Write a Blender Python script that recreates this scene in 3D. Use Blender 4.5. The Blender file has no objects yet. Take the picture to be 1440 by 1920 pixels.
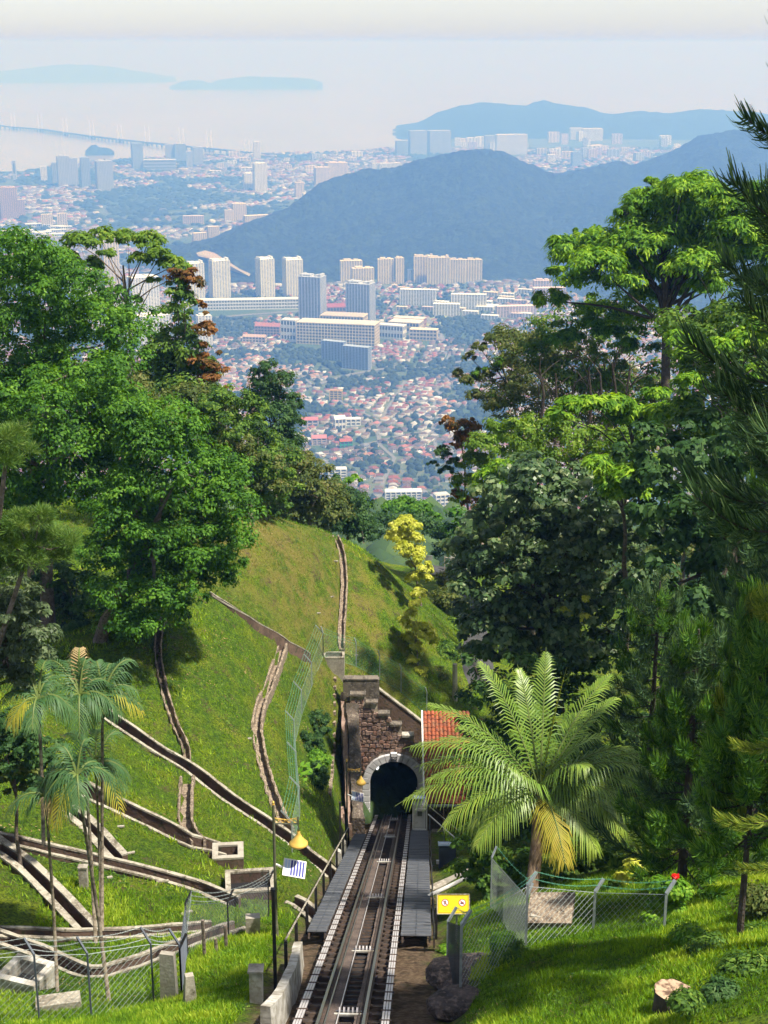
import bpy, math, random
import numpy as np
from mathutils import Vector
random.seed(7); RNG = np.random.default_rng(11)
SC = bpy.context.scene
COL = SC.collection
# ---------------------------------------------------------------- camera
F = 2800.0; PITCH = math.radians(17.45); CP, SP = math.cos(PITCH), math.sin(PITCH)
cd = bpy.data.cameras.new("camera"); cam = bpy.data.objects.new("camera", cd); COL.objects.link(cam)
cam.location = (0, 0, 0); cam.rotation_euler = (math.radians(90) - PITCH, 0, 0)
cd.sensor_fit = 'VERTICAL'; cd.sensor_height = 24; cd.lens = 24 * F / 1920
cd.clip_start = 0.5; cd.clip_end = 200000
SC.camera = cam
# ---------------------------------------------------------------- world, sun, exposure
SUN_AZ, SUN_EL = math.radians(115), math.radians(62)      # azimuth clockwise from +Y (view direction)
w = bpy.data.worlds.new("World"); SC.world = w; w.use_nodes = True
wn = w.node_tree.nodes; wl = w.node_tree.links; wn.clear()
sky = wn.new('ShaderNodeTexSky'); sky.sky_type = 'NISHITA'; sky.sun_disc = False
sky.sun_elevation = SUN_EL; sky.sun_rotation = SUN_AZ
sky.altitude = 700; sky.air_density = 1.0; sky.dust_density = 1.0; sky.ozone_density = 3.0
bg = wn.new('ShaderNodeBackground'); bg.inputs['Strength'].default_value = 0.088
wo = wn.new('ShaderNodeOutputWorld')
hsv = wn.new('ShaderNodeHueSaturation'); hsv.inputs['Saturation'].default_value = 0.38
wl.new(sky.outputs[0], hsv.inputs['Color']); wl.new(hsv.outputs[0], bg.inputs[0]); wl.new(bg.outputs[0], wo.inputs[0])
sd = bpy.data.lights.new("sun", 'SUN'); sd.energy = 4.7; sd.angle = math.radians(2.0); sd.color = (1.0, 0.93, 0.80)
sun = bpy.data.objects.new("sun", sd); COL.objects.link(sun)
sv = Vector((math.sin(SUN_AZ) * math.cos(SUN_EL), math.cos(SUN_AZ) * math.cos(SUN_EL), math.sin(SUN_EL)))
sun.rotation_euler = sv.to_track_quat('Z', 'Y').to_euler(); sun.location = (20, -10, 40)
SC.view_settings.view_transform = 'Standard'; SC.view_settings.look = 'None'
SC.view_settings.exposure = 0.93; SC.view_settings.gamma = 1.0; SC.view_settings.use_curve_mapping = False
cy = SC.cycles
cy.use_denoising = True; cy.max_bounces = 6; cy.diffuse_bounces = 4; cy.glossy_bounces = 2
cy.transmission_bounces = 4; cy.volume_bounces = 1; cy.caustics_reflective = False; cy.caustics_refractive = False
cy.use_adaptive_sampling = True; cy.adaptive_threshold = 0.02

# ---------------------------------------------------------------- projection helpers (photo pixels to metres)
def ang(py): return PITCH + math.atan((py - 960) / F)
def at(px, py, Y):
    """world point on the sight line through a photo pixel, at distance Y"""
    v = (960 - py) / F
    d = Y / (CP + v * SP)
    return np.array(((px - 720) / F * d, Y, -d * SP + v * d * CP))
def onz(px, py, Z):
    v = (960 - py) / F
    d = Z / (-SP + v * CP)
    return np.array(((px - 720) / F * d, d * (CP + v * SP), Z))
def pix(P):
    P = np.asarray(P, float)
    d = P[..., 1] * CP - P[..., 2] * SP; u = P[..., 1] * SP + P[..., 2] * CP
    return 720 + F * P[..., 0] / d, 960 - F * u / d

# ---------------------------------------------------------------- mesh helpers
def link(name, me, mats=(), parent=None, loc=None, **props):
    o = bpy.data.objects.new(name, me); COL.objects.link(o)
    if me is not None:
        for m in (mats if isinstance(mats, (list, tuple)) else [mats]): me.materials.append(m)
    if parent is not None: o.parent = parent
    if loc is not None: o.location = loc
    for k, v in props.items(): o[k] = v
    return o
def thing(name, label, cat, loc=(0, 0, 0), group=None):
    o = bpy.data.objects.new(name, None); COL.objects.link(o); o.location = [float(c) for c in loc]
    o.empty_display_size = 0.2
    o['label'] = label; o['category'] = cat
    if group: o['group'] = group
    return o
def tag(o, label, cat, group=None):
    o['label'] = label; o['category'] = cat
    if group: o['group'] = group
    return o
def wloc(parent):
    L = np.zeros(3); p = parent
    while p is not None: L += np.array(p.location); p = p.parent
    return L
def npmesh(name, V, Fc, smooth=False, attrs=None, uv=None):
    """V (n,3), Fc (m,k) ints of one polygon size; attrs = {name: (m,)} or (m,4) face data"""
    me = bpy.data.meshes.new(name); V = np.asarray(V, np.float32); Fc = np.asarray(Fc, np.int32)
    m, k = Fc.shape
    me.vertices.add(len(V)); me.vertices.foreach_set('co', V.ravel())
    me.loops.add(m * k); me.loops.foreach_set('vertex_index', Fc.ravel())
    me.polygons.add(m); me.polygons.foreach_set('loop_start', np.arange(0, m * k, k, dtype=np.int32))
    try: me.polygons.foreach_set('loop_total', np.full(m, k, np.int32))
    except Exception: pass
    if smooth: me.polygons.foreach_set('use_smooth', np.ones(m, bool))
    for an, av in (attrs or {}).items():
        av = np.asarray(av, np.float32)
        if av.ndim == 1: a = me.attributes.new(an, 'FLOAT', 'FACE'); a.data.foreach_set('value', av)
        else: a = me.attributes.new(an, 'FLOAT_COLOR', 'FACE'); a.data.foreach_set('color', av.ravel())
    me.update(calc_edges=True); return me
class MB:
    def __init__(s): s.v = []; s.f = []; s.m = []
    def add(s, vs, fs, m=0):
        n = len(s.v); s.v.extend([tuple(map(float, p)) for p in vs])
        s.f.extend([tuple(n + i for i in f) for f in fs]); s.m.extend([m] * len(fs)); return s
    def box(s, c, size, rz=0, m=0, ax=None, taper=1.0):
        """box centred at c; ax = 3 axis vectors (rows) or rotation rz about z"""
        hx, hy, hz = [q / 2 for q in size]
        A = np.array(ax, float) if ax is not None else np.array(((math.cos(rz), math.sin(rz), 0), (-math.sin(rz), math.cos(rz), 0), (0, 0, 1)))
        P = []
        for z in (-1, 1):
            t = taper if z > 0 else 1
            for x, y in ((-1, -1), (1, -1), (1, 1), (-1, 1)):
                P.append(np.asarray(c, float) + A[0] * x * hx * t + A[1] * y * hy * t + A[2] * z * hz)
        return s.add(P, [(3, 2, 1, 0), (4, 5, 6, 7), (0, 1, 5, 4), (1, 2, 6, 5), (2, 3, 7, 6), (3, 0, 4, 7)], m)
    def bar(s, a, b, w, h=None, m=0, up=(0, 0, 1)):
        a = np.asarray(a, float); b = np.asarray(b, float); d = b - a; L = np.linalg.norm(d)
        if L < 1e-6: return s
        d = d / L; x = np.cross(d, up)
        if np.linalg.norm(x) < 1e-3: x = np.array((1., 0, 0))
        x /= np.linalg.norm(x); z = np.cross(x, d)
        return s.box((a + b) / 2, (w, L, h or w), ax=(x, d, z), m=m)
    def tube(s, pts, rad, n=6, m=0, cap=True):
        pts = np.asarray(pts, float); rad = np.broadcast_to(rad, (len(pts),)); k0 = len(s.v)
        for i, p in enumerate(pts):
            d = pts[min(i + 1, len(pts) - 1)] - pts[max(i - 1, 0)]; d = d / (np.linalg.norm(d) + 1e-9)
            x = np.cross(d, (0, 0, 1.)) if abs(d[2]) < .9 else np.cross(d, (0, 1., 0)); x /= np.linalg.norm(x); y = np.cross(d, x)
            for j in range(n):
                a = 2 * math.pi * j / n; q = p + (x * math.cos(a) + y * math.sin(a)) * rad[i]; s.v.append(tuple(q))
        for i in range(len(pts) - 1):
            for j in range(n):
                s.f.append((k0 + i * n + j, k0 + i * n + (j + 1) % n, k0 + (i + 1) * n + (j + 1) % n, k0 + (i + 1) * n + j)); s.m.append(m)
        if cap:
            s.f.append(tuple(k0 + j for j in range(n))); s.m.append(m)
            e = k0 + (len(pts) - 1) * n; s.f.append(tuple(e + n - 1 - j for j in range(n))); s.m.append(m)
        return s
    def lathe(s, prof, c, n=20, m=0):
        c = np.asarray(c, float); k0 = len(s.v)
        for r, z in prof:
            for j in range(n):
                a = 2 * math.pi * j / n; s.v.append((c[0] + r * math.cos(a), c[1] + r * math.sin(a), c[2] + z))
        for i in range(len(prof) - 1):
            for j in range(n):
                s.f.append((k0 + i * n + j, k0 + i * n + (j + 1) % n, k0 + (i + 1) * n + (j + 1) % n, k0 + (i + 1) * n + j)); s.m.append(m)
        return s
    def build(s, name, mats, parent=None, smooth=False, **props):
        off = wloc(parent) if parent is not None else np.zeros(3)
        me = bpy.data.meshes.new(name)
        me.from_pydata([(a - off[0], b - off[1], c - off[2]) for a, b, c in s.v], [], s.f)
        if max(s.m, default=0) > 0: me.polygons.foreach_set('material_index', np.array(s.m, np.int32))
        if smooth: me.polygons.foreach_set('use_smooth', np.ones(len(s.f), bool))
        me.update(); return link(name, me, mats, parent, **props)
def stuff(o): o['kind'] = 'stuff'; return o
def struct(o): o['kind'] = 'structure'; return o
def spline(P, step=0.5):
    P = np.asarray(P, float); out = []
    for i in range(len(P) - 1):
        a, b, c, d = P[max(i - 1, 0)], P[i], P[i + 1], P[min(i + 2, len(P) - 1)]
        n = max(1, int(np.linalg.norm(c[:2] - b[:2]) / step))
        for t in np.arange(n) / n:
            out.append(.5 * ((2 * b) + (c - a) * t + (2 * a - 5 * b + 4 * c - d) * t * t + (3 * b - a - 3 * c + d) * t ** 3))
    out.append(P[-1]); return np.array(out)
# value noise on the plane (numpy)
_G = RNG.random((256, 256))
def noise2(x, y):
    xi = np.floor(x).astype(int); yi = np.floor(y).astype(int); fx = x - xi; fy = y - yi
    fx = fx * fx * (3 - 2 * fx); fy = fy * fy * (3 - 2 * fy)
    g = lambda i, j: _G[i % 256, j % 256]
    return (g(xi, yi) * (1 - fx) + g(xi + 1, yi) * fx) * (1 - fy) + (g(xi, yi + 1) * (1 - fx) + g(xi + 1, yi + 1) * fx) * fy
def fbm(x, y, o=4):
    s = 0; a = .5; t = 0
    for k in range(o): s = s + a * noise2(x * 2 ** k + 17 * k, y * 2 ** k + 31 * k); t += a; a *= .5
    return s / t

# ---------------------------------------------------------------- materials
def mat(name, color, rough=.8, spec=.3, metal=0, noise=None, bump=None, var=None, trans=0, emit=None, cell=None):
    """noise = (scale, colour2, contrast), var = (attribute, [colours]), bump = (scale, strength)"""
    m = bpy.data.materials.new(name); m.use_nodes = True; nt = m.node_tree; N = nt.nodes; L = nt.links
    b = N['Principled BSDF']; b.inputs['Roughness'].default_value = rough; b.inputs['Metallic'].default_value = metal
    b.inputs['Specular IOR Level'].default_value = spec
    c = (*color, 1); b.inputs['Base Color'].default_value = c; src = None
    geo = N.new('ShaderNodeNewGeometry')
    if var:
        at_ = N.new('ShaderNodeAttribute'); at_.attribute_name = var[0]
        if var[1] is None: src = at_.outputs['Color']
        else:
            r = N.new('ShaderNodeValToRGB'); r.color_ramp.interpolation = 'LINEAR'
            cs = var[1]
            while len(r.color_ramp.elements) < len(cs): r.color_ramp.elements.new(.5)
            for i, q in enumerate(cs): r.color_ramp.elements[i].position = i / (len(cs) - 1); r.color_ramp.elements[i].color = (*q, 1)
            L.new(at_.outputs['Fac'], r.inputs[0]); src = r.outputs[0]
    if noise:
        for sc, c2, lo, hi in (noise if isinstance(noise, list) else [noise]):
            n = N.new('ShaderNodeTexNoise'); n.inputs['Scale'].default_value = sc; n.inputs['Detail'].default_value = 6
            L.new(geo.outputs['Position'], n.inputs['Vector'])
            mr = N.new('ShaderNodeMapRange'); mr.inputs['From Min'].default_value = lo; mr.inputs['From Max'].default_value = hi
            L.new(n.outputs['Fac'], mr.inputs['Value'])
            mx = N.new('ShaderNodeMix'); mx.data_type = 'RGBA'; L.new(mr.outputs[0], mx.inputs['Factor'])
            if src: L.new(src, mx.inputs['A'])
            else: mx.inputs['A'].default_value = c
            mx.inputs['B'].default_value = (*c2, 1); src = mx.outputs['Result']
    if src: L.new(src, b.inputs['Base Color'])
    if bump:
        n = N.new('ShaderNodeTexNoise'); n.inputs['Scale'].default_value = bump[0]; n.inputs['Detail'].default_value = 5
        L.new(geo.outputs['Position'], n.inputs['Vector'])
        bp = N.new('ShaderNodeBump'); bp.inputs['Strength'].default_value = bump[1]; bp.inputs['Distance'].default_value = bump[2] if len(bump) > 2 else .05
        L.new(n.outputs['Fac'], bp.inputs['Height']); L.new(bp.outputs[0], b.inputs['Normal'])
    if trans:
        out = N['Material Output']; tr = N.new('ShaderNodeBsdfTranslucent'); ms = N.new('ShaderNodeMixShader'); ms.inputs[0].default_value = trans
        hs = N.new('ShaderNodeHueSaturation'); hs.inputs['Hue'].default_value = .485; hs.inputs['Saturation'].default_value = 1.1; hs.inputs['Value'].default_value = 1.5
        if src: L.new(src, hs.inputs['Color'])
        else: hs.inputs['Color'].default_value = c
        L.new(hs.outputs[0], tr.inputs['Color']); L.new(b.outputs[0], ms.inputs[1]); L.new(tr.outputs[0], ms.inputs[2]); L.new(ms.outputs[0], out.inputs['Surface'])
    return m
M = {}
M['concrete'] = mat('concrete', (.34, .31, .26), .9, noise=[(1.2, (.17, .14, .11), .45, .7), (9, (.44, .41, .35), .5, .75)], bump=(14, .3))
M['coping'] = mat('pale concrete coping', (.33, .30, .24), .9, noise=[(1.6, (.15, .125, .095), .42, .66), (12, (.46, .43, .36), .5, .75), (5, (.09, .08, .05), .56, .7)], bump=(14, .3))  # paler than the walls: sun on the top faces is put into the colour
M['drainwall'] = mat('mossy drain wall', (.10, .065, .048), .95, noise=[(1.3, (.17, .115, .085), .4, .7), (5, (.05, .055, .03), .55, .7)], bump=(10, .5))  # moss, with the shade of the upright faces put into the dark tone
M['roughstone'] = mat('rough stone drain', (.24, .185, .135), .95, noise=[(4, (.09, .065, .05), .45, .65), (14, (.42, .35, .26), .5, .68)], bump=(9, .9, .08))
M['stone'] = mat('granite rubble', (.24, .155, .125), .85, noise=[(2.2, (.36, .26, .21), .4, .7), (8, (.10, .07, .06), .5, .75)], bump=(12, .6), var=None)
M['stoneb'] = mat('darker granite rubble', (.15, .10, .085), .85, noise=[(3, (.24, .17, .14), .4, .7), (8, (.07, .05, .045), .5, .75)], bump=(12, .6))
M['stonec'] = mat('ruddy rubble', (.28, .15, .11), .85, noise=[(3, (.34, .25, .20), .4, .7), (8, (.12, .08, .06), .5, .75)], bump=(12, .6))
M['ramp'] = mat('stained cobbled stone', (.11, .085, .07), .95, noise=[(6, (.24, .20, .16), .5, .66), (1.2, (.055, .045, .035), .42, .62)], bump=(7, 1, .1))
M['mortar'] = mat('mortar', (.56, .47, .37), .95, noise=(4, (.11, .08, .06), .4, .7), bump=(20, .4))
M['archstone'] = mat('grey granite block', (.66, .65, .67), .8, noise=[(2, (.48, .47, .48), .45, .7), (20, (.74, .73, .75), .5, .8)], bump=(22, .25))
M['darkconc'] = mat('weathered dark concrete', (.16, .135, .11), .95, noise=[(2, (.07, .06, .05), .42, .62), (9, (.26, .23, .19), .52, .7)], bump=(12, .5))
M['whitewall'] = mat('white painted concrete', (.50, .48, .44), .85, noise=[(2.2, (.20, .175, .14), .42, .66), (7, (.30, .28, .22), .5, .65)], bump=(8, .3))
M['tunnel'] = mat('near black tunnel lining', (.018, .018, .018), .95, noise=(2, (.03, .03, .03), .4, .6))  # one near black colour over the whole bore
M['rail'] = mat('polished steel rail', (.42, .40, .38), .32, .5, 1)
M['raildark'] = mat('rusty steel', (.055, .042, .036), .7, noise=(5, (.11, .07, .05), .45, .7), bump=(15, .3))
M['tray'] = mat('galvanised cable pipe', (.66, .62, .62), .4, .5, .35, noise=(3, (.45, .42, .42), .45, .75))
M['ballast'] = mat('stone dusted concrete beam', (.115, .085, .072), .95, noise=[(18, (.21, .165, .14), .5, .7), (1.5, (.065, .05, .045), .45, .7)], bump=(30, .8, .03))
M['trackbed'] = mat('brown earth and ballast', (.14, .095, .062), .95, noise=[(6, (.28, .2, .13), .48, .7), (2, (.06, .05, .03), .5, .68)], bump=(12, 1, .06))
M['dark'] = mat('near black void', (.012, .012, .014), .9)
M['grating'] = mat('grey walkway grating', (.085, .088, .10), .6, noise=[(2, (.13, .135, .15), .4, .7)], bump=(30, .4, .01))
M['black'] = mat('black painted steel', (.02, .02, .02), .5, noise=(6, (.045, .035, .03), .5, .7))
M['galv'] = mat('galvanised steel', (.36, .40, .42), .45, .5, .3, noise=(6, (.22, .25, .27), .45, .7))
M['wire'] = mat('fence wire', (.30, .34, .34), .5, .4, .2)
M['greenwire'] = mat('green coated wire', (.10, .30, .19), .5)
M['greygreen'] = mat('faded green fence wire', (.17, .27, .22), .6)
M['yellow'] = mat('yellow sign enamel', (.80, .62, .015), .45, noise=(3, (.72, .54, .02), .5, .7))
M['gold'] = mat('gold painted lantern', (.75, .47, .10), .35, .5, .15)
M['goldtrim'] = mat('gilded ironwork', (.55, .34, .06), .4, .5, .3)
M['olive'] = mat('olive lamp post', (.10, .10, .06), .6, noise=(5, (.16, .16, .11), .4, .7))
M['white'] = mat('white paint', (.74, .72, .68), .6, noise=(4, (.55, .52, .46), .5, .75))
M['signwhite'] = mat('white sign disc', (.8, .74, .74), .5)
M['red'] = mat('red sign ring', (.55, .04, .03), .5)
M['signblack'] = mat('black sign print', (.02, .02, .02), .6)
M['solar'] = mat('blue solar cells', (.05, .06, .25), .25, .6)
M['tile'] = mat('terracotta roof tile', (.36, .10, .045), .85, noise=[(5, (.17, .055, .035), .42, .62), (1.3, (.24, .12, .07), .48, .66)], bump=(20, .4))
M['wood'] = mat('weathered timber', (.13, .085, .055), .85, noise=(6, (.22, .16, .11), .4, .7), bump=(18, .5))
M['bluegrey'] = mat('blue grey cabinet', (.075, .09, .115), .6, noise=(2, (.055, .06, .075), .45, .7))
M['paleblue'] = mat('pale blue lid', (.42, .52, .68), .4)
M['bark'] = mat('grey brown bark', (.13, .10, .08), .95, noise=[(3, (.22, .18, .15), .45, .7), (10, (.05, .04, .03), .5, .7)], bump=(12, .9, .05))
M['barkdark'] = mat('dark bark', (.045, .036, .03), .95, noise=(4, (.09, .07, .055), .45, .7), bump=(12, .8, .05))  # dark brown bark, mottled at random
M['palebark'] = mat('pale ringed palm stem', (.24, .20, .15), .9, noise=[(7, (.10, .08, .055), .45, .6)], bump=(9, .6))
M['rock'] = mat('brown boulder', (.10, .08, .075), .95, noise=[(2, (.04, .035, .035), .4, .6), (8, (.17, .13, .115), .5, .66)], bump=(6, 1, .3))
M['asphalt'] = mat('old asphalt', (.045, .045, .05), .9, noise=[(.8, (.07, .07, .07), .4, .7)], bump=(30, .4, .01))  # darkened so the colour carries the shade lying on the road
M['stumpface'] = mat('cut wood', (.42, .30, .20), .85, noise=[(6, (.10, .06, .04), .46, .6)], bump=(16, .5))
def leafmat(name, cols, trans=.35, rough=.55, spec=.35): return mat(name, cols[1], rough, spec, var=('var', cols), trans=trans)
# ================================================================ NEAR TERRAIN
P0 = at(640, 1920, 28.09); P1 = at(737, 1531, 78.6)
TD = (P1 - P0) / (P1[1] - P0[1])                     # track direction per metre of Y
TH = np.array((TD[0], 1, 0)) / math.hypot(TD[0], 1); TR_ = np.array((TH[1], -TH[0], 0))   # forward, right (horizontal)
TL = TD / np.linalg.norm(TD)
TU = np.cross(TR_, TL)
def tk(y, u=0, h=0): return P0 + TD * (y - P0[1]) + TR_ * u + np.array((0, 0, h))
ctl = [(640,1920,28.09),(600,1235,79),(535,1205,77),(395,1115,74),(300,1160,69),(320,1300,64),(350,1445,59),(195,1340,61),
 (520,1560,56.5),(620,1640,53.8),(480,966,83),(560,983,87),(640,1008,92),(700,1038,94),(765,1110,94),(800,1200,90),(815,1290,86),(760,1200,88),(740,1100,92),
 (560,1100,84),(640,1130,87),(640,1232,82.5),(720,1270,83.5),(500,1400,64),(560,1400,68),(490,1300,69),(545,1480,61),(590,1560,58.5),
 (555,1300,74),(605,1300,79.5),(620,1400,74.5),(622,1450,71.5),(605,1500,66),(440,1300,67),(450,1150,75),
 (420,1600,50),(150,1480,50.8),(280,1540,50.5),(440,1690,46),(200,1620,45.5),(0,1575,45),(165,1745,41),(350,1738,42),(450,1722,42.5),
 (0,1765,39.5),(170,1820,37.8),(300,1780,39.5),(50,1860,35.5),(240,1900,34.5),(0,1915,33.5),(400,1830,35.5),(450,1850,33),(500,1905,29.5),(470,1790,36.8),
 (530,1760,40),(560,1700,45),(300,1680,43.5),(60,1680,42.5),(500,1640,49.5),(90,1350,56),(0,1450,50),(250,1250,64),(100,1200,70),(0,1250,62),(200,1080,82),(0,1000,86),
 (830,1900,29),(1000,1850,29),(1240,1790,30),(1000,1780,32),(950,1700,38),(1100,1740,35),(880,1800,33),(870,1720,40),(850,1650,49),(1000,1690,40),(1440,1900,24),(1440,1750,28),(1250,1700,36),(1100,1650,42),
 (850,1590,58),(860,1540,68),(930,1560,62),(760,1880,31)]
C3 = [at(*c) for c in ctl]
C3 += [np.array(q, float) for q in [(12,50,-29),(20,45,-22),(28,40,-17),(28,60,-24),(20,70,-33),(10,75,-41),(12,85,-42),(25,85,-36),(34,80,-28),(14,100,-43),(30,105,-40),
  (0,-5,-12),(15,-5,-10),(-15,-5,-12),(-30,10,-16),(-32,30,-20),(-34,50,-22),(-36,70,-24),(-38,90,-26),(-34,115,-34),(-15,118,-38),(0,120,-43),(14,125,-45.5),(8,110,-43),(32,120,-46),(32,20,-12),(10,10,-15),(-10,15,-17),(-5,100,-33.5),(-16,100,-31),(-8,96,-31)]]
for yy in range(22, 80, 5):
    for u in (-2.3, 2.6): C3.append(tk(yy, u, 0.0))
C3 = np.array(C3)
def rbf_fit(C):
    D = np.linalg.norm(C[:, None, :2] - C[None, :, :2], axis=2) + np.eye(len(C)) * .15
    n = len(C); A = np.zeros((n + 3, n + 3)); A[:n, :n] = D; A[:n, n] = 1; A[:n, n + 1:] = C[:, :2]; A[n, :n] = 1; A[n + 1:, :n] = C[:, :2].T
    A[:n, :n] -= np.eye(n) * .15 + np.eye(n) * .6        # light smoothing
    return np.linalg.solve(A, np.r_[C[:, 2], 0, 0, 0])
WT = rbf_fit(C3)
X0, X1, Y0, Y1, RES = -36., 36., 14., 124., 0.28
gx = np.arange(X0, X1 + RES, RES); gy = np.arange(Y0, Y1 + RES, RES); NX, NY = len(gx), len(gy)
GX, GY = np.meshgrid(gx, gy)
Z = np.full(GX.shape, WT[-3]) + WT[-2] * GX + WT[-1] * GY
for i, c in enumerate(C3): Z += WT[i] * np.hypot(GX - c[0], GY - c[1])
for _ in range(10):                                        # smooth the cusps
    Zp = np.pad(Z, 1, mode='edge'); Z = (Zp[1:-1, 1:-1] * 2 + Zp[:-2, 1:-1] + Zp[2:, 1:-1] + Zp[1:-1, :-2] + Zp[1:-1, 2:]) / 6
Z += (fbm(GX / 2.2, GY / 2.2, 3) - .5) * .28 + (fbm(GX / .7, GY / .7, 2) - .5) * .10
# track corridor: level ledge at the track's own slope, opening wider near the portal
tz = P0[2] + TD[2] * (GY - P0[1]); tu = GX - (P0[0] + TD[0] * (GY - P0[1]))
wl_ = 2.15; wr_ = np.where(GY > 60, 3.4, 2.4)
blend = np.clip(np.minimum((tu + wl_ + .8) / .8, (wr_ + .8 - tu) / .8), 0, 1) * (GY < 79.55)
Z = Z * (1 - blend) + (tz - .42 + (fbm(GX, GY, 3) - .5) * .2) * blend
# cutting behind the portal wall stays above the tunnel
Zt = Z.copy()
def hz(x, y, G=None):
    G = Z if G is None else G
    fx = (np.asarray(x, float) - X0) / RES; fy = (np.asarray(y, float) - Y0) / RES
    i = np.clip(fx.astype(int), 0, NX - 2); j = np.clip(fy.astype(int), 0, NY - 2); fx = np.clip(fx - i, 0, 1); fy = np.clip(fy - j, 0, 1)
    return (G[j, i] * (1 - fx) + G[j, i + 1] * fx) * (1 - fy) + (G[j + 1, i] * (1 - fx) + G[j + 1, i + 1] * fx) * fy
def hit(px, py, up=0.0):
    """where the sight line through a photo pixel meets the slope"""
    ys = np.arange(20, 123, .15); v = (960 - py) / F; d = ys / (CP + v * SP)
    xs = (px - 720) / F * d; zs = -d * SP + v * d * CP
    g = hz(xs, ys, Zt); k = np.nonzero(zs < g)[0]
    k = k[0] if len(k) else len(ys) - 1
    return np.array((xs[k], ys[k], g[k] + up))
# drains: photo polylines, inner width, wall thickness, depth, style
DR = [
 ('drain', 'upper concrete drain running down left from under the big tree to the fence', [(395,1115),(465,1160),(535,1205),(575,1228)], .42, .10, .5, 'c'),
 ('drain', 'long straight drain crossing the slope below the three curved ones, pale coping', [(195,1340),(270,1390),(350,1442),(430,1500),(520,1560),(575,1600),(622,1642)], .56, .11, .62, 'c'),
 ('drain', 'broad dark walled drain ending at the square sump box', [(150,1478),(220,1515),(290,1548),(360,1580),(420,1597)], .78, .11, .8, 'c'),
 ('drain', 'long low drain from the left edge to the wide catch basin', [(-20,1572),(100,1600),(200,1622),(300,1648),(380,1672),(438,1694)], .5, .11, .55, 'c'),
 ('drain', 'short thick walled drain branching down behind the areca palm stems', [(128,1520),(175,1562),(222,1612)], .30, .22, .5, 'c'),
 ('drain', 'steep drain falling from the left edge towards the fence', [(-15,1580),(50,1632),(110,1690),(168,1748)], .35, .2, .6, 'c'),
 ('drain', 'level drain just behind the left chain link fence', [(-20,1752),(90,1756),(180,1757),(270,1755),(350,1744),(400,1740)], .42, .09, .4, 'c'),
 ('drain', 'curving drain nearest the left fence, dipping in the middle', [(-20,1758),(70,1790),(165,1826),(230,1818),(300,1792),(380,1762),(450,1738)], .45, .10, .45, 'c'),
 ('drain', 'short drain meeting the left walkway beside the lamp post', [(545,1690),(580,1715),(606,1738)], .4, .13, .4, 'c'),
 ('stone_drain', 'rough stone drain curving down the bright slope from under the big tree', [(312,1150),(298,1190),(297,1235),(310,1300),(330,1360),(348,1405),(352,1438)], .22, .07, .3, 's'),
 ('stone_drain', 'lower stone drain dropping from the long drain to the sump box', [(351,1458),(348,1500),(350,1550),(372,1580)], .42, .10, .35, 's'),
 ('stone_drain', 'pale stone drain bowed like a bracket in the middle of the slope', [(530,1212),(515,1255),(490,1315),(482,1365),(490,1420),(508,1480),(530,1540),(548,1570)], .32, .12, .3, 's'),
 ('stone_drain', 'stone drain running straight up over the mound to its crest', [(629,1006),(641,1040),(645,1085),(643,1140),(640,1190),(640,1228)], .26, .09, .3, 's'),
]
drains = []
for nm, lab, pts, wd, th, dp, st in DR:
    W = spline([hit(*p) for p in pts], .45); W[:, 2] = hz(W[:, 0], W[:, 1], Zt)
    for _ in range(3): W[1:-1, 2] = (W[:-2, 2] + W[1:-1, 2] * 2 + W[2:, 2]) / 4
    drains.append((nm, lab, W, wd, th, dp, st))
def carve(W, half, drop):
    x0, x1, y0, y1 = W[:, 0].min() - 2, W[:, 0].max() + 2, W[:, 1].min() - 2, W[:, 1].max() + 2
    i0, i1 = np.searchsorted(gx, (x0, x1)); j0, j1 = np.searchsorted(gy, (y0, y1))
    sx, sy = GX[j0:j1, i0:i1], GY[j0:j1, i0:i1]
    if sx.size == 0: return
    best = np.full(sx.shape, 9.); zb = np.zeros(sx.shape)
    for a, b in zip(W[:-1], W[1:]):
        ab = b - a; L2 = ab[0] ** 2 + ab[1] ** 2 + 1e-9
        t = np.clip(((sx - a[0]) * ab[0] + (sy - a[1]) * ab[1]) / L2, 0, 1)
        dd = np.hypot(sx - a[0] - t * ab[0], sy - a[1] - t * ab[1]); k = dd < best
        best[k] = dd[k]; zb[k] = (a[2] + t * ab[2])[k]
    m = best < half; Zs = Z[j0:j1, i0:i1]; Zs[m] = np.minimum(Zs[m], zb[m] - drop)
for nm, lab, W, wd, th, dp, st in drains: carve(W, wd / 2 + th * .75, dp + .12)
idx = np.arange(NX * NY).reshape(NY, NX)
Q = np.stack((idx[:-1, :-1], idx[:-1, 1:], idx[1:, 1:], idx[1:, :-1]), -1)
cxm = (GX[:-1, :-1] + RES / 2); cym = (GY[:-1, :-1] + RES / 2); tum = cxm - (P0[0] + TD[0] * (cym - P0[1]))
keep = ~((abs(tum) < 1.95) & (cym > 78.9) & (cym < 80.3))
V = np.stack((GX, GY, Z), -1).reshape(-1, 3)
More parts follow.
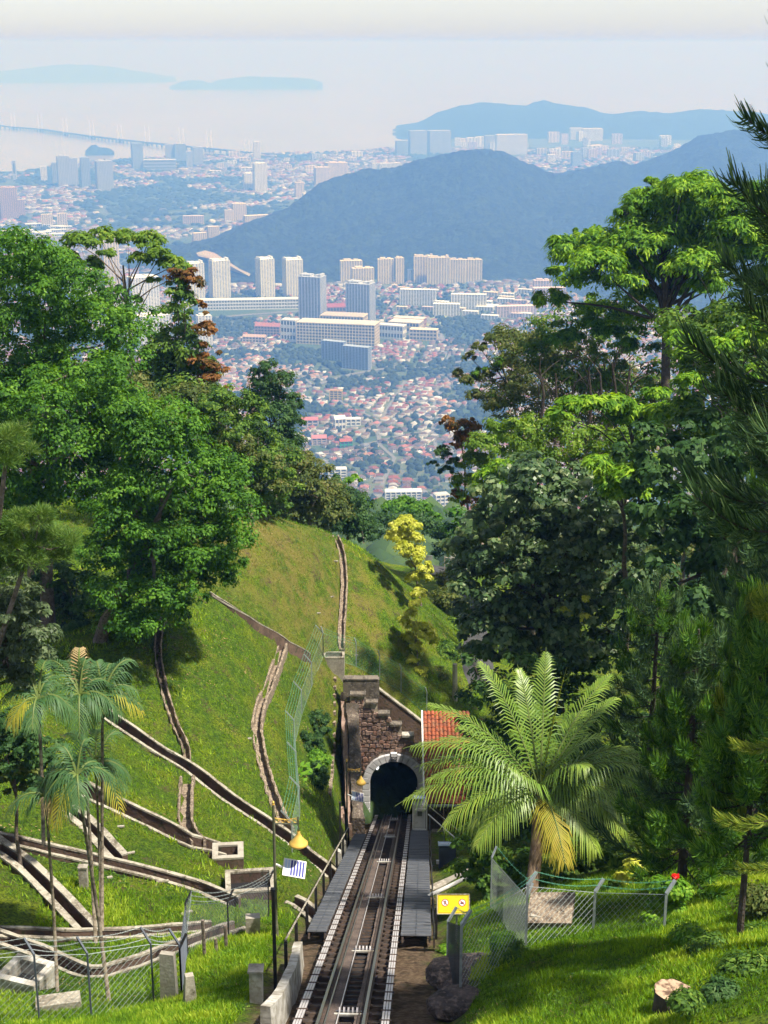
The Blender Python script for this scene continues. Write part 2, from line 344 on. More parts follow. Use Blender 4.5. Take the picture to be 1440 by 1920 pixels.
# ---- grass material: greens with drier browns on the mound
def grassmat():
    m = bpy.data.materials.new('grass slope'); m.use_nodes = True; nt = m.node_tree; N = nt.nodes; L = nt.links; b = N['Principled BSDF']
    b.inputs['Roughness'].default_value = .9; b.inputs['Specular IOR Level'].default_value = .15
    geo = N.new('ShaderNodeNewGeometry'); pos = geo.outputs['Position']
    def nz(s, d=6, rough=.55):
        n = N.new('ShaderNodeTexNoise'); n.inputs['Scale'].default_value = s; n.inputs['Detail'].default_value = d; n.inputs['Roughness'].default_value = rough; L.new(pos, n.inputs['Vector']); return n.outputs['Fac']
    def mr(v, a, b_, c=0, d=1):
        n = N.new('ShaderNodeMapRange'); n.inputs[1].default_value = a; n.inputs[2].default_value = b_; n.inputs[3].default_value = c; n.inputs[4].default_value = d; L.new(v, n.inputs[0]); return n.outputs[0]
    def mix(f, a, c):
        n = N.new('ShaderNodeMix'); n.data_type = 'RGBA'; L.new(f, n.inputs['Factor'])
        for k, q in (('A', a), ('B', c)):
            if isinstance(q, tuple): n.inputs[k].default_value = (*q, 1)
            else: L.new(q, n.inputs[k])
        return n.outputs['Result']
    def dist(c, r0, r1):
        n = N.new('ShaderNodeVectorMath'); n.operation = 'DISTANCE'; L.new(pos, n.inputs[0]); n.inputs[1].default_value = c; return mr(n.outputs['Value'], r0, r1, 1, 0)
    def mul(a, c, op='MULTIPLY'):
        n = N.new('ShaderNodeMath'); n.operation = op; n.use_clamp = True; L.new(a, n.inputs[0]); (L.new(c, n.inputs[1]) if not isinstance(c, (int, float)) else setattr(n.inputs[1], 'default_value', c)); return n.outputs[0]
    col = mix(mr(nz(3.5), .38, .62), (.16, .265, .012), (.065, .14, .012))
    col = mix(mr(nz(.45, 4), .45, .68), col, (.24, .29, .018))
    col = mix(mr(nz(11, 5, .7), .44, .62), col, (.035, .065, .010))
    dry = mul(dist(tuple(hit(500, 1010)), 2, 10), mr(nz(.7, 5), .40, .58))
    dry2 = mul(dist(tuple(hit(600, 1120)), 3, 12), mr(nz(.9, 5), .42, .62))
    dry = mul(dry, dry2, 'MAXIMUM')
    drycol = mix(mr(nz(9), .4, .65), (.25, .20, .06), (.18, .19, .03))
    col = mix(dry, col, drycol)
    soil = mul(mr(nz(1.1, 6), .56, .66), mr(nz(6, 4), .45, .6)); col = mix(soil, col, (.12, .085, .05))
    # bare earth round the railway ledge
    tr = [np.array(tk(y, 0, 0)) for y in (28, 79)]
    sx = N.new('ShaderNodeSeparateXYZ'); L.new(pos, sx.inputs[0])
    a = N.new('ShaderNodeMath'); a.operation = 'MULTIPLY_ADD'; L.new(sx.outputs[1], a.inputs[0]); a.inputs[1].default_value = -TD[0]; a.inputs[2].default_value = -(P0[0] - TD[0] * P0[1])
    s = N.new('ShaderNodeMath'); s.operation = 'ADD'; L.new(sx.outputs[0], s.inputs[0]); L.new(a.outputs[0], s.inputs[1])
    ab = N.new('ShaderNodeMath'); ab.operation = 'ABSOLUTE'; L.new(s.outputs[0], ab.inputs[0])
    nb = mul(nz(1.6, 5), 1.6); sb = N.new('ShaderNodeMath'); sb.operation = 'SUBTRACT'; L.new(ab.outputs[0], sb.inputs[0]); L.new(nb, sb.inputs[1])
    cor = mul(mr(sb.outputs[0], 1.15, 1.75, 1, 0), mr(sx.outputs[1], 82, 80, 0, 1))
    earth = mix(mr(nz(7), .42, .62), (.13, .085, .055), (.25, .18, .115)); earth = mix(mr(nz(1.8), .5, .68), earth, (.06, .05, .03))
    col = mix(cor, col, earth)
    L.new(col, b.inputs['Base Color'])
    bp = N.new('ShaderNodeBump'); bp.inputs['Strength'].default_value = 1; bp.inputs['Distance'].default_value = .35; L.new(nz(5, 8, .75), bp.inputs['Height']); L.new(bp.outputs[0], b.inputs['Normal'])
    return m
M['grass'] = grassmat()
hill = link('hillside', npmesh('hillside', V, Q[keep], smooth=True), M['grass']); struct(hill)

# ================================================================ FAR TERRAIN
ZC, ZS = -690.0, -700.0
def elev(px): return None
# slope under and beyond the near sheet, down to the town plain (x,y grid, coarse)
ys = np.r_[np.linspace(-60, 20, 6), np.linspace(26, 130, 20), np.geomspace(140, 2300, 40)]
prof_y = [-60, 0, 20, 60, 100, 125, 150, 200, 300, 400, 500, 620, 900, 1300, 1700, 2050, 2300]
prof_z = [-4, -13, -18, -33, -43, -49, -60, -78, -112, -142, -170, -225, -335, -480, -600, -688, -692]
xs = np.linspace(-1, 1, 61)
FXY = []
for y in ys:
    for x in xs:
        X = np.sign(x) * abs(x) ** 1.6 * (60 + max(y, 0) * .9 + 60)
        z = np.interp(y, prof_y, prof_z)
        if y > 125: z += (fbm(np.array(X / 70.), np.array(y / 90.), 3) - .5) * min(60, (y - 125) * .12) + (abs(X) / (y + 100)) * 6
        elif -40 < X < 40 and y > 12: z = min(z, float(hz(X, min(y, 123.9), Zt)) - 3.5)
        else:
            e = float(hz(np.clip(X, X0, X1), np.clip(y, Y0, Y1), Zt)); z = e - .5 - 0.03 * max(0, abs(X) - 38) + (fbm(np.array(X / 30.), np.array(y / 30.), 3) - .5) * 4
        FXY.append((X, y, z))
FXY = np.array(FXY); n = len(xs); ii = np.arange(len(FXY)).reshape(len(ys), n)
QF = np.stack((ii[:-1, :-1], ii[:-1, 1:], ii[1:, 1:], ii[1:, :-1]), -1).reshape(-1, 4)
M['forestfloor'] = mat('forested slope', (.035, .065, .02), .95, noise=[(.05, (.06, .10, .03), .4, .65), (.6, (.02, .035, .012), .45, .65)], bump=(.4, 1, 1.5))
struct(link('lower_hillside', npmesh('lower_hillside', FXY, QF, smooth=True), M['forestfloor']))
# polar grid helper
def polar(name, az0, az1, naz, r0, r1, nr, fn, material, logr=True, smooth=True):
    az = np.linspace(az0, az1, naz); rr = np.geomspace(r0, r1, nr) if logr else np.linspace(r0, r1, nr)
    A, R = np.meshgrid(az, rr); X = R * np.sin(A); Y = R * np.cos(A); Zz = fn(A, R, X, Y)
    i = np.arange(A.size).reshape(A.shape); q = np.stack((i[:-1, :-1], i[:-1, 1:], i[1:, 1:], i[1:, :-1]), -1).reshape(-1, 4)
    if az1 > az0: q = q[:, ::-1]
    return link(name, npmesh(name, np.stack((X, Y, Zz), -1).reshape(-1, 3), q[:, ::-1], smooth=smooth), material)
def azpx(px): return math.atan((px - 720) / (F * math.cos(PITCH)) * 1.0)
def px_of_az(A, py=320): return 720 + np.tan(A) * F * (CP - (py and (-1) * 0)) * 1.0
# exact: azimuth of a photo pixel depends a little on its row
def az_of(px, py): p = at(px, py, 1.0); return math.atan2(p[0], p[1])
def rng_of(px, py, Zp): p = onz(px, py, Zp); return math.hypot(p[0], p[1])
def elv_of(px, py): p = at(px, py, 1.0); return math.atan2(p[2], math.hypot(p[0], p[1]))
# sea
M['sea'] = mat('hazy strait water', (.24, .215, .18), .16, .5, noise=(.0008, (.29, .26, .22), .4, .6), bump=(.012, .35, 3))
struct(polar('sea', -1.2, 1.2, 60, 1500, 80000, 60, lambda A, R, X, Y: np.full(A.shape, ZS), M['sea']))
# town plain with its coast
coast = [(-700,345),(-200,335),(0,326),(60,322),(100,313),(170,306),(240,300),(300,297),(400,293),(520,290),(600,288),(700,284),(760,272),(830,262),(900,258),(1000,256),(1150,256),(1300,255),(1440,254),(1900,254),(2400,254)]
cA = np.array([az_of(*c) for c in coast]); cR = np.array([rng_of(c[0], c[1], ZS) for c in coast])
def plain_z(A, R, X, Y):
    rc = np.interp(A, cA, cR) * (1 + (fbm(A * 40, A * 0, 3) - .5) * .03)
    return np.where(R < rc, ZC + np.clip((R - rc + 60) / 60, 0, 1) * -6, ZS - 6)
def plainmat():
    m = mat('town ground', (.10, .12, .07), .95, noise=[(.004, (.05, .085, .035), .42, .56), (.02, (.13, .125, .11), .56, .68), (.06, (.045, .08, .03), .50, .62)])
    return m
M['plain'] = plainmat()
struct(polar('ground', -.72, .72, 220, 1700, 15500, 260, plain_z, M['plain']))
# ridge in the middle distance
sil = [(200,540),(290,520),(330,484),(400,460),(450,430),(540,395),(600,345),(680,320),(740,316),(800,297),(860,285),(900,281),(940,285),(980,303),(1040,330),(1100,318),(1160,303),(1185,312),(1250,290),(1310,257),(1370,245),(1440,240),(1700,215),(2100,240)]
foot = [(200,545),(330,535),(400,528),(500,534),(600,530),(700,524),(900,527),(1000,524),(1100,560),(1440,600),(2100,600)]
Rrg = [(200,4550),(330,4650),(450,4900),(540,5100),(700,5500),(900,5600),(1040,5900),(1180,6200),(1440,6500),(2100,6800)]
sA = np.array([az_of(*c) for c in sil]); sE = np.array([elv_of(*c) for c in sil])
fA = np.array([az_of(*c) for c in foot]); fR = np.array([rng_of(*c, ZC) for c in foot])
rA = np.array([az_of(c[0], 300) for c in Rrg]); rR = np.array([c[1] for c in Rrg])
def ridge_z(A, R, X, Y):
    rr = np.interp(A, rA, rR); ff = np.interp(A, fA, fR); e = np.interp(A, sA, sE)
    h = rr * np.tan(e) - ZC; h = np.maximum(h, 0)
    t = np.clip((R - ff) / (rr - ff), 0, 1); s = np.where(R < rr, t ** 1.15 * (1.0 - .12 * np.sin(t * math.pi)), np.clip(1 - ((R - rr) / (rr * .16)) ** 1.6, 0, 1))
    rg = (fbm(X / 420, Y / 420, 4) - .5) * 2
    z = ZC + h * s + rg * 75 * s * (1 - t ** 5) * np.clip(h / 200, 0, 1)
    z += ((noise2(X / 26, Y / 26) - .5) * 13 + (noise2(X / 11, Y / 11) - .5) * 7) * np.clip(s * 12, 0, 1)
    return np.where(s <= 0, ZC - 25, z)
M['jungle'] = mat('jungle canopy', (.013, .026, .008), .95, noise=[(.02, (.026, .045, .014), .42, .6), (.07, (.003, .006, .002), .45, .58)], bump=(.11, 1, 9))
struct(polar('forested_ridge', az_of(180, 480), az_of(2150, 300), 560, 3900, 7400, 190, ridge_z, M['jungle']))
# island across the channel, far islands
def island(name, sil, base, R, depth, m, na=160, rough=12):
    a = np.array([az_of(*c) for c in sil]); e = np.array([elv_of(*c) for c in sil])
    def fn(A, Rr, X, Y):
        h = np.maximum(R * np.tan(np.interp(A, a, e)) - ZS, 0); t = (Rr - R) / depth; s = np.clip(1 - t * t, 0, 1) ** .8
        return ZS - 3 + (h + 3) * s + (fbm(X / 300, Y / 300, 4) - .5) * rough * 3 * s * np.clip(h / 80, 0, 1) + (noise2(X / 40, Y / 40) - .5) * rough * s
    return struct(polar(name, a[0], a[-1], na, R - depth, R + depth, 34, fn, m, logr=False))
island('wooded_island', [(736,249),(755,240),(785,232),(820,212),(860,201),(900,193),(940,196),(985,199),(1018,188),(1060,196),(1100,201),(1130,212),(1150,216),(1200,211),(1260,214),(1310,205),(1360,208),(1440,214),(1600,230),(1700,252)], 250, 12700, 1100, M['jungle'], 220)
island('distant_island', [(318,163),(335,156),(355,151),(380,152),(392,157),(410,150),(440,146),(470,143),(510,145),(560,146),(590,149),(605,156)], 160, 25400, 1000, M['jungle'], 90)
island('far_coast', [(-400,150),(-100,138),(0,134),(60,128),(120,121),(170,121),(220,127),(270,136),(330,147)], 148, 31500, 2500, M['jungle'], 90)
island('islet', [(160,283),(166,276),(172,271),(180,272),(186,277),(200,277),(208,280),(214,284)], 284, 10250, 130, M['jungle'], 40, 6)
# ---------------------------------------------------------------- haze
hz_b = MB().box((0, 0, (-712 + 28) / 2), (190000, 190000, 740))
vm = bpy.data.materials.new('haze'); vm.use_nodes = True; nn = vm.node_tree.nodes; nn.clear()
pv = nn.new('ShaderNodeVolumePrincipled'); pv.inputs['Color'].default_value = (.145, .335, .845, 1); pv.inputs['Density'].default_value = 2.35e-4
pv.inputs['Absorption Color'].default_value = (.80, .64, .0, 1)
pv.inputs['Anisotropy'].default_value = 0.15
vo = nn.new('ShaderNodeOutputMaterial'); vm.node_tree.links.new(pv.outputs[0], vo.inputs['Volume'])
hazeo = stuff(hz_b.build('haze', vm))
# ================================================================ DRAINS
def sweep(W, prof, name, m, parent, jit=0):
    """profile (lateral offset, height) swept along a ground path"""
    mb = MB(); n = len(prof)
    for i, p in enumerate(W):
        d = W[min(i + 1, len(W) - 1)] - W[max(i - 1, 0)]; d = np.array((d[0], d[1], 0)); d /= np.linalg.norm(d) + 1e-9
        r = np.array((d[1], -d[0], 0))
        for (u, h) in prof:
            j = RNG.normal(0, jit, 2) if jit else (0, 0)
            mb.v.append(tuple(p + r * (u + j[0]) + np.array((0, 0, h + j[1]))))
    for i in range(len(W) - 1):
        for k in range(n):
            mb.f.append((i * n + k, i * n + (k + 1) % n, (i + 1) * n + (k + 1) % n, (i + 1) * n + k)); mb.m.append(0)
    mb.f.append(tuple(range(n))[::-1]); mb.m.append(0); e = (len(W) - 1) * n; mb.f.append(tuple(e + k for k in range(n))); mb.m.append(0)
    return mb.build(name, m, parent)
for nm, lab, W, wd, th, dp, st in drains:
    t = thing(nm, lab, 'drain', W[len(W) // 2]); a = wd / 2
    W2 = W.copy(); W2[:, 2] += .10
    if st == 's':
        W2[:, 2] -= .07; W2 = spline(W2[::2], .22)
        for s in (-1, 1): sweep(W2, [(s * a, -dp - .3), (s * a, .05), (s * (a + th * .5), .08), (s * (a + th), .04), (s * (a + th), -dp - .5)][::s], 'wall', M['roughstone'], t, .016)
        sweep(W2, [(-a - .02, -dp - .2), (-a - .02, -dp), (a + .02, -dp), (a + .02, -dp - .2)], 'bed', M['roughstone'], t, .02)
    else:
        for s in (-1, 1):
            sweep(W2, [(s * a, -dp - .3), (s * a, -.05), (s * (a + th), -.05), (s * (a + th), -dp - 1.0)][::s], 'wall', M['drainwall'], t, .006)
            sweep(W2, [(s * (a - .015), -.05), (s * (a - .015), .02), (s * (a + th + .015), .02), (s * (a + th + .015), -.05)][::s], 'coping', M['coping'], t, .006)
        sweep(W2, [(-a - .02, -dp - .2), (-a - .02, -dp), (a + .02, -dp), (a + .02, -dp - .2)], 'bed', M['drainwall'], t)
def sump(name, lab, c, sx, sy, h, rz, m_wall, m_top, wall=.16, inner=.45):
    t = thing(name, lab, 'drain sump', c); mb = MB(); tp = MB()
    R = np.array(((math.cos(rz), math.sin(rz), 0), (-math.sin(rz), math.cos(rz), 0), (0, 0, 1)))
    for s in (-1, 1):
        mb.box(c + R[0] * s * (sx / 2 - wall / 2) + (0, 0, -h / 2 - .04), (wall, sy, h), ax=R); tp.box(c + R[0] * s * (sx / 2 - wall / 2) + (0, 0, 0), (wall + .02, sy + .02, .08), ax=R)
        mb.box(c + R[1] * s * (sy / 2 - wall / 2) + (0, 0, -h / 2 - .04), (sx - 2 * wall, wall, h), ax=R); tp.box(c + R[1] * s * (sy / 2 - wall / 2) + (0, 0, 0), (sx - 2 * wall - .02, wall + .02, .08), ax=R)
    mb.build('wall', m_wall, t); tp.build('rim', m_top, t)
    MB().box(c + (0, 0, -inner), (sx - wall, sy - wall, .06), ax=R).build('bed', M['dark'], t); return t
def carvebox(c, r, drop): carve(np.array([c - (.01, 0, 0), c + (.01, 0, 0)]), r, drop)
s1 = hit(428, 1612, .35); s2 = hit(470, 1672, .45); s3 = hit(50, 1840, .35); s4 = hit(626, 1244, .45)
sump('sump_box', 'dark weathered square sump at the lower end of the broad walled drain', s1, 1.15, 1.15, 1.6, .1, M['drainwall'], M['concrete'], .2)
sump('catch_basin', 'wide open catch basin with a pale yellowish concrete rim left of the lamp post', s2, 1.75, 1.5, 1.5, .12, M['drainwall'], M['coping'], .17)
sump('catch_basin', 'white rimmed concrete basin behind the leftmost fence posts', s3, 1.3, 1.2, 1.2, -.35, M['whitewall'], M['whitewall'], .2)
sump('catch_basin', 'small pale basin at the foot of the mound drain above the tunnel', s4, 1.25, .9, 1.7, 0, M['concrete'], M['coping'], .12, .25)
for c, r in ((s1, .8), (s2, 1.05), (s3, .8), (s4, .6)): carvebox(c, r, 1.0)
V[:, 2] = Z.ravel(); hill.data.vertices.foreach_set('co', V.astype(np.float32).ravel()); hill.data.update()
# block and small masonry on the slopes
mb = MB(); c = hit(158, 1665); mb.box(c + (0, 0, .25), (.28, .22, 1.0)); mb.box(c + (0, 0, .775), (.32, .26, .05)); tag(mb.build('marker_post', M['concrete']), 'short grey concrete marker post on the grass behind the palm stems', 'marker post')
mb = MB(); c = hit(110, 1893); mb.box(c + (0, 0, .05), (1.25, .55, .55), rz=.22, taper=.94); tag(mb.build('concrete_block', M['coping']), 'pale concrete block lying at the foot of the left fence', 'concrete block')
mb = MB(); c = hit(322, 1880); mb.box(c + (-.1, .3, .55), (.45, .2, 1.5), rz=-.2, taper=.85); tag(mb.build('concrete_slab', M['concrete']), 'upright grey slab leaning behind the fence corner', 'concrete slab')
mb = MB(); c = hit(357, 1880); mb.box(c + (0, 0, .35), (.34, .3, .9), rz=.3, taper=.6); tag(mb.build('boundary_stone', M['coping']), 'rough pale stone on the near grass beside the fence corner', 'stone')
mb = MB(); c = hit(475, 1755); mb.box(c + (0, 0, .3), (.45, .3, .8), rz=.1); tag(mb.build('concrete_stub', M['concrete']), 'square concrete stub behind the fence near the black post', 'concrete stub')
litter = [(245,1602,.3,.4),(305,1655,.42,.25),(350,1715,.4,.6),(227,1555,.25,.1),(596,1154,.35,.1),(628,1056,.4,-.2),(622,1122,.3,.5),(668,1230,.2,.2),(206,1648,.18,.4),(468,1388,.2,.3)]
for k, (x, y, L, a) in enumerate(litter):
    c = hit(x, y, .05); o = MB().box(c, (L, .1, .05), rz=a).build('timber_offcut' if k < 4 else 'stone_chip', M['coping'])
    tag(o, ['pale plank lying on the grass between the low drains', 'plank resting against the long low drain', 'pale plank near the fence above the level drain', 'small board on grass below the broad walled drain'][k] if k < 4 else 'pale scrap lying loose on the grass slope', 'litter', 'pale scraps on the grass')

# ================================================================ RAILWAY
YB, YE = 22.0, 92.0
rt = thing('railway_track', 'narrow funicular railway track running down into the tunnel', 'railway track', tk(40))
def rail(u, h, wdt, hh, m, name='rail', y0=YB, y1=YE): MB().bar(tk(y0, u, h), tk(y1, u, h), wdt, hh, up=TU).build(name, m, rt)
for u in (-.5, .5):
    mb = MB(); a, b = tk(YB, u, .0), tk(YE, u, .0)
    mb.bar(a, b, .13, .02, up=TU); mb.bar(a + TU * .06, b + TU * .06, .03, .10, up=TU); r = mb.build('rail', M['raildark'], rt)
    MB().bar(a + TU * .125, b + TU * .125, .066, .03, up=TU).build('rail_head', M['rail'], r)
rail(-.36, .06, .03, .03, M['rail'], 'guide_bar'); rail(.36, .03, .03, .03, M['raildark'], 'guide_bar')
rail(-.10, .06, .022, .022, M['tray'], 'haul_cable')
for u0, u1 in ((-.44, -.11), (.26, .44)):
    mb = MB(); Ws = [tk(y, (u0 + u1) / 2, -.09) + TR_ * RNG.normal(0, .006) for y in np.arange(YB, YE, .6)]
    for a, b in zip(Ws[:-1], Ws[1:]): mb.bar(a, b, u1 - u0 + RNG.normal(0, .008), .16, up=TU)
    mb.build('concrete_beam', M['ballast'], rt)
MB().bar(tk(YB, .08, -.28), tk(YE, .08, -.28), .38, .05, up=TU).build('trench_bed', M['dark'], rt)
for s in (-1, 1): MB().bar(tk(YB, s * .75, -.24), tk(YE, s * .75, -.24), .42, .05, up=TU).build('side_bed', M['raildark'], rt)
# sleepers and rungs share meshes
def shared(name, mb, m): 
    me = bpy.data.meshes.new(name); me.from_pydata(mb.v, [], mb.f); me.materials.append(m); me.update(); return me
AXT = (TR_, TL, TU)
me_sl = shared('sleeper', MB().box((0, 0, 0), (.40, .10, .10), ax=AXT).box((-.13, 0, .07), (.06, .12, .05), ax=AXT), M['raildark'])
me_rg = shared('rung', MB().box((0, 0, 0), (.37, .07, .06), ax=AXT), M['raildark'])
base = np.array(rt.location)
def put(me, name, P, parent, b=base):
    o = bpy.data.objects.new(name, me); COL.objects.link(o); o.parent = parent; o.location = P - b; return o
y = 27.0
while y < 78:
    for s in (-1, 1): put(me_sl, 'sleeper', tk(y, s * .73, -.15), rt)
    y += .8
y = 27.0
while y < 79:
    put(me_rg, 'rung', tk(y, .08, -.16), rt); y += .55
for k, y in enumerate((29.2, 36.8, 46.9, 57.2, 67.3, 76.5)):
    ax = MB().bar(tk(y, -.2, .02), tk(y, .40, .02), .035, .035); p = ax.build('pulley_frame', M['rail'], rt)
    for q in range(5):
        c = tk(y, -.10 + q * .10, .03); pr = [(0.02, -.02), (.10, -.02), (.085, 0), (.10, .02), (.02, .02)]
        mb = MB(); k0 = len(mb.v)
        for r_, z_ in pr:
            for j in range(12):
                a = j * math.pi / 6; mb.v.append(tuple(c + TR_ * z_ + TL * math.cos(a) * r_ + TU * math.sin(a) * r_))
        for i in range(4):
            for j in range(12): mb.f.append((i * 12 + j, i * 12 + (j + 1) % 12, (i + 1) * 12 + (j + 1) % 12, (i + 1) * 12 + j)); mb.m.append(0)
        mb.build('pulley', M['tray'], p)
    MB().bar(tk(y - .22, -.22, .0), tk(y - .22, .42, .0), .06, .05).build('pulley_beam', M['whitewall'], rt)
for s, lab in ((-1, 'left bundle of three silvery pipes running down beside the rails'), (1, 'right bundle of three silvery pipes running down beside the rails')):
    ct = thing('pipe_run', lab, 'pipe run', tk(40, s * .97))
    for q in (-1, 0, 1): MB().bar(tk(YB, s * .97 + q * .062, .05), tk(80, s * .97 + q * .062, .05), .046, .03, up=TU).build('pipe', M['tray'], ct)
    me_c = shared('clamp', MB().box((0, 0, 0), (.26, .022, .035), ax=AXT).box((0, 0, -.09), (.03, .03, .16), ax=AXT), M['raildark'])
    y = 27.3
    while y < 78: put(me_c, 'clamp', tk(y, s * .97, .075), ct, np.array(ct.location)); y += .95
# walkways made of grating panels
def walkway(lab, u0, u1, y0, y1, skew=0):
    t = thing('walkway', lab, 'walkway', tk(y0, (u0 + u1) / 2)); L = .62
    n = int((y1 - y0) / L); wdt = u1 - u0
    me = shared('grating_panel', MB().box((0, 0, 0), (wdt, (L - .05) / TL[1], .04), ax=AXT), M['grating'])
    meb = shared('panel_bar', MB().box((0, 0, .027), (wdt - .04, .03, .012), ax=AXT).box((0, .18, .027), (wdt - .04, .03, .012), ax=AXT).box((0, -.18, .027), (wdt - .04, .03, .012), ax=AXT), M['bluegrey'])
    for k in range(n):
        o = put(me, 'grating_panel', tk(y0 + (k + .5) * L, (u0 + u1) / 2 + random.uniform(-.008, .008), .06 + random.uniform(-.006, .006)), t, np.array(t.location)); b = bpy.data.objects.new('panel_bar', meb); COL.objects.link(b); b.parent = o
    for u in (u0 + .05, u1 - .05): MB().bar(tk(y0, u, -.08), tk(y1, u, -.08), .06, .22, up=TU).build('stringer', M['raildark'], t)
    MB().bar(tk(y0, (u0 + u1) / 2, .105), tk(y1, (u0 + u1) / 2, .105), .012, .012, up=TU).build('cable', M['bluegrey'], t)
walkway('wide grey grating walkway right of the rails, ending at the white kiosk', 1.13, 2.05, 39.0, 70.0)
walkway('narrow grey grating walkway left of the rails', -1.72, -1.13, 39.4, 68)
# left handrail with dark posts
hr = thing('handrail', 'dark posted handrail along the left walkway with a pale sloping rail', 'handrail', tk(40, -1.85))
Yp = [34.6, 37.6, 41.2, 44.8, 48.4, 52.0, 56.0, 60.5, 65.0]
for k, y in enumerate(Yp): MB().bar(tk(y, -1.88, -.6), tk(y, -1.88, .72), .09, .09).build('post', M['black'], hr)
MB().tube([tk(y, -1.88, .76) for y in Yp], .028, 6).build('top_rail', M['coping'], hr)
mr_ = thing('edge_pipe', 'thin dark edge pipe on short brackets along the right walkway', 'pipe', tk(50, 2.12))
MB().tube([tk(y, 2.13 + .02 * math.sin(y * 1.3), .16) for y in np.arange(38, 73, 1.2)], .028, 6).build('pipe', M['black'], mr_)
for y in np.arange(39, 73, 2.1): MB().bar(tk(y, 2.13, -.5), tk(y, 2.13, .14), .05, .05).build('bracket', M['raildark'], mr_)
MB().bar(tk(40.6, 2.2, -.6), tk(40.6, 2.2, .75), .09).build('end_post', M['black'], mr_)
# tall black posts
for P, h, lab in ((at(517, 1868, 32.3), 3.05, 'tall thin black post standing on the near grass left of the track'), (tk(60.5, -2.0, -.5), 3.0, 'black post beside the left walkway below the tunnel'), (tk(64.5, -1.98, -.5), 2.3, 'shorter black post nearest the tunnel on the left')):
    t = thing('steel_post', lab, 'post', P); MB().bar(P, P + (0, 0, h), .085, .085).build('shaft', M['black'], t); MB().box(P + (0, 0, h + .02), (.12, .12, .05)).build('cap', M['black'], t)
# curved white retaining wall at lower left
W = np.array([at(500, 1935, 28.3), at(520, 1900, 29.4), at(537, 1860, 31.2), at(551, 1820, 33.4), at(560, 1785, 36.2)]); W = spline(W, .4)
for i in range(len(W)): W[i, 2] = tk(W[i, 1], 0, .25)[2]
t = thing('retaining_wall', 'low whitewashed curving retaining wall between the near grass and the railway', 'wall', W[0])
sweep(W, [(-.16, -1.2), (-.13, .15), (.10, .15), (.17, -1.2)], 'wall_body', M['whitewall'], t, .006)
c = tk(31.5, -2.3, .1); tag(MB().box(c, (.32, .3, .9)).box(c + (0, 0, .47), (.38, .36, .06)).build('concrete_pier', M['whitewall']), 'small white capped concrete pier beside the black post', 'pier')
for k, (y, u) in enumerate(((58.2, -1.95), (62.0, -1.95))):
    tag(MB().box(tk(y, u, .0), (.3, .3, .6), taper=.8).lathe([(.12, .3), (.13, .36), (.06, .43), (0, .45)], tk(y, u, 0), 10).build('bollard', M['whitewall']), ['white bollard beside the left walkway, nearer one', 'white bollard beside the left walkway, farther one'][k], 'bollard')

# ================================================================ TUNNEL PORTAL
YW = 79.0                                            # front face of masonry
pc = tk(YW, .03, 0)                                  # track centre at the portal
HS = 2.25; RI = 1.4; RO = 1.86
def wp(x, z, y=0): return np.array((pc[0] + x, pc[1] + y, pc[2] + z))
portal = thing('tunnel_portal', 'dark tunnel mouth with a grey granite arch at the end of the track', 'tunnel portal', pc)
def solid(q, y0, y1, jit=0):
    """extrude a polygon (x,z) from y0 (front) to y1"""
    n = len(q); mb = MB(); cx_ = sum(a for a, b in q) / n; cz = sum(b for a, b in q) / n
    ins = [(cx_ + (a - cx_) * .93, cz + (b - cz) * .93) for a, b in q]
    vs = [wp(a, b, y0) for a, b in ins] + [wp(a, b, y0 + .03) for a, b in q] + [wp(a, b, y1) for a, b in q]
    fs = [tuple(range(n))]
    for k in range(n): fs += [(n + k, n + (k + 1) % n, (k + 1) % n, k), (2 * n + k, 2 * n + (k + 1) % n, n + (k + 1) % n, n + k)]
    mb.add(vs, fs); return mb
NA = 15
for k in range(NA):
    a0 = math.pi * (k + .04) / NA; a1 = math.pi * (k + .96) / NA; am = (a0 + a1) / 2; key = (k == NA // 2)
    ro = RO + (.10 if key else random.uniform(-.015, .015)); f = -.20 - (.04 if key else random.uniform(0, .015))
    q = [(RI * math.cos(a0), HS + RI * math.sin(a0)), (ro * math.cos(a0), HS + ro * math.sin(a0)), (ro * math.cos(am), HS + ro * math.sin(am)), (ro * math.cos(a1), HS + ro * math.sin(a1)), (RI * math.cos(a1), HS + RI * math.sin(a1)), (RI * math.cos(am), HS + RI * math.sin(am))]
    st = solid(q, f, .25).build('arch_stone', M['archstone'], portal)
    if key:
        MB().box(wp(0, HS + 1.64, -.26), (.36, .03, .19)).build('plaque', M['dark'], st)
        for j, d in enumerate('1923'):
            pass
for s in (-1, 1):
    z = -.6
    for j in range(7):
        h = .395; q = [(s * RI, z + .01), (s * (RI + .44 + (j % 2) * .02), z + .01), (s * (RI + .44 + (j % 2) * .02), z + h - .012), (s * RI, z + h - .012)]
        solid(q if s > 0 else q[::-1], -.2 - random.uniform(0, .012), .25).build('pier_stone', M['archstone'], portal); z += h + .012
    MB().box(wp(s * (RI + .24), -.35, -.25), (.62, .35, .3)).build('plinth', M['whitewall'], portal)
fc = bpy.data.curves.new('numerals', 'FONT'); fc.body = '1923'; fc.size = .15; fc.extrude = .004; fc.align_x = 'CENTER'; fc.align_y = 'CENTER'
fo = bpy.data.objects.new('tmp', fc); dg = bpy.context.evaluated_depsgraph_get(); COL.objects.link(fo); dg.update()
tm = bpy.data.meshes.new_from_object(fo.evaluated_get(dg)); bpy.data.objects.remove(fo); tm.name = 'numerals'
co = np.zeros(len(tm.vertices) * 3, np.float32); tm.vertices.foreach_get('co', co); co = co.reshape(-1, 3); cc = wp(0, HS + 1.64, -.285)
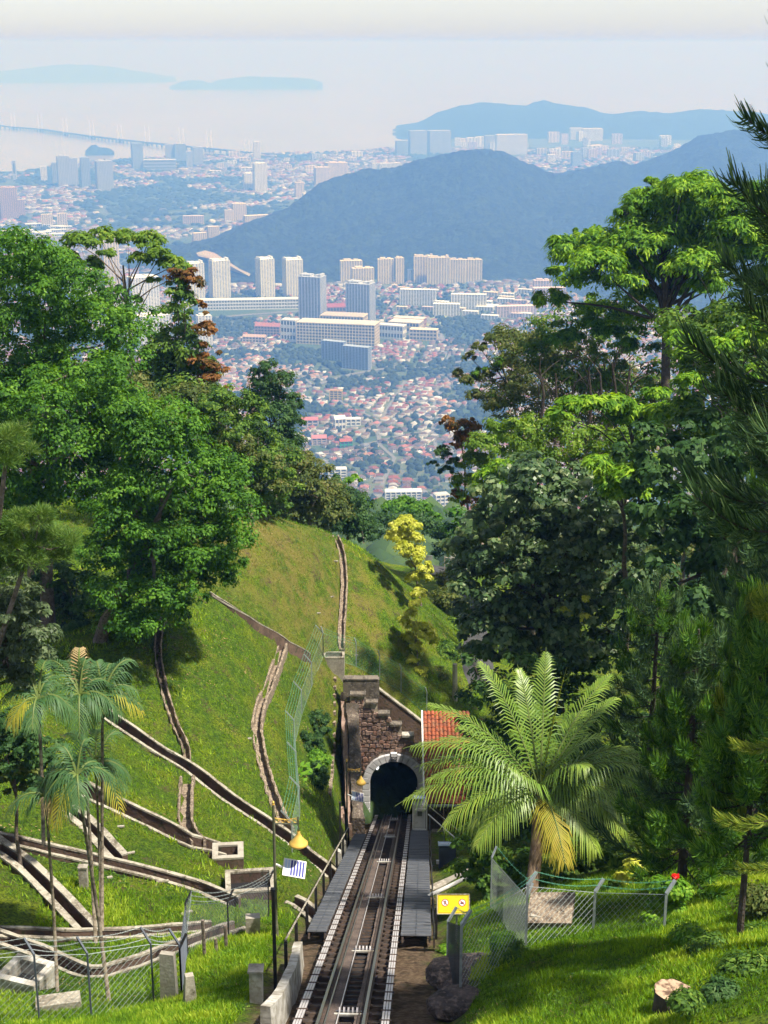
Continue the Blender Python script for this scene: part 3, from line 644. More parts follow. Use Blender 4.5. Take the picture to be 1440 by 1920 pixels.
tm.vertices.foreach_set('co', np.stack((co[:, 0] + cc[0] - pc[0], -co[:, 2] + cc[1] - pc[1], co[:, 1] + cc[2] - pc[2]), -1).astype(np.float32).ravel())
tm.materials.clear(); link('numerals', tm, M['archstone'], portal)
# bore: lined tube following the track gradient
mb = MB(); pts = [(RI, -.8)] + [(RI * math.cos(a), HS + RI * math.sin(a)) for a in np.linspace(0, math.pi, 17)] + [(-RI, -.8)]
ysb = np.linspace(.1, 30, 13)
for yy in ysb:
    for x, z in pts: mb.v.append(tuple(wp(x + TD[0] * yy, z + TD[2] * yy, yy)))
n = len(pts)
for i in range(len(ysb) - 1):
    for k in range(n): mb.f.append((i * n + k, i * n + (k + 1) % n, (i + 1) * n + (k + 1) % n, (i + 1) * n + k)); mb.m.append(0)
mb.f.append(tuple((len(ysb) - 1) * n + k for k in range(n))); mb.m.append(0)
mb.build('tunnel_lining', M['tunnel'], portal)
M['lamp'] = mat('tunnel lamp', (.8, .8, .75), .5)
lb = M['lamp'].node_tree.nodes['Principled BSDF']; lb.inputs['Emission Color'].default_value = (.95, .97, 1, 1); lb.inputs['Emission Strength'].default_value = 1.3
lamp_me = shared('tunnel_lamp', MB().box((0, 0, 0), (.10, .16, .05)), M['lamp'])
for k in range(9):
    yy = 1.0 + k * 1.5; P = wp(-RI * .72 + TD[0] * yy, HS + .78 + TD[2] * yy - 0.0, yy)
    o = bpy.data.objects.new('tunnel_lamp', lamp_me); COL.objects.link(o); o.location = P; tag(o, 'small white lamp glowing on the left wall inside the tunnel', 'tunnel lamp', 'lamps in a row inside the tunnel')
MB().tube([wp(-RI * .93 + TD[0] * y_, .6 + TD[2] * y_ + y_ * .28, y_) for y_ in (.6, 1.5, 2.6, 3.4)], .04, 5).build('white_conduit', M['white'], portal)
MB().bar(wp(RI - .05, .3, -.05), wp(RI - .05, 1.9, -.05), .05).build('white_conduit', M['white'], portal)
# rubble wall above and beside the arch, stepped at the right
rw = thing('stone_wall', 'tall dark rubble stone wall above the tunnel arch, stepping down to the right', 'stone wall', wp(0, 4))
steps = [(-2.55, -1.65, 7.75), (-1.65, -.95, 7.25), (-.95, -.25, 6.55), (-.25, .45, 5.85), (.45, 1.15, 5.15), (1.15, 1.9, 4.45)]
def topz(x):
    for a, b, t_ in steps:
        if a <= x <= b: return t_
    return 0
bk = MB()
for a, b, t_ in steps:                                 # backing in front of which stones sit; split round the arch
    n_ = 4
    for i in range(n_):
        xa = a + (b - a) * i / n_; xb = a + (b - a) * (i + 1) / n_; xm = (xa + xb) / 2
        zb = HS + math.sqrt(max(RO * RO - xm * xm, 0)) - .12 if abs(xm) < RO - .05 else -.8
        bk.box(wp(xm, (zb + t_) / 2, .22), (xb - xa, .4, t_ - zb))
bk.build('mortar_backing', M['mortar'], rw)
zr = -.6; nst = 0; row = 0
while zr < 7.8:
    h = random.uniform(.22, .34); x = -2.55 + random.uniform(0, .1)
    while x < 1.9:
        wd = random.uniform(.18, .46); xe = min(x + wd, 1.9); xm = (x + xe) / 2; zm = zr + h / 2
        if xe - x > .12 and zr + h < topz(xm) + .02 and math.hypot(xm, max(zm - HS, 0)) > RO + .12 and not (zm < HS and abs(xm) < RO + .12):
            j = lambda: random.uniform(-.05, .05); g = .026
            q = [(x + g + j(), zr + g + j()), (xm, zr + g + j() * .8), (xe - g + j(), zr + g + j()), (xe - g + j(), zr + h - g + j()), (xm + j(), zr + h - g + j()), (x + g + j(), zr + h - g + j())]
            solid(q, -.05 - random.uniform(0, .045), .05).build('stone', M[random.choice(('stone', 'stone', 'stoneb', 'stonec'))], rw); nst += 1
        x = xe
    zr += h
print('stones', nst)
for k, (a, b, t_) in enumerate(steps):
    m_ = M['whitewall'] if k == 4 else M['darkconc']
    MB().box(wp((a + b) / 2 + .02, t_ + .10, .10), (b - a + (.0 if k < 5 else .2), .5, .13)).build('step_coping', m_, rw)
    if k: MB().box(wp(a - .03, t_ + .42, .22), (.05, .35, .5)).build('step_riser', M['darkconc'], rw)
# slab and box on top, diagonal wing wall behind
MB().box(wp(-1.9, 7.9, .75), (2.1, .5, 1.25)).box(wp(-1.9, 8.56, .75), (1.96, .56, .07)).build('head_slab', M['darkconc'], rw)
ww = thing('wing_wall', 'dark diagonal wing wall with a pale coping falling to the right behind the stepped wall', 'wall', wp(1, 6, 2))
A_, B_ = at(690, 1278, 81.0), at(800, 1362, 81.2)
mb = MB(); dn = np.array((0, 0, -3.6)); th_ = np.array((0, .3, 0))
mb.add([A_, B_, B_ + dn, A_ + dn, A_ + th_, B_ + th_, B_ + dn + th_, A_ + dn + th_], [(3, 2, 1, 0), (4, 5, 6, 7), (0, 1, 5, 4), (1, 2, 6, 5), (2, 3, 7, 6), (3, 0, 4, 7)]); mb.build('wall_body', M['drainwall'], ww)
MB().bar(A_ + (0, .15, .03), B_ + (0, .15, .03), .38, .07).build('coping', M['coping'], ww)
# stone ramp (buttress) left of the portal, beside a narrow gully
rp = thing('stone_buttress', 'long sloping cobbled stone buttress left of the tunnel mouth', 'buttress', at(655, 1420, 76))
Pa, Pb = at(655, 1288, 80.2), at(668, 1535, 71.0)
Wd = np.array([Pa + (Pb - Pa) * t for t in np.linspace(0, 1, 26)])
sweep(Wd, [(-.42, -3.2), (-.42, .0), (-.1, .06), (.22, .0), (.22, -3.2)], 'ramp_body', M['ramp'], rp, .03)
sweep(Wd, [(.24, -3.2), (.24, -.30), (.52, -.34), (.52, -3.2)], 'ledge', M['stone'], rp, .025)
gt = thing('gully_edge', 'thin line of edging stones down the slope beside the buttress', 'kerb', at(625, 1420, 75))
Pa2, Pb2 = hit(628, 1275, .05), hit(618, 1500, .05); k = 26
for i in range(k):
    P = Pa2 + (Pb2 - Pa2) * (i / k); P[2] = hz(P[0], P[1], Zt) + .04
    MB().box(P, (.16 + random.uniform(-.03, .03), .28, .22), rz=random.uniform(-.2, .2)).build('stone', M['roughstone'], gt)
mb = MB(); 
for P in (tk(71.5, -2.75, .3), tk(70.3, -2.75, .2)): mb.box(P, (.6, .9, 1.5), rz=.1, taper=.9)
tag(mb.build('masonry_footing', M['stone']), 'brown masonry footing at the lower end of the stone buttress', 'footing')

# ================================================================ HUT with tiled roof, right of the portal
hut = thing('trackside_hut', 'open timber hut with an orange clay tiled roof right of the tunnel', 'hut', wp(3.6, 0, -2))
e0, e1 = at(797, 1508, 73.2), at(797, 1508, 73.2) + (2.7, 0, 0); t0, t1 = at(799, 1335, 79.0), at(799, 1335, 79.0) + (2.7, 0, 0)
t0[0] = e0[0]; t1[0] = e1[0]; sl = (t0 - e0); L_ = np.linalg.norm(sl); sl /= L_; nx = np.array((1., 0, 0)); up_ = np.cross(nx, sl); 
MB().add([e0 - up_ * .06, e1 - up_ * .06, t1 - up_ * .06, t0 - up_ * .06], [(0, 1, 2, 3)]).build('roof_deck', M['wood'], hut)
mb = MB(); ncol, nrow = 12, 22; cw = 2.7 / ncol; rl = L_ / nrow
for r in range(nrow):
    for c_ in range(ncol):
        o = e0 + nx * (c_ * cw + random.uniform(-.012, .012)) + sl * (r * rl + random.uniform(-.02, .02)) + up_ * random.uniform(0, .035); a0 = .035
        pr = [(0, .0), (.25, .055), (.5, .075), (.75, .055), (1, 0)]
        vs = [o + nx * p * cw * .97 + up_ * (h + .035) for p, h in pr] + [o + nx * p * cw * .93 + sl * rl * 1.08 + up_ * h for p, h in pr] + [o + nx * p * cw * .97 for p, h in (pr[0], pr[-1])]
        mb.add(vs, [(i, i + 1, i + 6, i + 5) for i in range(4)] + [(10, 11, 4, 3, 2, 1, 0)])
stuff(mb.build('tile_covering', M['tile'], hut))
MB().bar(e0 + (-.05, 0, .03), t0 + (-.05, 0, .06), .09, .16).build('barge_board', M['white'], hut)
MB().bar(e0 + (-.1, -.06, -.06), e1 + (0, -.06, -.06), .11, .12).build('gutter', M['galv'], hut)
for x in (.12, 1.3, 2.6): MB().bar(e0 + (x, .25, -.1), e0 + (x, .25, -2.7), .13).build('post', M['wood'], hut)
MB().box((e0 + e1) / 2 + (0, 3.6, -1.0), (2.7, .2, 4.2)).build('back_wall', M['wood'], hut)
for k in range(5): MB().box(e0 + (.3 + k * .52, 1.4 + (k % 2) * .1, -1.5), (.5, .05, 2.3)).build('wall_board', M['wood'], hut)
MB().box(e0 + (.85, .35, -2.2), (.9, .5, .7)).build('plinth', M['concrete'], hut)
# pale stair rails in front of hut
st = thing('stair_handrail', 'pair of thin pale handrails sloping down in front of the tiled hut', 'handrail', at(830, 1540, 68))
MB().tube([at(803, 1527, 70), at(852, 1570, 66)], .035, 6).build('rail', M['white'], st); MB().tube([at(805, 1512, 70.6), at(858, 1556, 66.6)], .03, 6).build('rail', M['coping'], st)
for x, y, Y in ((806, 1530, 69.8), (833, 1554, 67.6), (851, 1570, 66.1)): MB().bar(at(x, y, Y), at(x, y, Y) + (0, 0, -1.2), .045).build('baluster', M['galv'], st)
# white kiosk at the head of the walkway
kc = tk(70.6, 1.60, 0); kb = thing('equipment_kiosk', 'narrow white kiosk with a slatted door at the end of the right walkway', 'kiosk', kc)
MB().box(kc + (0, .9, 1.5), (.62, 1.9, .06), ax=(TR_, TL, TU)).build('roof_panel', M['paleblue'], kb)
MB().box(kc + (0, .55, .4), (.60, .5, 1.9)).build('cabinet', M['white'], kb)
for k in range(8): MB().box(kc + (-.24 + k * .069, .28, .55), (.035, .04, .95)).build('slat', M['white'], kb)
MB().box(kc + (0, .265, .86), (.24, .05, .26)).build('vent_window', M['olive'], kb)
for s in (-1, 1):
    MB().bar(kc + (s * .36, .2, -.4), kc + (s * .36, .2, 1.5), .07).build('frame_post', M['white'], kb); MB().bar(kc + (s * .36, .2, 1.4), kc + (s * .36, 1.9, .9), .05).build('side_rail', M['white'], kb)
MB().bar(kc + (-.38, .2, 1.15), kc + (.38, .2, 1.15), .07).build('cross_rail', M['white'], kb)
MB().box(kc + (0, -.1, .12), (.66, .62, .05), ax=(TR_, TL, TU)).build('threshold', M['white'], kb)
# grey cabinet with blue lid
gc = at(838, 1640, 57.5); gk = thing('electrical_cabinet', 'tall blue grey cabinet with a pale blue lid below the hut', 'cabinet', gc)
MB().box(gc + (0, 0, .72), (.72, .55, 1.55)).build('body', M['bluegrey'], gk); MB().box(gc + (0, -.0, 1.53), (.80, .66, .07), ax=((1, 0, 0), (0, .95, -.3), (0, .3, .95))).build('lid', M['paleblue'], gk)
MB().box(gc + (-.42, -.2, .75), (.12, .1, .16)).build('junction_box', M['white'], gk); MB().box(gc + (.0, -.285, .7), (.62, .02, 1.35)).build('door', M['bluegrey'], gk)
# dark trough and white pipe right of track
W = spline([at(806, 1668, 51), at(835, 1655, 51.5), at(865, 1640, 51.5), at(880, 1632, 51.5)], .3); t = thing('trough_wall', 'dark curved trough wall below the grey cabinet', 'wall', W[0])
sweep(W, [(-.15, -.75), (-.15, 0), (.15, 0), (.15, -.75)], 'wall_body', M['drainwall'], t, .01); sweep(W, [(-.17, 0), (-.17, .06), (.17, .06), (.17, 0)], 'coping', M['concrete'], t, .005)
tag(MB().tube([at(803, 1680, 47), at(840, 1663, 47.3), at(885, 1640, 47.6)], .075, 8).build('drain_pipe', M['white']), 'white pipe running up to the right behind the yellow sign', 'pipe')
# yellow warning sign
sc0 = at(850, 1695, 38.2); sg = thing('warning_sign', 'yellow rectangular warning sign with two round prohibition symbols beside the walkway', 'sign', sc0)
sn = np.array((-.05, -math.cos(.30), math.sin(.30) + .25)); sn /= np.linalg.norm(sn); sx_ = np.array((1., .0, 0)); sx_ -= sn * sx_.dot(sn); sx_ /= np.linalg.norm(sx_); sy_ = np.cross(sn, sx_)
SW, SH = .94, .56
def sp(x, y, o=0): return sc0 + sx_ * x + sy_ * y + sn * o
brd = MB().box(sc0, (SW, .02, SH), ax=(sx_, -sn, sy_)).build('board', M['yellow'], sg)
for a, b in (((-SW/2, -SH/2), (SW/2, -SH/2)), ((SW/2, -SH/2), (SW/2, SH/2)), ((SW/2, SH/2), (-SW/2, SH/2)), ((-SW/2, SH/2), (-SW/2, -SH/2))):
    MB().bar(sp(*a, .006), sp(*b, .006), .028, .034, up=sn).build('frame', M['coping'], sg)
for a, b in (((-SW/2+.045, -SH/2+.04), (SW/2-.045, -SH/2+.04)), ((SW/2-.045, -SH/2+.04), (SW/2-.045, SH/2-.04)), ((SW/2-.045, SH/2-.04), (-SW/2+.045, SH/2-.04)), ((-SW/2+.045, SH/2-.04), (-SW/2+.045, -SH/2+.04))):
    MB().bar(sp(*a, .012), sp(*b, .012), .007, .004, up=sn).build('border_line', M['signblack'], sg)
def disc(cx_, cy_, r, o, n=24): return [sp(cx_ + r * math.cos(2 * math.pi * k / n), cy_ + r * math.sin(2 * math.pi * k / n), o) for k in range(n)]
for cx_ in (-.24, .26):
    MB().add(disc(cx_, .04, .105, .0135), [tuple(range(24))]).build('disc', M['signwhite'], sg)
    ri = disc(cx_, .04, .088, .016); ro = disc(cx_, .04, .107, .016); MB().add(ri + ro, [(k, (k + 1) % 24, 24 + (k + 1) % 24, 24 + k) for k in range(24)]).build('ring', M['red'], sg)
    g = MB(); bl = lambda a, b, w_: g.bar(sp(cx_ + a[0], .04 + a[1], .018), sp(cx_ + b[0], .04 + b[1], .018), w_, .003, up=sn)
    if cx_ < 0:
        bl((0, .0), (0, .045), .032); bl((0, .0), (-.03, -.06), .018); bl((0, .0), (.035, -.06), .018); bl((-.0, .035), (-.035, .005), .012); bl((0, .035), (.035, .01), .012); g.add([sp(cx_ + .014 * math.cos(k), .04 + .064 + .014 * math.sin(k), .018) for k in np.arange(0, 6.28, .785)], [tuple(range(8))])
    else:
        bl((-.055, -.01), (.05, -.01), .02); bl((-.03, -.01), (-.01, .04), .016); bl((0, -.01), (.03, .02), .022); bl((-.05, -.03), (.05, -.035), .012)
    g.build('pictogram', M['signblack'], sg); MB().bar(sp(cx_ - .065, .04 + .065, .019), sp(cx_ + .065, .04 - .065, .019), .014, .003, up=sn).build('slash', M['red'], sg)
for y_, x0_, x1_, n_ in ((.20, -.27, .33, 12), (-.115, -.2, .22, 11), (-.18, -.3, .3, 16), (.12, -.07, .09, 4)):   # faint worn lines of small unreadable print
    g = MB(); x = x0_
    while x < x1_: w_ = random.uniform(.012, .04); g.bar(sp(x, y_, .0125), sp(min(x + w_, x1_), y_, .0125), .012, .002, up=sn); x += w_ + .014
    g.build('worn_print', M['goldtrim'], sg)
MB().bar(sp(.1, -.2, -.03), sp(.1, -.2, -.03) + (0, 0, -1.6), .05).build('post', M['galv'], sg)
# lamps on posts with solar panels
def streetlamp(lab, foot, top, R_, s, arm):
    t = thing('street_lamp', lab, 'street lamp', foot); top = np.array((foot[0], foot[1], top))
    MB().tube([foot, foot + (0, 0, .8)], (.085 * s, .06 * s), 8).tube([foot + (0, 0, .8), top], (.05 * s, .04 * s), 8).build('pole', M['olive'], t)
    MB().lathe([(.02, 0), (.05, .03), (.03, .07), (.045, .11), (0, .16)], top, 8).build('finial', M['goldtrim'], t)
    ar = top + (0, 0, -.62 * s * 1.0); e = ar + np.array((arm, 0, 0))
    MB().bar(ar, e, .035, .035).build('arm', M['olive'], t)
    sc = MB(); nsc = 4
    for k in range(nsc):
        c = ar + np.array((arm * (k + .6) / nsc, 0, .09 * s))
        sc.tube([c + np.array((.09 * s * math.cos(a) * (1 - a / 14), 0, .07 * s * math.sin(a) * (1 - a / 14))) for a in np.linspace(0, 7.5, 14)], .012, 4)
    sc.tube([ar + (0, 0, .2 * s), ar + (arm * .5, 0, .13 * s), e + (0, 0, .2 * s)], .012, 4); sc.build('scrollwork', M['goldtrim'], t)
    MB().bar(e + (0, 0, .25 * s), e + (0, 0, -.22 * s), .04, .04).build('drop_rod', M['olive'], t)
    c = e + (0, 0, -.75 * s); sh = MB().lathe([(.045, .50), (.06, .47), (.05, .43), (.085, .36), (.13, .27), (.215, .17), (.225, .15), (.285, .10), (.29, .05), (.25, .01), (.17, -.02)] if s > .99 else [(.045 * s, .50 * s), (.06 * s, .43 * s), (.13 * s, .27 * s), (.22 * s, .16 * s), (.29 * s, .06 * s), (.25 * s, .01 * s), (.17 * s, -.02 * s)], c, 24).build('lamp_shade', M['gold'], t, smooth=True)
    MB().lathe([(.17 * s, .0), (.15 * s, -.05), (.05 * s, -.09), (0, -.09)], c, 16).build('lens', M['signwhite'], sh)
    b0 = np.array((foot[0], foot[1], top[2] - 2.0 * s)); b1 = b0 + np.array((.28 * s, -.05, -.10))
    MB().bar(b0, b1, .05, .05).build('bracket', M['white'], t)
    pcn = b1 + np.array((.32 * s, 0, -.03)); ax = ((.94, .05, -.22), (-.10, .88, .44), (.2, -.45, .87))
    ax = np.array(ax); ax[0] /= np.linalg.norm(ax[0]); ax[2] = np.cross(ax[0], ax[1]); ax[2] /= np.linalg.norm(ax[2]); ax[1] = np.cross(ax[2], ax[0])
    pn = MB().box(pcn, (.70 * s, .62 * s, .03), ax=ax).build('solar_panel', M['white'], t)
    for k in range(7): MB().box(pcn + ax[0] * (-.27 + k * .09) * s + ax[2] * .018, (.06 * s, .54 * s, .006), ax=ax).build('solar_cell', M['solar'] if k > 1 else M['paleblue'], pn)
    return t
f1 = at(519, 1775, 40.3); tp1 = at(519, 1510, 40.3)
streetlamp('gold lantern street lamp on a tall olive post standing left of the track', f1, tp1[2], 0, 1.0, .74)
f2 = at(651, 1560, 68.5); tp2 = at(651, 1428, 68.5)
streetlamp('farther gold lantern street lamp beside the left pier of the tunnel mouth', f2, tp2[2], 0, .92, .72)
# ================================================================ VEGETATION
def quadleaves(P, Nv, L, W, var, name, m, parent, droop=0.0, radial=None, fold=0.0, **props):
    """one diamond leaf per point; radial = direction the leaf points to (else random tangent)"""
    n = len(P); r = RNG.normal(size=(n, 3)) if radial is None else radial + RNG.normal(size=(n, 3)) * .35
    r = r.copy(); r[:, 2] -= droop
    Nv = Nv / (np.linalg.norm(Nv, axis=1, keepdims=True) + 1e-9)
    a = r - Nv * np.sum(r * Nv, 1, keepdims=True); a /= np.linalg.norm(a, axis=1, keepdims=True) + 1e-9; b = np.cross(Nv, a)
    L = np.broadcast_to(L, (n,))[:, None]; W = np.broadcast_to(W, (n,))[:, None]
    base = wloc(parent) if parent is not None else np.zeros(3); P = P - base
    V = np.stack((P - a * L * .5, P + b * W * .5 + Nv * fold * L, P + a * L * .5 - Nv * L * .12, P - b * W * .5 + Nv * fold * L), 1).reshape(-1, 3)
    Fq = np.arange(4 * n).reshape(n, 4)
    me = npmesh(name, V, Fq, attrs={'var': np.clip(var, 0, 1)})
    return link(name, me, m, parent, **props)
def unit(n): v = RNG.normal(size=(n, 3)); return v / np.linalg.norm(v, axis=1, keepdims=True)
def cloud(lobes, nleaf, sub=.46, flat=.8, vspread=.28, up=.45, per=60, low=-.35):
    """leaf points in small clumps sitting on the skins of the lobes"""
    C = np.array([l[0] for l in lobes]); R = np.array([l[1] for l in lobes]); w_ = R ** 2 / np.sum(R ** 2)
    ns = max(len(R), int(nleaf / per)); li = RNG.choice(len(R), ns, p=w_)
    D = unit(ns); D[:, 2] = np.where(D[:, 2] < low, -D[:, 2], D[:, 2]); D /= np.linalg.norm(D, axis=1, keepdims=True)
    rad = R[li] * RNG.uniform(.62, 1.0, ns); S = C[li] + D * rad[:, None] * (1, 1, flat)
    rs = np.clip(R[li] * sub, .2, 1.5) * RNG.uniform(.6, 1.25, ns); vs = RNG.uniform(0, 1, ns)
    si = RNG.integers(0, ns, nleaf); E = unit(nleaf); E[:, 2] = np.where((E[:, 2] < -.2) & (RNG.random(nleaf) < .7), -E[:, 2], E[:, 2])
    P = S[si] + E * (rs[si] * RNG.uniform(.1, 1.2, nleaf) ** .6)[:, None] * (1, 1, .72)
    N_ = E * .9 + D[si] * .35 + unit(nleaf) * .55 + np.array((0, 0, up))
    var = .5 + (vs[si] - .5) * vspread * 2 + RNG.normal(0, .17, nleaf)
    return P, N_, var, E + D[si] * .4, S
def lob(px, py, r, Y, k=1.28): c = at(px, py, Y); d = c[1] * CP - c[2] * SP; return (c, r * k * d / F)
def inside(poly, x, y):
    c = False; j = len(poly) - 1
    for i in range(len(poly)):
        if (poly[i][1] > y) != (poly[j][1] > y) and x < (poly[j][0] - poly[i][0]) * (y - poly[i][1]) / (poly[j][1] - poly[i][1]) + poly[i][0]: c = not c
        j = i
    return c
def fill(poly, r, Y, thick, rnd=random.Random(5)):
    xs_ = [p[0] for p in poly]; ys_ = [p[1] for p in poly]; out = []; pts = []
    for _ in range(4000):
        x, y = rnd.uniform(min(xs_), max(xs_)), rnd.uniform(min(ys_), max(ys_))
        if inside(poly, x, y) and all((x - a) ** 2 + (y - b) ** 2 > (r * .8) ** 2 for a, b in pts): pts.append((x, y))
    for x, y in pts:
        out.append(lob(x, y, r * rnd.uniform(.85, 1.25), Y + rnd.uniform(-thick, thick)))
    return out
LM = {}
def lm(name, *cols, trans=.35, rough=.6, spec=.18):
    if name not in LM: LM[name] = leafmat(name, list(cols), trans, rough, spec)
    return LM[name]
lm('fig leaves', (.014, .045, .007), (.044, .130, .013), (.088, .215, .018), (.17, .32, .035))
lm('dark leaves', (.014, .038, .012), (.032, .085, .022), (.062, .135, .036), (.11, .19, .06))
lm('olive leaves', (0.031, 0.051, 0.014), (0.071, 0.111, 0.024), (0.128, 0.162, 0.037), (0.221, 0.204, 0.068))
lm('mid green leaves', (0.018, 0.054, 0.011), (0.054, 0.120, 0.018), (0.105, 0.203, 0.027), (0.210, 0.300, 0.045))
lm('rust leaves', (0.055, 0.055, 0.013), (0.132, 0.083, 0.022), (0.242, 0.105, 0.028), (0.330, 0.165, 0.044))
lm('lime leaves', (0.046, 0.138, 0.011), (0.103, 0.241, 0.017), (0.161, 0.322, 0.023), (0.276, 0.414, 0.046))
lm('airy green leaves', (0.039, 0.091, 0.013), (0.098, 0.182, 0.019), (0.143, 0.260, 0.026), (0.260, 0.325, 0.052))
lm('canopy bright leaves', (0.031, 0.094, 0.010), (0.088, 0.213, 0.015), (0.188, 0.350, 0.022), (0.350, 0.500, 0.037))
lm('yellow leaves', (.20, .24, .02), (.38, .42, .04), (.54, .56, .08), (.66, .66, .20))
lm('climber leaves', (.024, .055, .022), (.056, .115, .040), (.12, .20, .075), (.28, .33, .14), rough=.42, spec=.5)
lm('pale grey leaves', (.022, .04, .014), (.055, .09, .032), (.11, .16, .065), (.20, .25, .12), rough=.5, spec=.35)
lm('palm leaves', (0.044, 0.106, 0.015), (0.094, 0.188, 0.022), (0.175, 0.275, 0.033), (0.325, 0.388, 0.056), trans=.16, rough=.42, spec=.5)
lm('yellow palm leaves', (0.100, 0.160, 0.020), (0.220, 0.260, 0.030), (0.380, 0.340, 0.040), (0.480, 0.360, 0.060), rough=.55, spec=.25)
lm('dry palm leaves', (0.260, 0.190, 0.080), (0.380, 0.280, 0.130), (0.480, 0.360, 0.180), (0.520, 0.420, 0.240))
lm('areca leaves', (0.022, 0.069, 0.022), (0.044, 0.119, 0.037), (0.088, 0.175, 0.062), (0.188, 0.275, 0.100), rough=.5, spec=.3)
lm('araucaria needles', (.016, .042, .016), (.040, .088, .030), (.09, .16, .052), (.20, .28, .10), trans=.15)
lm('araucaria green', (.020, .065, .010), (.055, .15, .018), (.12, .25, .028), (.24, .36, .05), trans=.25)
lm('araucaria golden', (.05, .10, .01), (.12, .18, .02), (.22, .27, .03), (.36, .37, .05), trans=.25)
lm('pine needles', (.03, .07, .014), (.07, .15, .025), (.13, .23, .04), (.24, .32, .08), trans=.2)
lm('grass blades', (0.034, 0.088, 0.009), (0.101, 0.223, 0.014), (0.203, 0.351, 0.022), (0.405, 0.499, 0.054), trans=.35)
lm('dry grass', (.07, .13, .014), (.15, .19, .03), (.25, .24, .06), (.38, .31, .13), trans=.25)
M['red flower'] = mat('red petals', (.65, .015, .01), .5, trans=.2)
def tree(name, label, cat, lobes, mleaf, nleaf, leaf=(.22, .13), base=None, tr=.22, bark='bark', group=None, limbs=9, extra=(), bend=.6, seed=1, **kw):
    C = np.mean([l[0] for l in lobes], 0)
    if base is None:
        base = C.copy(); base[2] = float(hz(C[0], C[1], Zt)) - .2 if Y0 < C[1] < Y1 and X0 < C[0] < X1 else C[2] - 8
    base = np.array(base, float); t = thing(name, label, cat, base, group); rnd = random.Random(seed)
    nleaf = int(nleaf * 1.15); P, N_, var, rad, S = cloud(lobes, nleaf, **kw)
    W = leaf[1] * 1.15 * RNG.uniform(.7, 1.3, nleaf); L = leaf[0] * 1.15 * RNG.uniform(.7, 1.3, nleaf)
    quadleaves(P, N_, L, W, var, 'crown', LM[mleaf], t, droop=.3, radial=rad)
    for (lb, ml, nl) in extra:
        P, N_, var, rad, _ = cloud(lb, nl, **kw); quadleaves(P, N_, leaf[0], leaf[1], var, 'crown', LM[ml], t, droop=.3, radial=rad)
    if tr:
        zb = base[2]; low = min(l[0][2] - l[1] * .2 for l in lobes); top = C.copy(); H = max(C[2] - zb, 1)
        fork = base + np.array(((C[0] - base[0]) * .45, (C[1] - base[1]) * .45, H * .55))
        mid = (base + fork) / 2 + np.array((rnd.uniform(-.3, .3), rnd.uniform(-.2, .2), 0)) * bend
        mb = MB().tube(spline([base + (0, 0, -.4), mid, fork, (fork + C) / 2 + (0, 0, H * .04), C], H / 9)[:], np.linspace(tr, tr * .3, len(spline([base + (0, 0, -.4), mid, fork, (fork + C) / 2 + (0, 0, H * .04), C], H / 9))), 8)
        tk_ = mb.build('trunk', M[bark], t, smooth=True)
        mb = MB(); ls = list(lobes); rnd.shuffle(ls)
        for c, r in ls[:limbs]:
            s = base + (C - base) * rnd.uniform(.3, .75); s[0] += (fork[0] - s[0]) * .5; s = fork + (C - fork) * rnd.uniform(0, .8)
            m_ = (s + c) / 2 + np.array((rnd.uniform(-.4, .4), rnd.uniform(-.4, .4), rnd.uniform(.0, .7)))
            pts = spline([s, m_, c], .8); mb.tube(pts, np.linspace(tr * .36, tr * .07, len(pts)), 5)
            for q in range(4):
                e = c + unit(1)[0] * r * .9; mb.tube([c, (c + e) / 2 + (0, 0, .1), e], [tr * .09, tr * .06, tr * .03], 3)
        mb.build('limb', M[bark], t, smooth=True)
    return t
def L_(lst, Y, j=0): return [lob(x, y, r, Y + random.uniform(-j, j)) for x, y, r in lst]
# ---- left side
T1 = fill([(-60,440),(40,450),(80,478),(130,512),(200,545),(250,600),(258,640),(240,690),(200,740),(120,780),(-60,800)], 34, 76, 3.5)
tree('fig_tree', 'tall dense bright green tree at the upper left edge', 'tree', T1, 'fig leaves', 52000, (.17, .10), base=at(60, 1120, 77), tr=.4, seed=2)
T2 = fill([(-60,790),(60,720),(150,700),(240,690),(262,760),(250,860),(230,950),(120,960),(-60,980)], 34, 70, 3.5)
tree('fig_tree', 'broad green tree below the tall one at the left edge, with bare limbs showing', 'tree', T2, 'fig leaves', 46000, (.17, .10), base=at(90, 1170, 71), tr=.4, seed=3)
T3 = fill([(245,780),(330,765),(385,850),(430,880),(468,960),(460,1005),(440,1060),(395,1110),(340,1140),(300,1172),(230,1222),(205,1180),(190,1110),(170,1040),(210,960),(240,900)], 30, 66, 3.0)
tree('fig_tree', 'large bright green spreading tree reaching over the grass slope towards the mound', 'tree', T3, 'fig leaves', 66000, (.155, .095), base=at(175, 1225, 67), tr=.38, seed=4)
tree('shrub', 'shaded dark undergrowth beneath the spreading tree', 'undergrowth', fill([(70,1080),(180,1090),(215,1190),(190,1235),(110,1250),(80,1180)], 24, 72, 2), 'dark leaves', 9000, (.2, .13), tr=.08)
tree('conifer_tree', 'small dark pointed tree poking above the left crowns', 'tree', L_([(75,462,10),(73,478,15),(70,500,22),(85,515,18),(58,515,15)], 84), 'dark leaves', 4500, (.2, .08), base=at(72, 700, 85), tr=.15)
tree('airy_tree', 'tall thin tree with open yellowish green crown in front of the white towers', 'tree', L_([(150,460,26),(188,447,24),(130,488,18),(168,500,20),(205,480,16),(240,450,22),(277,455,24),(262,488,18),(300,480,20),(325,500,24),(342,517,14),(215,545,12),(290,530,12),(255,562,9),(120,475,12),(225,585,9)], 104, 2), 'airy green leaves', 9500, (.26, .15), base=at(262, 850, 104), tr=.2, limbs=16, seed=6, flat=.55)
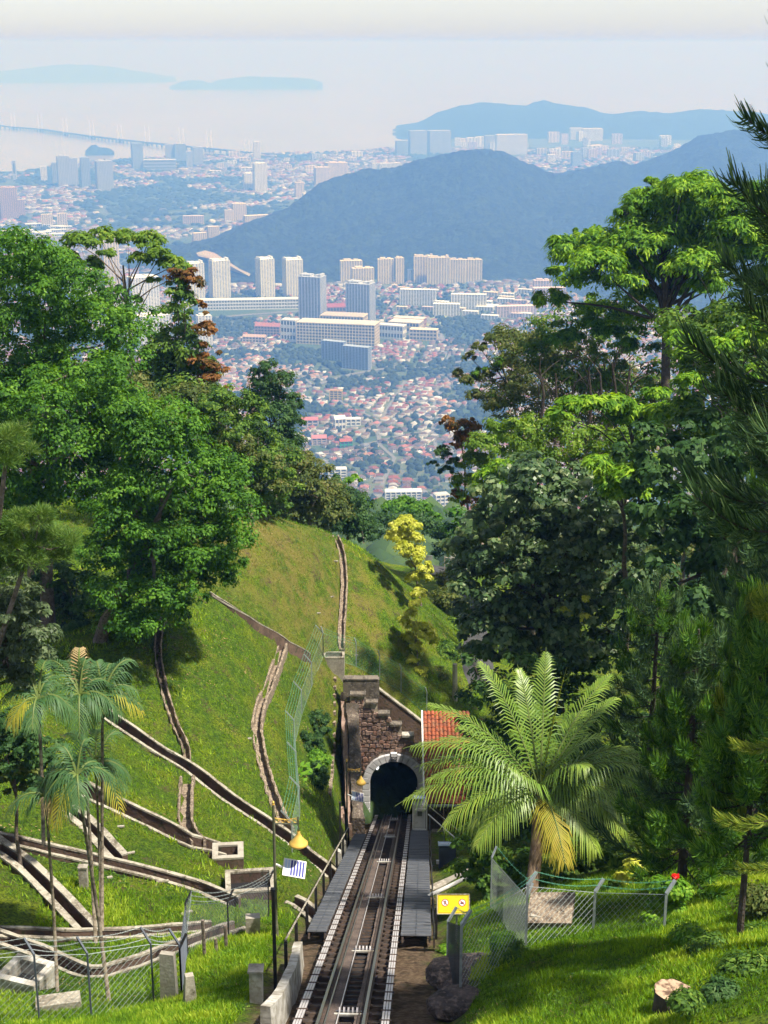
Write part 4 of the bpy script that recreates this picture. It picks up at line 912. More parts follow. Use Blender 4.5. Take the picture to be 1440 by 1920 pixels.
tree('rust_tree', 'tall slender tree with rust orange tips on its right side', 'tree', L_([(330,545,20),(345,565,22),(322,590,20),(345,600,18),(330,630,26),(302,655,28),(350,655,28),(330,690,36),(292,705,32),(378,700,28),(300,745,40),(350,745,40),(393,745,24),(265,720,22)], 96, 1.5), 'mid green leaves', 15000, (.24, .13), base=at(335, 860, 96), tr=.2, limbs=14, seed=7,
     extra=[(L_([(342,525,17),(365,535,14),(376,572,11),(388,588,8),(372,615,11),(384,645,12),(398,665,13),(410,700,14),(404,735,12),(395,690,14),(415,725,9),(402,765,9),(355,520,16),(330,520,16),(385,620,16),(372,680,18),(392,715,18),(400,750,16)], 95.2), 'rust leaves', 7500)])
tree('dark_tree', 'dark grey green oval tree standing alone against the town left of centre', 'tree', L_([(505,692,16),(487,712,20),(528,718,22),(500,745,32),(535,760,24),(478,760,18),(515,790,34),(546,800,20),(556,832,14),(520,838,36),(545,865,20),(500,865,26),(480,830,22)], 118, 1.5), 'dark leaves', 13000, (.26, .13), base=at(520, 985, 112), tr=.22, limbs=16)
tree('leafy_tree', 'mid green tree with brown patches at the top left end of the mound', 'tree', fill([(400,740),(455,748),(492,795),(530,865),(545,930),(505,962),(465,960),(435,930),(400,860),(385,790)], 24, 88, 2), 'mid green leaves', 17000, (.2, .12), base=at(476, 1002, 84), tr=.22, limbs=12, extra=[(fill([(430,830),(500,860),(530,930),(480,950),(440,900)], 22, 87, 1.5), 'olive leaves', 4000)])
tree('olive_tree', 'olive green tree between the rust tipped tree and the mound', 'tree', fill([(340,740),(400,735),(430,800),(420,880),(370,840),(330,790)], 24, 92, 2), 'olive leaves', 9000, (.22, .12), tr=.18)
tree('brown_tree', 'brownish olive tree filling the gap behind the big spreading one', 'tree', fill([(210,690),(275,735),(330,785),(330,830),(250,800),(215,750)], 24, 90, 2), 'olive leaves', 7000, (.22, .12), tr=.15, extra=[(fill([(215,720),(290,760),(280,800),(220,770)], 16, 88, 1), 'rust leaves', 1500)])
tree('brown_tree', 'dark brownish tree behind the left shoulder of the mound', 'tree', fill([(540,862),(590,870),(625,905),(630,975),(600,985),(560,972),(525,962),(535,905)], 22, 104, 2), 'olive leaves', 13000, (.22, .12), base=at(585, 1010, 104), tr=.2)
tree('dark_tree', 'low dark tree behind the mound crest beside the thin bright sapling', 'tree', fill([(625,908),(655,925),(685,955),(690,1000),(665,1012),(625,990)], 20, 108, 2), 'dark leaves', 9000, (.22, .12), base=at(655, 1030, 108), tr=.15)
tree('sapling', 'thin bright green sapling rising above the mound crest', 'tree', L_([(663,902,12),(655,925,10),(672,940,9),(690,948,7),(678,965,6),(697,962,5)], 122, .5), 'lime leaves', 900, (.3, .16), base=at(682, 1010, 122), tr=.07)
tree('pale_tree', 'pale grey green large leaved tree at the left edge above the palms', 'tree', fill([(-40,1060),(30,1085),(62,1122),(88,1168),(88,1195),(75,1245),(55,1290),(-40,1290)], 22, 38, 1.4), 'pale grey leaves', 13000, (.15, .065), base=at(-30, 1420, 39), tr=.14)
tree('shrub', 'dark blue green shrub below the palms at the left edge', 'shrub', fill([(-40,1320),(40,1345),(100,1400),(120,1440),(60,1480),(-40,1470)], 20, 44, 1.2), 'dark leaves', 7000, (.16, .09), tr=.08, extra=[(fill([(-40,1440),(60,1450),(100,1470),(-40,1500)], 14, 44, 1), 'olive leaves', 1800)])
# ---- behind the mound and along the road
tree('broad_tree', 'flat topped green tree beyond the road, just above the yellow shrub', 'tree', L_([(735,958,16),(762,952,20),(790,960,18),(812,972,13)], 150, 1) , 'fig leaves', 4500, (.32, .18), base=at(765, 1020, 150), tr=.2, extra=[(L_([(715,985,20),(745,990,24),(780,992,26),(812,1000,24),(845,1005,24),(700,1010,14),(835,1035,20)], 140, 2), 'dark leaves', 7000)])
for k, (x, y, r, Y, ml, lab) in enumerate([(845,1090,22,100,'olive leaves','olive scrub on the bank left of the road'),(838,1130,24,98,'olive leaves','olive scrub lower on the bank beside the road'),(850,1180,22,95,'mid green leaves','green bush between the road and the yellow shrub'),(835,1225,20,90,'mid green leaves','green bush above the diagonal wing wall'),(820,1270,16,88,'olive leaves','small olive bush touching the wing wall coping'),(905,1040,26,118,'dark leaves','dark bush at the outer side of the road bend')]):
    tree('shrub', lab, 'shrub', L_([(x, y, r), (x + r * .7, y + r * .5, r * .7), (x - r * .6, y + r * .6, r * .6)], Y, .5), ml, 2600, (.18, .09), tr=0)
tree('yellow_shrub', 'tall bright yellow leaved shrub on the right edge of the mound below the dark trees', 'shrub', L_([(742,992,12),(760,985,14),(778,990,11),(750,1008,14),(772,1012,15),(758,1030,14),(778,1040,15),(788,1058,13),(770,1062,10),(800,1070,10),(778,1085,12),(798,1088,10),(787,1105,7),(735,1005,10),(762,975,10)], 92, 1.2), 'yellow leaves', 9500, (.19, .09), base=at(790, 1125, 93), tr=.07, limbs=10, sub=.5)
tree('yellow_shrub', 'lower straggling yellow leaved shrub above the tunnel wing wall', 'shrub', L_([(758,1165,9),(772,1178,12),(790,1182,13),(808,1190,13),(768,1200,13),(816,1205,9),(758,1228,11),(772,1240,10),(785,1115,10),(778,1135,10),(772,1152,9),(785,1262,12),(797,1275,9),(765,1252,7),(780,1215,10),(770,1150,8)], 87, .6), 'yellow leaves', 9000, (.17, .09), base=at(786, 1305, 86), tr=.05, limbs=12, sub=.5)
for x, y, r, Y, lab in ((597,1357,21,None,'dark clipped ball bush, topmost of the three beside the slope fence'),(583,1396,23,None,'dark clipped ball bush, middle one beside the slope fence'),(592,1455,22,None,'dark clipped ball bush, lowest one beside the broad leaved plant')):
    h_ = hit(x, y + 14); tree('ball_bush', lab, 'bush', L_([(x, y, r)], h_[1] - .3), 'dark leaves', 3600, (.10, .06), tr=0, flat=.9, low=-.9, sub=.2, base=h_)
h_ = hit(592, 1440); tree('shrub', 'lime green bush between the two lower ball bushes', 'bush', L_([(590,1425,16),(606,1430,13),(576,1430,12)], h_[1] - .2), 'lime leaves', 2200, (.13, .07), tr=0, base=h_)
h_ = hit(572, 1460); P = h_ + RNG.normal(size=(26, 3)) * (.35, .3, .12) + (0, 0, .45)
t = thing('broadleaf_plant', 'bright green broad leaved plant against the slope fence', 'plant', h_); quadleaves(P, np.tile((0, -.35, 1.), (26, 1)) + RNG.normal(size=(26, 3)) * .2, .45, .2, RNG.uniform(.2, .8, 26), 'leaf_clump', LM['lime leaves'], t)
# ---- right side
R1 = L_([(1050,462,18),(1087,438,9),(1085,482,30),(1130,458,26),(1120,500,30),(1042,512,12),(1090,530,24),(1150,490,30),(1185,468,30),(1178,420,22),(1212,385,26),(1190,368,14),(1178,402,14),(1220,345,10),(1240,365,20),(1272,336,8),(1280,358,24),(1310,350,22),(1335,365,20),(1250,412,36),(1300,405,36),(1342,402,28),(1222,450,32),(1272,462,36),(1322,452,32),(1200,508,30),(1252,520,32),(1302,502,32),(1352,482,32),(1165,535,22),(1212,560,20),(1270,552,22),(1385,440,30),(1402,482,30),(1425,530,26),(1335,540,24),(1440,420,28),(1035,566,20),(1012,562,8),(1440,480,34),(1420,440,30),(1380,390,26),(1440,370,26)], 99, 3)
tree('canopy_tree', 'large tree with flat layered bright green crown and dark forked trunk, upper right', 'tree', [(c, r * 1.35) for c, r in R1], 'canopy bright leaves', 66000, (.36, .12), base=at(1248, 880, 95), tr=.42, bark='barkdark', limbs=22, seed=12, flat=.62, up=.8, sub=.42, low=-.25,
     extra=[(L_([(1035,640,18),(1068,632,20),(1110,610,18),(1140,630,24),(1175,650,20),(1285,640,26),(1310,610,24),(1300,680,18)], 99, 2), 'fig leaves', 6500)])
tree('fan_leaf_tree', 'bright green tree with drooping fans of leaves beneath the layered crown', 'tree', L_([(1040,782,20),(1075,762,24),(1112,762,24),(1150,760,26),(1185,775,30),(1215,790,32),(1250,780,30),(1282,775,22),(1160,790,20),(1230,740,20)], 70, 1.6), 'canopy bright leaves', 13000, (.32, .11), base=at(1215, 1000, 70), tr=.15, bark='barkdark', flat=.42, up=1, low=-.05)
tree('fan_leaf_tree', 'bright green fan leaved tree rising out of the dark climbers', 'tree', L_([(1120,868,18),(1150,885,28),(1185,895,28),(1160,925,22),(1205,925,18),(1140,910,20)], 58, 1.2), 'canopy bright leaves', 8500, (.24, .09), base=at(1180, 1120, 60), tr=.12, flat=.5, up=1, low=-.1)
tree('fan_leaf_tree', 'small bright green fan leaved tree beside the rust coloured one', 'tree', L_([(955,878,22),(925,895,24),(902,915,18),(940,915,18)], 72, 1), 'canopy bright leaves', 6000, (.24, .09), base=at(935, 1010, 74), tr=.1, flat=.5, up=1, low=-.1)
tree('thicket_tree', 'open olive brown thicket of thin stems behind the bright fans', 'thicket', fill([(935,640),(1000,625),(1080,640),(1150,690),(1230,720),(1230,860),(1140,870),(1060,850),(980,860),(930,800),(950,720)], 26, 110, 4), 'olive leaves', 22000, (.22, .12), tr=.12, limbs=30, base=at(1080, 870, 108), sub=.5)
tree('olive_tree', 'irregular dark olive tree leaning out left over the town', 'tree', L_([(930,636,18),(957,636,14),(902,656,14),(882,672,12),(862,703,12),(872,717,12),(908,712,18),(950,692,24),(985,652,22),(892,745,14),(932,762,20),(970,735,28),(1010,700,24),(1015,640,18),(1040,660,18)], 116, 2), 'olive leaves', 10500, (.24, .12), base=at(985, 860, 112), tr=.18, limbs=16, extra=[(L_([(905,700,14),(880,725,10),(940,680,14),(965,660,12),(925,745,12)], 115), 'lime leaves', 1500)])
tree('rust_tree', 'small rusty brown crowned tree at the left edge of the right hand woods', 'tree', L_([(838,792,12),(860,802,18),(885,800,14),(872,825,18),(850,842,12)], 104, .8), 'rust leaves', 3000, (.2, .1), base=at(880, 960, 103), tr=.09, extra=[(L_([(828,850,13),(812,872,9),(835,885,11),(852,868,11)], 104), 'dark leaves', 2400), (L_([(880,945,16),(862,928,12),(895,962,16)], 98), 'rust leaves', 2200)])
tree('yellow_green_tree', 'yellow green tree beside the rusty crowned one', 'tree', L_([(905,838,24),(932,826,22),(890,868,20),(870,905,18),(955,842,18),(915,870,18),(860,935,12)], 98, 1.2), 'airy green leaves', 8000, (.2, .1), base=at(905, 1010, 97), tr=.1)
R6 = fill([(965,885),(1005,872),(1060,885),(1120,915),(1180,965),(1205,1050),(1190,1140),(1150,1235),(1080,1265),(1000,1245),(925,1235),(865,1205),(852,1150),(872,1080),(862,1035),(882,965),(920,915)], 26, 62, 2.4)
tree('climber_covered_tree', 'huge dark mass of large leaved climbers between road and palm', 'tree', R6, 'climber leaves', 40000, (.25, .17), base=at(1050, 1320, 62), tr=.25, bark='barkdark', limbs=16, up=.2, sub=.5,
     extra=[(fill([(960,960),(1100,950),(1160,1100),(1050,1180),(960,1100)], 24, 59.5, 1), 'pale grey leaves', 900), (L_([(1110,1170,20),(1060,1150,14),(985,930,10),(1090,1120,10),(1210,1140,14)], 59), 'yellow leaves', 160)])  # pale grey leaves on the near side stand in for light highlights
tree('dark_tree', 'deep dark tree mass behind the araucarias at the right', 'tree', fill([(1180,850),(1300,800),(1500,800),(1500,1250),(1250,1260),(1180,1200),(1210,1060)], 34, 56, 3), 'dark leaves', 20000, (.28, .16), base=at(1300, 1400, 57), tr=.28, bark='barkdark')
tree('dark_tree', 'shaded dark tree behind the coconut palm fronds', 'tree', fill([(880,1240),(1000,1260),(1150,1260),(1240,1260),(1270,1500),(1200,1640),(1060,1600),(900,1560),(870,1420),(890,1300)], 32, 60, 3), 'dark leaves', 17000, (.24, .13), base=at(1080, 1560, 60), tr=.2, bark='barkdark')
tree('shrub', 'green undergrowth round the foot of the coconut palm', 'undergrowth', fill([(870,1560),(930,1600),(1080,1590),(1240,1600),(1250,1650),(1120,1660),(1020,1670),(900,1680),(870,1640)], 20, 45, 2), 'mid green leaves', 10000, (.16, .09), tr=0, extra=[(L_([(905,1610,14),(935,1630,14),(890,1640,10)], 44), 'fig leaves', 2200)])
tree('variegated_shrub', 'yellow and green variegated shrub behind the right fence', 'shrub', L_([(1150,1640,12),(1172,1655,16),(1200,1645,14),(1185,1625,8)], 39.5, .4), 'yellow leaves', 700, (.20, .08), tr=0, base=hit(1170, 1690), extra=[(L_([(1180,1680,20),(1210,1690,18),(1150,1670,14)], 39.8), 'mid green leaves', 2200)])
hb = tree('hibiscus_shrub', 'lime green hibiscus shrub with a single red flower at the end of the right fence', 'shrub', L_([(1232,1665,16),(1262,1665,16),(1285,1680,14),(1240,1700,20),(1268,1712,16),(1225,1730,12)], 34, .4), 'lime leaves', 3800, (.11, .065), tr=0, base=hit(1245, 1795))
c = at(1265, 1643, 33.3); P = c + unit(9) * .07; quadleaves(P, unit(9) + (0, -1, .5), .15, .13, np.full(9, .5), 'flower', M['red flower'], hb)
for k, (x, y, r, Y, ml, lab) in enumerate([(960,1792,24,32.2,'mid green leaves','leafy bush against the fence below the concrete slab'),(945,1770,14,32.6,'lime leaves','light green sprig at the top of the fence bush'),(1060,1790,17,32.5,'mid green leaves','strappy green bush right of the leafy fence bush'),(1330,1790,30,28.5,'mid green leaves','loose green scrub behind the tree stump'),(1400,1830,36,26.5,'mid green leaves','green scrub at the lower right corner'),(1350,1870,26,25.5,'dark leaves','dark weeds just right of the stump'),(1290,1760,22,30,'lime leaves','yellowish weeds behind the stump'),(1430,1700,34,31,'olive leaves','olive brush at the right edge under the araucaria'),(1420,1770,30,29.5,'mid green leaves','low green brush at the right edge'),(1290,1880,15,24.2,'mid green leaves','fern like weeds over the side of the stump'),(1130,1700,24,40,'dark leaves','dark shrub behind the fence wires'),(840,1790,14,38,'lime leaves','weeds beside the sign post')]):
    tree('shrub', lab, 'shrub', L_([(x, y, r), (x + r * .7, y + r * .3, r * .6), (x - r * .7, y + r * .35, r * .6)], Y, .2), ml, int(1500 + r * 60), (.11, .05), tr=0, sub=.5)
tree('leafy_tree', 'green tree filling the space under the right half of the layered crown', 'tree', fill([(1260,600),(1330,590),(1460,560),(1500,860),(1350,860),(1270,820),(1290,700)], 30, 66, 3), 'mid green leaves', 20000, (.2, .11), base=at(1380, 1200, 66), tr=.18, bark='barkdark', sub=.5)
tree('fan_leaf_tree', 'bright green fan leaved branches at the right edge under the layered crown', 'tree', L_([(1270,640,22),(1300,665,22),(1400,640,26),(1430,610,24),(1350,650,20),(1290,720,22),(1420,700,22)], 58, 1.5), 'canopy bright leaves', 9000, (.26, .09), base=at(1400, 1150, 58), tr=.12, bark='barkdark', flat=.6, up=1, low=-.1)
tree('leafy_tree', 'yellowish green tree between the thicket and the climber mass', 'tree', fill([(930,800),(1010,800),(1120,820),(1220,830),(1230,890),(1080,880),(960,890)], 24, 82, 2.5), 'airy green leaves', 12000, (.2, .11), base=at(1080, 1020, 80), tr=.14, sub=.5)
tree('thicket_tree', 'airy green trees filling the gap beneath the left side of the layered crown', 'tree', fill([(1010,615),(1060,590),(1140,585),(1250,600),(1265,740),(1150,760),(1040,730),(1000,680)], 24, 106, 3), 'mid green leaves', 11000, (.26, .13), base=at(1140, 880, 104), tr=.16, limbs=24, sub=.55, extra=[(fill([(1080,560),(1220,560),(1230,620),(1090,630)], 20, 103, 2), 'canopy bright leaves', 4500)])
# ---- forest on the slopes beyond, shared crowns
def fm(k):
    lb = [(unit(1)[0] * np.array((2.2, 2.2, 1.4)) + (0, 0, 1.5), random.uniform(1.3, 2.1)) for _ in range(7)]
    P, N_, var, rad, _ = cloud(lb, 2300, sub=.4)
    o = quadleaves(P, N_, .5, .28, var, 'crown', LM[['dark leaves', 'mid green leaves', 'olive leaves', 'fig leaves'][k]], None, radial=rad); me = o.data; bpy.data.objects.remove(o); return me
FM = [fm(k) for k in range(4)]; me_tr = shared('trunk', MB().tube([(0, 0, -7), (.1, 0, -3), (0, 0, 1.5)], [.28, .2, .1], 6), M['bark'])
nf = 0
for _ in range(4000):
    if nf >= 150: break
    Yt = 100 + 420 * random.random() ** 1.6; Xt = random.uniform(-.34, .34) * Yt; zt = np.interp(Yt, prof_y, prof_z) if Yt > 124 or abs(Xt) > 35 else float(hz(Xt, Yt, Zt))
    if Yt > 125: zt += abs(Xt) / (Yt + 100) * 6
    s = random.uniform(.7, 1.25); c = np.array((Xt, Yt, zt + 5.5 * s)); px, py = pix(c + (0, 0, 3.4 * s)); 
    if py < (690 if px < 480 else (930 if px < 620 else (1000 if px < 860 else 760))) or (705 < px < 880 and py > 1015) or (px > 860 and Yt < 125 and px < 930): continue
    k = random.randrange(4); lab = ['dark round crowned forest tree on the far slope', 'green forest tree on the far slope', 'olive toned forest tree on the far slope', 'brighter green forest tree on the far slope'][k]
    t = thing('forest_tree', lab, 'tree', c, 'forest trees on the slope beyond'); t.scale = (s, s, s * random.uniform(.9, 1.2)); t.rotation_euler = (0, 0, random.uniform(0, 6.3))
    for nm, me in (('crown', FM[k]), ('trunk', me_tr)):
        o = bpy.data.objects.new(nm, me); COL.objects.link(o); o.parent = t
    nf += 1
# scattered thin dark trunks in the thicket
for k, (x, y0_, y1_, Y) in enumerate([(1095,690,830,88),(1115,700,850,88),(1150,680,830,86),(1180,690,860,85),(1040,700,830,90),(1070,715,840,89),(1305,640,900,74),(1345,560,900,72),(1010,690,790,92)]):
    a, b = at(x, y1_, Y), at(x + random.uniform(-14, 14), y0_, Y); t = thing('thin_tree', 'bare thin trunk standing in the thicket', 'tree', a, 'thin bare trunks in the thicket')
    pts = spline([a + (0, 0, -2), (a + b) / 2 + (random.uniform(-.4, .4), 0, 0), b], .8); MB().tube(pts, np.linspace(.13, .05, len(pts)), 6).build('trunk', M['barkdark'], t)
    mb = MB()
    for q in range(5):
        s = a + (b - a) * random.uniform(.4, 1); e = s + np.array((random.uniform(-1.6, 1.6), random.uniform(-1, 1), random.uniform(.6, 1.8))); mb.tube([s, (s + e) / 2 + (0, 0, .1), e], [.04, .03, .01], 4)
    mb.build('limb', M['barkdark'], t)
# ---- palms
def frond(parent, p0, ctrl, p1, ll, n=46, m='palm leaves', name='frond', droop=.55, wid=.05, vlo=.3, seed=0, curl=.2, m2=None, spread=1.0):
    ts = np.linspace(0, 1, n); B = ((1 - ts) ** 2)[:, None] * p0 + (2 * ts * (1 - ts))[:, None] * ctrl + (ts ** 2)[:, None] * p1
    T = np.gradient(B, axis=0); T /= np.linalg.norm(T, axis=1, keepdims=True)
    side = np.cross(T, (0, 0, 1.)); nn_ = np.linalg.norm(side, axis=1, keepdims=True); side = np.where(nn_ > .15, side / (nn_ + 1e-9), np.array((1., 0, 0))); up = np.cross(side, T)
    base = wloc(parent); V = []; Fq = []; var = []
    k0 = 0
    for i in range(int(n * .13), n):
        t = ts[i]; prof = math.sin(math.pi * min(1, .12 + t * .93)) ** .55 * ll
        for s in (-1, 1):
            l = prof * random.uniform(.85, 1.1); d = side[i] * s * (1.0 - .35 * t) * spread + T[i] * (.45 + .7 * t) + up[i] * random.uniform(.05, .3); d /= np.linalg.norm(d)
            w_ = wid * random.uniform(.8, 1.2); wv = np.cross(d, up[i]); wv /= np.linalg.norm(wv) + 1e-9
            a = B[i]; b = a + d * l * .5 + np.array((0, 0, -droop * l * .14)); c = a + d * l * .86 + np.array((0, 0, -droop * l * (.62 + random.uniform(0, .3))))
            V += [a - wv * w_ * .4, a + wv * w_ * .4, b + wv * w_ * .5, b - wv * w_ * .5, c + wv * .004, c - wv * .004]
            Fq += [(k0, k0 + 1, k0 + 2, k0 + 3), (k0 + 3, k0 + 2, k0 + 4, k0 + 5)]; k0 += 6
            v = vlo + t * .35 + random.uniform(-.15, .15); var += [v, v]
    o = link(name, npmesh(name, np.array(V) - base, Fq, attrs={'var': np.clip(var, 0, 1)}), LM[m], parent)
    mb = MB(); mb.tube(B, np.linspace(.045, .008, n) * (1 if ll > .5 else .5), 5); mb.build('rachis', M['rachis'], o)
    return o
M['rachis'] = mat('frond stalk', (.11, .15, .035), .6)
cc = at(1012, 1490, 44.5); cp_ = thing('coconut_palm', 'large coconut palm with arching fronds right of the tunnel', 'palm tree', at(990, 1695, 41.5) * (1, 1, 1))
pb = np.array(cp_.location); MB().tube(spline([pb + (0, 0, -.6), pb * .5 + cc * .5 + (.1, .1, 0), cc + (0, 0, .1)], .3), .21, 10).build('trunk', M['wood'], cp_, smooth=True)
sk = MB()
for k in range(14):
    a = k * 2.4; sk.box(cc + (math.cos(a) * .17, math.sin(a) * .17, -.15 - k * .03), (.05, .2, .5), rz=a)
sk.build('leaf_sheath', M['wood'], cp_)
tips = [(755,1404,-.8,1.0,0),(740,1512,-1.6,.8,1),(787,1470,-1.2,.9,0),(790,1318,.8,.8,0),(893,1234,1.6,.7,0),(970,1246,2.2,.6,0),(1024,1213,2.6,.5,0),(1152,1258,2.2,.7,0),(1165,1305,1.2,.8,0),(1195,1402,.2,.8,0),(1257,1425,-.4,.9,0),(1225,1485,-1.2,.9,0),(1190,1575,-2.0,.9,1),(1175,1530,-.6,.9,0),(1062,1635,-2.8,.9,2),(885,1600,-2.4,.9,1),(872,1560,-1.0,.9,1),(945,1432,-2.4,1.3,0),(850,1360,1.2,.7,0),(1100,1330,2.0,.7,0),(1110,1440,-1.6,1.0,0),(840,1430,.2,.8,0),(930,1560,1.0,.8,0),(1130,1380,-.4,.9,0)]
tips += [(775,1440,-.3,1.0,0),(820,1560,-1.9,1.0,1),(1240,1455,-1.0,1.0,0),(1205,1530,-1.9,1.0,1),(1125,1610,-2.3,.9,1),(815,1385,-.3,.9,0)]
for k, (x, y, dy, ap, ye) in enumerate(tips):
    p1 = at(x, y, cc[1] + dy); h = np.linalg.norm(p1 - cc); ctrl = (cc + p1) / 2 + np.array((0, 0, h * .29 * ap + (.4 if y > 1450 else .25)))
    if x < 960 and k == 17: ctrl = cc + np.array((-.3, -1.2, 1.1)); 
    frond(cp_, cc + (0, 0, .1), ctrl, p1, 1.05, 40, ('palm leaves', 'palm leaves', 'yellow palm leaves')[ye], droop=1.0 if y > 1380 else .5, wid=.046, vlo=.36 + .12 * (ye > 0))
sp_ = at(1063, 1250, cc[1] + .5); frond(cp_, cc, (cc + sp_) / 2 + (-.1, 0, .2), sp_, .22, 40, 'yellow palm leaves', droop=.0, spread=.4, vlo=.1)
# areca palms at left
def areca(lab, cx_, cy_, foot, Y, tips, mm='areca leaves', tr=.05):
    c = at(cx_, cy_, Y); f = at(*foot, Y - .2); t = thing('areca_palm', lab, 'palm tree', f)
    pts = spline([f + (0, 0, -.4), (f * .6 + c * .4) + (random.uniform(-.05, .05), 0, 0), c], .3); MB().tube(pts, np.linspace(tr * 1.15, tr * .8, len(pts)), 7).build('trunk', M['palebark'], t, smooth=True)
    MB().tube([c + (0, 0, -.55), c + (0, 0, -.1), c + (0, 0, .15)], [tr * .9, tr * 1.5, tr], 7).build('crown_shaft', M['olive'], t)
    tips = list(tips) + [(cx_ + random.randint(-70, 70), cy_ - random.randint(30, 75), random.uniform(.3, .9), 0) for _ in range(3)] + [(cx_ + q * random.randint(60, 85), cy_ + random.randint(0, 40), random.uniform(-.5, .5), 0) for q in (-1, 1)]
    for (x, y, dy, ml) in tips:
        p1 = at(x, y, Y + dy); h = np.linalg.norm(p1 - c); frond(t, c + (0, 0, .1), (c + p1) / 2 + (0, 0, h * .5 + .15), p1, .58, 20, ml or mm, droop=.9, wid=.037, vlo=.35)
    return t
areca('areca palm at far left with yellowing lower frond and dark stem', 72, 1318, (80, 1560), 37, [(5,1315,0,0),(-10,1290,.6,0),(15,1370,-.8,'yellow palm leaves'),(40,1265,.8,0),(110,1270,.8,0),(135,1350,-.3,0),(60,1375,-1,0),(90,1240,.9,0)])
areca('areca palm with tall slim pale stem and a pale dead frond above its crown', 150, 1310, (178, 1745), 38.5, [(95,1262,.5,0),(75,1300,0,0),(112,1345,-.5,0),(150,1390,-1.1,0),(205,1280,.5,0),(150,1215,1.,'dry palm leaves'),(178,1250,.8,0),(120,1240,.8,0),(195,1340,-.5,0)])
areca('areca palm leaning right whose long frond ends in yellow leaflets', 192, 1312, (190, 1722), 38.8, [(240,1262,.6,0),(262,1300,.2,0),(272,1345,-.3,'yellow palm leaves'),(225,1345,-.5,0),(150,1290,.3,0),(165,1375,-.8,0),(210,1245,.8,0),(180,1240,.6,0)])
areca('lower areca palm with bold dark fronds and one golden hanging frond', 145, 1460, (208, 1895), 35.5, [(80,1505,-.4,0),(88,1465,0,0),(100,1570,-.9,'yellow palm leaves'),(70,1480,.3,0),(150,1525,-.8,0),(190,1435,.5,0),(130,1425,.8,0),(120,1540,-.8,0)], tr=.055)
areca('small areca palm with fronds fanning right over the slope', 180, 1440, (188, 1740), 39.5, [(248,1462,0,0),(240,1490,-.4,0),(228,1510,-.6,0),(215,1500,-.6,0),(160,1470,0,0),(205,1430,.5,0),(232,1545,-.9,'yellow palm leaves')], tr=.04)
areca('slim areca palm stem standing nearest the left fence', 86, 1500, (106, 1835), 35.8, [(50,1530,0,0),(60,1480,.3,0),(115,1480,.3,0),(110,1530,-.5,'dry palm leaves'),(85,1460,.4,0)], tr=.045)
# ---- pines (left, near)
def pine(lab, lobes, base, ml='pine needles', n=5200, L=.20):
    t = thing('pine_tree', lab, 'pine tree', base); C = np.mean([l[0] for l in lobes], 0)
    P, N_, var, rad, S = cloud(lobes, n, per=55, sub=.4, up=.1)
    P0_ = P; quadleaves(P, np.cross(rad, unit(len(P))), L, .014, var, 'needle_crown', LM[ml], t, radial=rad * 2.2)
    pts = spline([base, (base + C) / 2 + (.2, 0, .3), C], .6); mb = MB().tube(pts, np.linspace(.12, .05, len(pts)), 6)
    mb.build('trunk', M['bark'], t); mb = MB()
    for c, r in lobes: mb.tube([C, (C + c) / 2 + (0, 0, -.15), c], [.035, .025, .012], 4)
    mb.build('limb', M['bark'], t)
pine('pine at the left edge showing a rounded tuft of yellowish needles', L_([(10,832,26),(32,812,18),(45,852,18),(5,868,22),(-25,840,30)], 36, .4), at(-60, 1300, 36.5), n=9000)
pine('pine with broad soft yellow green needle clumps just above the pale tree', L_([(35,985,26),(75,975,20),(20,1025,30),(62,1025,26),(100,1010,26),(128,1020,18),(110,1040,20),(60,1055,24),(-20,1010,34),(10,1065,24)], 36.5, .6), at(-70, 1380, 37), n=22000)
# ---- araucarias (right, near): arching branches fringed with upcurved branchlets
def arbranch(ml, L=2.6, n=150, tip=.62, seed=0, lift=.42, w=.0115):
    rnd = random.Random(seed); V = []; Fq = []; var = []
    ax = lambda t: np.array((L * t, 0, -.28 * L * math.sin(t * 2.2) * .5 + .30 * L * max(0, t - .55) ** 1.3 * 1.3))
    for i in range(n):
        t = .18 + .82 * (i / n) ** .8; a = ax(t); T = ax(min(1, t + .02)) - ax(t - .02); T /= np.linalg.norm(T)
        ph = rnd.uniform(0, 2 * math.pi); sd_ = np.array((0, math.cos(ph), math.sin(ph) * .8)); l = tip * rnd.uniform(.6, 1.1) * (1 - .25 * abs(t - .7))
        d0 = T * .55 + sd_; d0 /= np.linalg.norm(d0); d1 = T * .9 + sd_ * .35 + np.array((0, 0, lift)); d1 /= np.linalg.norm(d1)
        b = a + d0 * l * .38; c = b + (d0 + d1) / 2 * l * .34; e = c + d1 * l * .36; wv = np.cross(d0, unit(1)[0]); wv = wv / (np.linalg.norm(wv) + 1e-9) * w
        k = len(V); V += [a - wv, a + wv, b + wv * 1.4, b - wv * 1.4, c + wv * 1.3, c - wv * 1.3, e + wv * .5, e - wv * .5]
        Fq += [(k, k + 1, k + 2, k + 3), (k + 3, k + 2, k + 4, k + 5), (k + 5, k + 4, k + 6, k + 7)]; v = rnd.uniform(0.05, .95); var += [v * .7, v * .85, v]
    me = npmesh('needle_spray', V, Fq, attrs={'var': np.array(var)}); me.materials.append(LM[ml])
    mb = MB().tube([ax(t) for t in np.linspace(0, 1, 9)], np.linspace(.035, .012, 9), 5); return me, shared('stem', mb, M['barkdark'])
AB = {ml: [arbranch(ml, seed=s, n=230 if ml == 'araucaria needles' else 320) for s in range(3)] for ml in ('araucaria needles', 'araucaria green', 'araucaria golden')}
